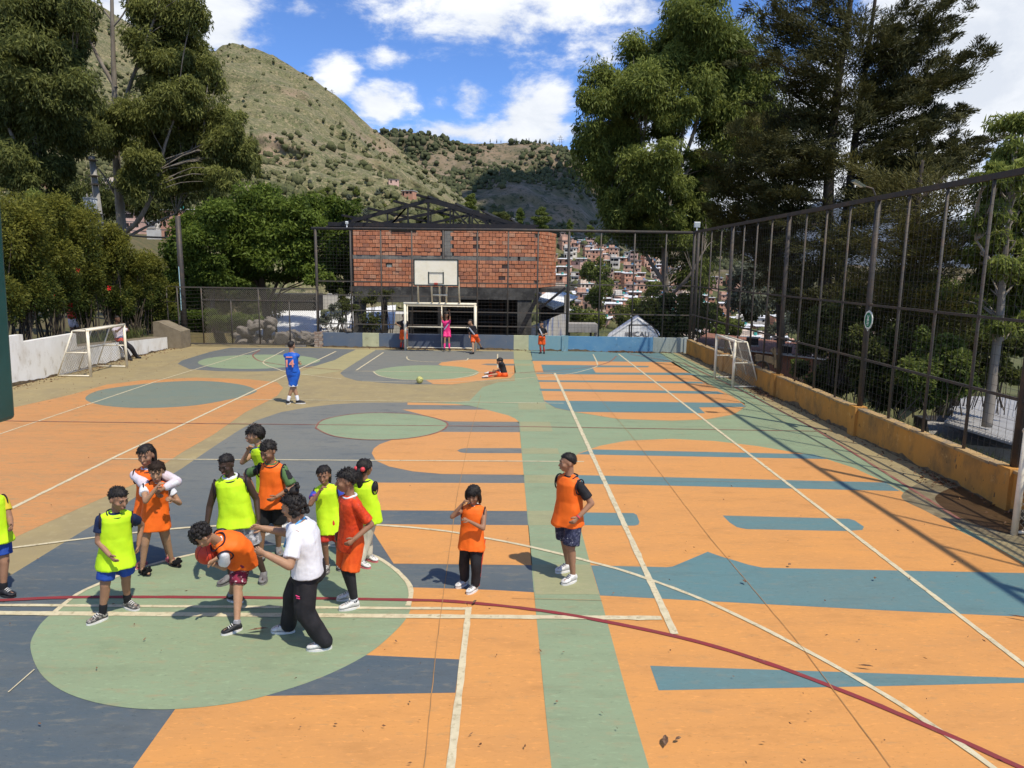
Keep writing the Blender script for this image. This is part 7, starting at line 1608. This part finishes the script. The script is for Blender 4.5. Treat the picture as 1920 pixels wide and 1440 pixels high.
# 2 boy, front left
f = [(184, 1166), (246, 1142)]
p = person('boy in neon yellow bib over navy shirt with blue shorts and patterned canvas shoes', f, hgt(216, 905, f) / 1.0, 28, pel=(220, 1045, 0), nk=(218, 962, -.02), look=62, nod=14, hands=((214, 1052, -.20), (258, 1035, .12)), skin='mid', hair='short', top='cloth_navy', sleeve=(.55, 'cloth_navy'), collar='cloth_navy', bib='bib_yellow', hem=-.40, bottom='cloth_blue', blen=.40, shoes='shoe_print', sock=('sock_black', .28), toes=(-38, 68), elbow=((-.8, .3, -.1), None))
# 3 girl behind, hugging
f = [(266, 1062), (318, 1052)]
person('girl with ponytail in orange bib over white sleeves hugging a girl from behind', f, hgt(280, 826, f) * .99, 8, look=6, nod=8, nk=(280, 905, 0), pel=(286, 985, 0), hands=((300, 932, -.34), (296, 922, -.36)), skin='mid', hair='pony', girl=True, top='cloth_white', sleeve=(1.75, 'cloth_pale'), collar='cloth_pale', bib='bib_orange', hem=-.22, bottom='cloth_grey', blen=.22, shoes='slide_pink', toes=(0, 40), elbow=((-.9, -.4, -.3), (.9, -.4, -.3)))
# 4 girl in front
f = [(272, 1078), (328, 1062)]
person('girl in long orange bib and black pompom slippers held in a hug', f, hgt(292, 856, f) * .99, 30, look=18, nod=10, nk=(295, 918, -.02), pel=(291, 1000, 0), hands=((301, 905, -.22), (318, 935, -.16)), skin='tan', hair='long', haircol='hair_brown', girl=True, top='cloth_white', sleeve=(.42, 'cloth_white'), bib='bib_orange', hem=-.42, shoes='slide', toes=(58, 66), elbow=((-.55, -.3, -.9), (.5, -.2, -.8)), curl=.9)
# 5 tall boy walking
f = [(426, 1094), (494, 1090)]
person('tall dark skinned boy in neon yellow bib walking in grey clogs', f, hgt(426, 838, f) * 1.0, 14, look=-10, nod=16, nk=(432, 902, -.02), pel=(444, 985, 0), skin='dark', hair='fade', top='cloth_white', sleeve=(0, ''), collar='cloth_white', bib='bib_yellow', hem=-.22, bottom='cloth_grey', blen=.46, shoes='shoe_grey', sole='shoe_grey', toes=(-35, 12), wide=1.05)
# 6 boy bending over the ball
f = [(436, 1186), (440, 1128)]
p6 = person('boy bending forward in orange bib and maroon print shorts clutching a red ball', f, 1.36, -62, pel=(456, 1046, 0), nk=(402, 1010, -.30), head=(379, 1004, -.42), look=-58, nod=42, bend=.10, free=True, hands=((392, 1056, -.36), (372, 1046, -.20)), elbow=((.4, -.6, -.6), (.2, .4, -.8)), skin='tan', hair='curly', top='cloth_white', sleeve=(.6, 'cloth_white'), bib='bib_orange', hem=-.20, bottom='print_maroon', blen=.42, shoes='shoe_black', toes=(-52, 70), sock=('cloth_grey', .06), knee=((-.9, -.5, 0), (-.9, -.5, 0)))
bpos = at(388, 1037, (G(436, 1186)[1] + G(440, 1128)[1]) / 2 - .22)
bm_ = MB(); bm_.sphere(bpos, .112, 22, 14); bo = bm_.build('ball', MATS['ball_red'], None, True); tag(bo, 'red ball clutched by the bending boy', 'ball')
for ax in (0, 1.05, 2.1):
    q = MB(); a = np.linspace(0, 2 * math.pi, 25); u_, v_ = np.array((math.cos(ax), math.sin(ax), .2)), np.array((0, -.3, 1.)); u_, v_ = _n(u_), _n(v_ - (v_ @ _n(u_)) * _n(u_)); q.tube([bpos + .1115 * (math.cos(t) * u_ + math.sin(t) * v_) for t in a], .002, 4, cap=False); q.build('seam', MATS['trim_black'], bo)
# 7 laughing boy at the back
f = [(492, 1004), (538, 992)]
person('laughing boy in neon yellow bib and blue collar covering his mouth', f, hgt(480, 792, f) * 1.0, -40, look=-62, nod=-4, nk=(486, 862, 0), pel=(505, 930, 0), hands=((470, 836, -.20), None), elbow=((-.6, -.3, -.8), None), skin='tan', hair='mop', top='cloth_blue', sleeve=(.3, 'cloth_blue'), collar='cloth_blue', bib='bib_yellow', hem=-.4, bottom='cloth_navy', blen=.42, shoes='shoe_white', toes=(-50, -70), curl=.9)
# 8 boy with striped sleeves
f = [(490, 1048), (524, 1040)]
p8 = person('boy in orange bib with green and black striped sleeves looking down', f, hgt(508, 820, f) * 1.0, -8, look=-22, nod=20, nk=(510, 884, 0), pel=(512, 962, 0), hands=((480, 925, -.05), (508, 938, -.22)), elbow=((-.8, .3, -.4), (.9, .2, -.6)), skin='brown', hair='crop', top='cloth_black', sleeve=(.85, 'stripe_green'), collar='stripe_green', bib='bib_orange', hem=-.22, bottom='cloth_black', blen=.42, shoes='shoe_grey', sole='shoe_black', toes=(20, 25))
q_r = .0395
for i in (0, 1):
    for t in (.35, .55, .75):
        c = p8['sh'][i] + (p8['el'][i] - p8['sh'][i]) * t; d = _n(p8['el'][i] - p8['sh'][i]); q = MB(); q.tube([c - d * .012, c + d * .012], q_r * p8['h'], 14, cap=False); q.build('sleeve_stripe', MATS['cloth_black'], p8['root'], True)
# 9 woman
f = [(532, 1186), (600, 1218)]
p9 = person('woman in white T-shirt and black trousers reaching out with a blue lanyard', f, 1.62, -84, pel=(578, 1062, 0), ph=.49, nk=(560, 968, -.02), look=-95, nod=14, chest=-88, hands=((477, 988, .14), (484, 1032, -.34)), elbow=((0, .6, -.8), (.1, -.5, -.8)), skin='tan', hair='bun', top='cloth_white', sleeve=(.75, 'cloth_white'), hem=-.07, bottom='cloth_black', blen=.97, shoes='shoe_white', toes=(-88, -80), curl=.35, wide=1.16, slim=1.22)
q = MB(); F9 = p9; a_ = F9['neck']; q.tube(catmull([a_ - F9['cfw'] * .055 + UP * .045, a_ + F9['cr'] * .075 + UP * .02, a_ + F9['cr'] * .07 + F9['cfw'] * .075 - UP * .05, a_ + F9['cfw'] * .15 - UP * .22], False, 5), .011, 6); q.tube(catmull([a_ - F9['cfw'] * .055 + UP * .045, a_ - F9['cr'] * .075 + UP * .02, a_ - F9['cr'] * .07 + F9['cfw'] * .075 - UP * .05, a_ + F9['cfw'] * .15 - UP * .22], False, 5), .011, 6); q.build('lanyard', MATS['lanyard'], p9['root'], True)
q = MB(); c = p9['hip'][1] + (p9['kn'][1] - p9['hip'][1]) * .45; c = c + np.array((-.04, -.125, 0)); q.tube([c + (-.02, 0, .012), c + (.015, -.004, .0), c + (-.012, -.002, -.012), c + (.018, 0, -.02)], .005, 5); q.build('logo', MATS['cloth_pink'], p9['root'])
# 10 girl with hand at her mouth
f = [(612, 1074), (638, 1066)]
person('small girl in neon yellow bib biting her fingers beside the orange jersey boy', f, hgt(606, 868, f) * 1.0, 6, look=2, nod=8, nk=(611, 920, 0), pel=(620, 992, 0), hands=((606, 912, -.20), None), elbow=((-.6, -.2, -.9), None), skin='brown', hair='pony', girl=True, top='print_blue', sleeve=(.5, 'print_blue'), collar='cloth_blue', bib='bib_yellow', hem=-.44, bottom='cloth_red', blen=.42, shoes='shoe_print', sole='shoe_grey', toes=(0, 10), curl=1.0)
# 11 boy in jersey
f = [(652, 1124), (656, 1142)]
p11 = person('boy in plain orange football jersey and black leggings with white shoes', f, hgt(640, 874, f) * 1.0, -48, look=-74, nod=4, nk=(656, 930, 0), pel=(658, 1020, 0), hands=((632, 1010, .10), (654, 1020, -.26)), elbow=(None, (.6, .3, -.1)), skin='brown', hair='crop', top='jersey_orange', sleeve=(.82, 'jersey_orange'), collar='cloth_white', hem=-.30, bottom='shorts_orange', blen=.46, leg2='cloth_black', shoes='shoe_white', toes=(-72, -66), sock=('cloth_white', .12))
# 12 girl with long ponytail, back turned
f = [(682, 1064), (696, 1052)]
p12 = person('girl in neon yellow bib with long ponytail and pink hair tie turned away', f, hgt(686, 858, f) * 1.0, 158, look=150, nod=0, nk=(684, 908, 0), pel=(690, 985, 0), hands=((674, 950, .14), None), skin='brown', hair='long', girl=True, top='cloth_black', sleeve=(.2, 'cloth_black'), bib='bib_yellow', hem=-.30, bottom='cloth_cream', blen=.94, shoes='shoe_white', sole='rubber_pink', toes=(60, 60))
q = MB(); c = p12['HP'](0, -.46, .05); q.sphere(c + p12['Rh'] @ np.array((-.05, 0, 0)), .030, 10, 8); q.sphere(c + p12['Rh'] @ np.array((.05, 0, 0)), .030, 10, 8); q.build('hair_tie', MATS['bead_red'], p12['root'], True)
# 13 little girl standing alone
f = [(866, 1099), (886, 1110)]
p13 = person('little girl in long orange bib and black trousers touching her face', f, hgt(885, 905, f) * 1.0, -6, look=-12, nod=14, nk=(888, 960, 0), pel=(885, 1025, 0), hands=((873, 938, -.17), (870, 972, -.18)), elbow=((-.8, -.3, -.8), (.6, -.25, -.7)), skin='brown', hair='bangs', girl=True, top='cloth_white', sleeve=(0, ''), collar='cloth_white', bib='bib_orange', hem=-.36, bottom='cloth_black', blen=.96, shoes='shoe_white', toes=(-40, -38), curl=.9)
for t in (.15, .45, .75): pass
q = MB(); L0 = p13['hip'][1] - p13['cr'] * .075 * p13['h']; q.tube([L0, p13['kn'][1] - p13['cr'] * .052 * p13['h'], p13['ank'][1] - p13['cr'] * .040 * p13['h']], .006, 5); q.build('side_stripe', MATS['cloth_red'], p13['root'])
# 14 boy on the right
f = [(1058, 1072), (1068, 1093)]
p14 = person('boy in orange bib over black shirt with dark print shorts standing on the green strip', f, hgt(1062, 840, f) * 1.0, -46, look=-78, nod=2, nk=(1068, 892, 0), pel=(1066, 975, 0), hands=((1050, 962, .14), (1075, 980, -.24)), elbow=(None, (.7, .1, -.1)), skin='mid', hair='fade', top='cloth_black', sleeve=(.72, 'cloth_black'), bib='bib_orange', hem=-.26, bottom='print_navy', blen=.44, shoes='shoe_white', toes=(-66, -52))
q = MB(); d = _n(p14['wr'][1] - p14['el'][1]); q.tube([p14['wr'][1] - d * .012, p14['wr'][1] + d * .004], .021 * p14['h'], 10, cap=False); q.build('bracelet', MATS['bead_red'], p14['root'], True)
# 15 boy in blue kit
f = [(541, 757), (563, 757)]
p15 = person('boy in blue football kit with orange number seen from behind', f, hgt(547, 635, f) * 1.0, 170, look=160, nk=(546, 655, 0), pel=(549, 698, 0), hands=((538, 690, .25), (562, 682, .22)), elbow=((-.8, -.3, -.2), (.8, -.3, -.2)), skin='tan', hair='short', top='kit_blue', sleeve=(.8, 'kit_blue'), hem=-.02, bottom='kit_blue', blen=.46, shoes='shoe_black', toes=(185, 98), sock=('cloth_white', .3), near=False)
sp_ = p15['spine'](.45); bk = -p15['cfw']; Rm = Matrix([[*(-p15['cr'] * -1), 0], [*p15['tdir'], 0], [*bk, 0], [0, 0, 0, 1]]).transposed()
Mx = Matrix.Translation(Vector(sp_ + bk * .088 * p15['h'])) @ Rm
text_mesh('shirt_number', '14', .27, Mx, 'trim_coral', p15['root'], .014, .004)
q = MB(); c = p15['spine'](.80) + bk * .078 * p15['h']; q.bar(c - p15['cr'] * .085, c + p15['cr'] * .085, .02, .030); q.build('shirt_name', MATS['trim_coral'], p15['root'])
for i in (0, 1): e = p15['sh'][i] + (p15['el'][i] - p15['sh'][i]) * .97; d = _n(p15['el'][i] - p15['sh'][i]); q = MB(); q.tube([e - d * .02, e + d * .015], .047 * p15['h'], 12, cap=False); q.build('sleeve_cuff', MATS['cloth_white'], p15['root'], True)
for i in (0, 1): e = p15['kn'][i] + (p15['hip'][i] - p15['kn'][i]) * .12; q = MB(); q.tube([e - UP * .03, e + UP * .02], .0665 * p15['h'], 14, cap=False); q.build('shorts_hem', MATS['cloth_white'], p15['root'], True)
# 16 man on the wall
f = [(244, 676), (259, 672)]
fb = (G(*f[0])[1] + G(*f[1])[1]) / 2
p16 = person('man in pale shirt with red hem and striped black trousers sitting on the white wall', f, 1.70, 62, free=True, pel=(226, 638, -.05), nk=(217, 607, -.10), head=(220, 598, -.10), look=70, nod=10, hands=((233, 610, -.25), (231, 606, .15)), elbow=((.2, -.8, -.6), (.3, .3, -.8)), skin='deep', hair='fade', top='cloth_pale', sleeve=(.7, 'cloth_pale'), hem=-.02, bottom='cloth_black', blen=.97, shoes='shoe_black', sole='shoe_black', toes=(55, 75), sock=('cloth_white', .12), near=False, curl=1.0)
q = MB(); ring_loft(q, [(p16['spine'](s), p16['frame'](s)[1], p16['frame'](s)[2], w * 1.7, d * 1.7) for s, w, d in ((-.08, .109, .088), (.05, .109, .086), (.22, .106, .084))], 20); q.build('red_hem', MATS['cloth_red'], p16['root'], True)
q = MB(); o_ = p16['frame'](0)[1]; q.tube([p16['hip'][0] + o_ * .12, p16['kn'][0] + o_ * .085 + UP * .03, p16['ank'][0] + o_ * .065], .014, 5); q.build('side_stripe', MATS['cloth_white'], p16['root'])
# kit of the far team
def dark_kit(lab, f, top_px, **k):
    kw = dict(skin='tan', hair='short', top='cloth_black', sleeve=(.7, 'cloth_black'), hem=-.12, bottom='shorts_orange', blen=.46, shoes='shoe_black', sole='shoe_black', sock=('cloth_red', .8), near=False, group='players in black and orange kit'); kw.update(k)
    p = person(lab, f, hgt(*top_px, f) if isinstance(top_px, tuple) else top_px, k.get('face', 0), **{a: b for a, b in kw.items() if a != 'face'})
    h = p['h']; c0, c1 = p['spine'](.92), p['spine'](.12); q = MB(); q.bar(c0 + p['cr'] * .06 * h + p['cfw'] * .074 * h, c1 - p['cr'] * .06 * h + p['cfw'] * .086 * h, .05, .012, up=tuple(p['cfw'])); q.build('white_sash', MATS['cloth_white'], p['root'])
    q = MB(); ring_loft(q, [(p['spine'](s), p['frame'](s)[1], p['frame'](s)[2], w * h, d * h) for s, w, d in ((-.16, .110, .089), (.0, .109, .087), (.13, .105, .084))], 18); q.build('orange_hem', MATS['shorts_orange'], p['root'], True)
    return p
dark_kit('player in black and orange kit standing half behind the goal post', [(752, 655), (759, 655)], (757, 586), face=40, look=30, nk=(757, 602, 0), pel=(757, 625, 0), hands=((750, 612, -.2), (764, 616, -.2)))
dark_kit('player in black and orange kit stepping away beside the goal post', [(885, 664), (904, 660)], (881, 596), face=-30, look=-60, nk=(884, 610, 0), pel=(890, 634, 0), hands=((880, 634, -.1), (894, 638, 0)), toes=(-60, 60), foot_z=(0, .12), sock=None)
dark_kit('player in black and orange kit standing alone before the light blue wall', [(1013, 663), (1020, 663)], (1016, 601), face=-20, look=-30, nod=14, nk=(1016, 614, 0), pel=(1016, 636, 0), hands=((1012, 628, -.2), (1018, 628, -.2)))
# 18 keeper hanging on the bar
fk = [(832, 660), (843, 660)]
Yk = G(837, 660)[1]
gy = wp((gl + gr) / 2, -.62)[1]
pk = person('goalkeeper in pink kit holding the crossbar with both hands', [(833, 659), (843, 659)], 1.42, 6, look=10, nod=18, free=True, pel=(838, 620, gy - Yk - .02), nk=(836, 594, gy - Yk - .10), head=(837, 590, gy - Yk - .13), hands=((824, 574, gy - Yk), (843, 573, gy - Yk)), elbow=((-.9, -.3, .2), (.95, -.3, .2)), skin='brown', hair='short', top='cloth_pink', sleeve=(.45, 'cloth_pink'), hem=-.06, bottom='cloth_pink', blen=.44, shoes='shoe_black', sole='shoe_black', sock=('cloth_pink', .45), near=False, curl=1.3, foot_z=(.05, .05))
h = pk['h']; q = MB(); q.bar(pk['spine'](.72) + pk['cr'] * -.05 * h + pk['cfw'] * .082 * h, pk['spine'](.2) + pk['cr'] * .08 * h + pk['cfw'] * .078 * h, .045, .012, up=tuple(pk['cfw'])); q.build('white_sash', MATS['cloth_white'], pk['root'])
# 20 seated player
fs = [(910, 709), (914, 702)]
Ys = (G(*fs[0])[1] + G(*fs[1])[1]) / 2
dark_kit('player in black and orange kit sitting on the floor with knees drawn up', fs, 1.42, face=-82, free=True, look=-85, nod=6, pel=(945, 701, 0), nk=(940, 684, 0), head=(937, 677.5, 0), hands=((925, 694, -.1), (924, 697, .1)), knee=((0, 0, 1.), (0, 0, 1.)), toes=(-80, -85), shoes='shoe_white', hair='mop')
# far-off passers-by behind the hedge
for i, (px, c) in enumerate(((135, 'cloth_red'), (143, 'cloth_pale'))):
    r = thing('person', at(px, 600, 27.5), 'distant person in red and white glimpsed between the hedge stems', 'person', 'people behind the hedge')
    b = at(px, 592, 27.5); q = MB(); q.add(*capsule(b + (0, 0, .12), b + (0, 0, -.25), .13, .12)); q.add(*capsule(b + (0, 0, .2), b + (0, 0, .42), .06, .09)); q.add(*capsule(b + (-.06, 0, -.2), b + (-.06, 0, -.95), .07, .05)); q.add(*capsule(b + (.06, 0, -.2), b + (.06, 0, -.95), .07, .05)); link('body', fuse(q, .02, 2), MATS['skin_brown'], r)
    q = MB(); q.add(*capsule(b + (0, 0, .14), b + (0, 0, -.05), .155, .15)); q.build('shirt', MATS['cloth_red'], r, True); q = MB(); q.add(*capsule(b + (0, 0, -.16), b + (0, 0, -.32), .15, .14)); q.build('shorts', MATS['cloth_pale'], r, True)

# ================================================================== SMALL THINGS
mat('ball_yellow', (.52, .50, .16), .55, (.24, .26, .10), 14, .5, .56)
c = G(787, 719) + UP * .115; q = MB(); q.sphere(c, .112, 20, 12); bo = q.build('ball', MATS['ball_yellow'], None, True); tag(bo, 'scuffed yellow football lying on the slate paint', 'ball')
q = MB(); a = np.linspace(0, 2 * math.pi, 21); q.tube([c + .112 * (math.cos(t) * np.array((.8, -.6, 0)) + math.sin(t) * np.array((.2, .27, .94))) for t in a], .003, 4, cap=False); q.tube([c + .112 * (math.cos(t) * np.array((.6, .1, .79)) + math.sin(t) * np.array((-.2, -.95, .25))) for t in a], .003, 4, cap=False); q.build('seam', MATS['trim_black'], bo)
# leaf litter along the walls and over the court
mat('dead_leaf', (.12, .058, .028), .9, (.22, .12, .06), attr='tint')
def litter(name, lab, pts, sz, seed):
    rg = np.random.default_rng(seed); n = len(pts); A = np.c_[rg.normal(size=(n, 2)), rg.normal(0, .22, n)]
    me = leaf_mesh(name, np.asarray(pts), A, rg.uniform(.6, 1.5, n) * sz, rg.uniform(.3, .6, n) * sz, rg.uniform(0, 1, n), rg); tag(link(name, me, MATS['dead_leaf']), lab, kind='stuff')
rg = np.random.default_rng(8); P = []
for k in range(900):
    s = rg.choice([wall_s(rg.uniform(1140, 1225)), wall_s(rg.uniform(740, 900)), wall_s(rg.uniform(600, 1290))], p=[.55, .25, .2]); P.append(wp(s, -abs(rg.normal(0, .16)) - .02, .012 + rg.uniform(0, .04)))
for k in range(700): y = rg.choice([rg.normal(21.2, .6), rg.normal(12.2, .25), rg.uniform(9, 31)], p=[.45, .15, .4]); P.append(np.array((XW - .03 - abs(rg.normal(0, .22)), y, .012 + rg.uniform(0, .03))))
for k in range(500): P.append(np.array((XL + .04 + abs(rg.normal(0, .3)), rg.uniform(17, 31), .012 + rg.uniform(0, .02))))
litter('leaf_litter', 'dry brown leaves gathered along the foot of the walls', P, .07, 4)
P = []
for k in range(200): P.append(G(rg.uniform(0, 1900), 660 + 780 * rg.uniform(0, 1) ** 1.5) * (1, 1, 0) + UP * .034)
for k in range(260): x, y = rg.uniform(-14.2, -10), rg.uniform(18, 32); P.append(np.array((x, y, .02)))
litter('scattered_leaf_litter', 'small dry leaf scraps scattered over the painted court', P, .032, 5)
def leaf_at(px, py, L, W, ang, lab):
    c = G(px, py) * (1, 1, 0) + UP * .038; a = R_(ang); d = np.array((math.cos(a), math.sin(a), 0)); s = np.array((-d[1], d[0], 0)); q = MB()
    V = [c - d * L / 2, c - d * L * .1 + s * W / 2 + UP * .012, c + d * L * .25 + s * W * .4 + UP * .015, c + d * L / 2 + UP * .008, c + d * L * .2 - s * W * .45 + UP * .014, c - d * L * .15 - s * W / 2 + UP * .01, c + UP * .002]
    q.add(V, [(0, 5, 6), (5, 4, 6), (4, 3, 6), (3, 2, 6), (2, 1, 6), (1, 0, 6)]); o = q.build('fallen_leaf', MATS['dead_leaf_plain']); tag(o, lab, 'leaf')
mat('dead_leaf_plain', (.20, .12, .07), .9, (.11, .06, .035), 30, .4, .6)
leaf_at(1247, 1397, .13, .045, 78, 'curled dry leaf lying on the orange paint near the bottom edge')
leaf_at(1271, 1394, .06, .03, 20, 'small dry leaf beside the curled leaf on the orange paint')
leaf_at(484, 1187, .20, .035, 12, 'long dry leaf on the green circle between the boy and the woman')
leaf_at(1395, 1096, .07, .04, 110, 'dry leaf on the wide teal band')
leaf_at(1910, 1163, .22, .02, -28, 'dark twig like leaf below the wide teal band')
leaf_at(1622, 1256, .14, .02, -15, 'thin dry leaf above the long teal wedge')
leaf_at(1640, 1090, .05, .03, 40, 'dark leaf scrap in the middle of the wide teal band')
leaf_at(890, 1135, .08, .03, 60, 'dry leaf by the thick red arc near the little girl')
leaf_at(1790, 1060, .05, .03, 10, 'dark leaf scrap on the orange paint above the teal band')
leaf_at(1480, 1064, .05, .04, 30, 'dark leaf scrap at the upper edge of the teal band')
leaf_at(1527, 790, .10, .06, 0, 'dark leaf on the green border near the side wall')
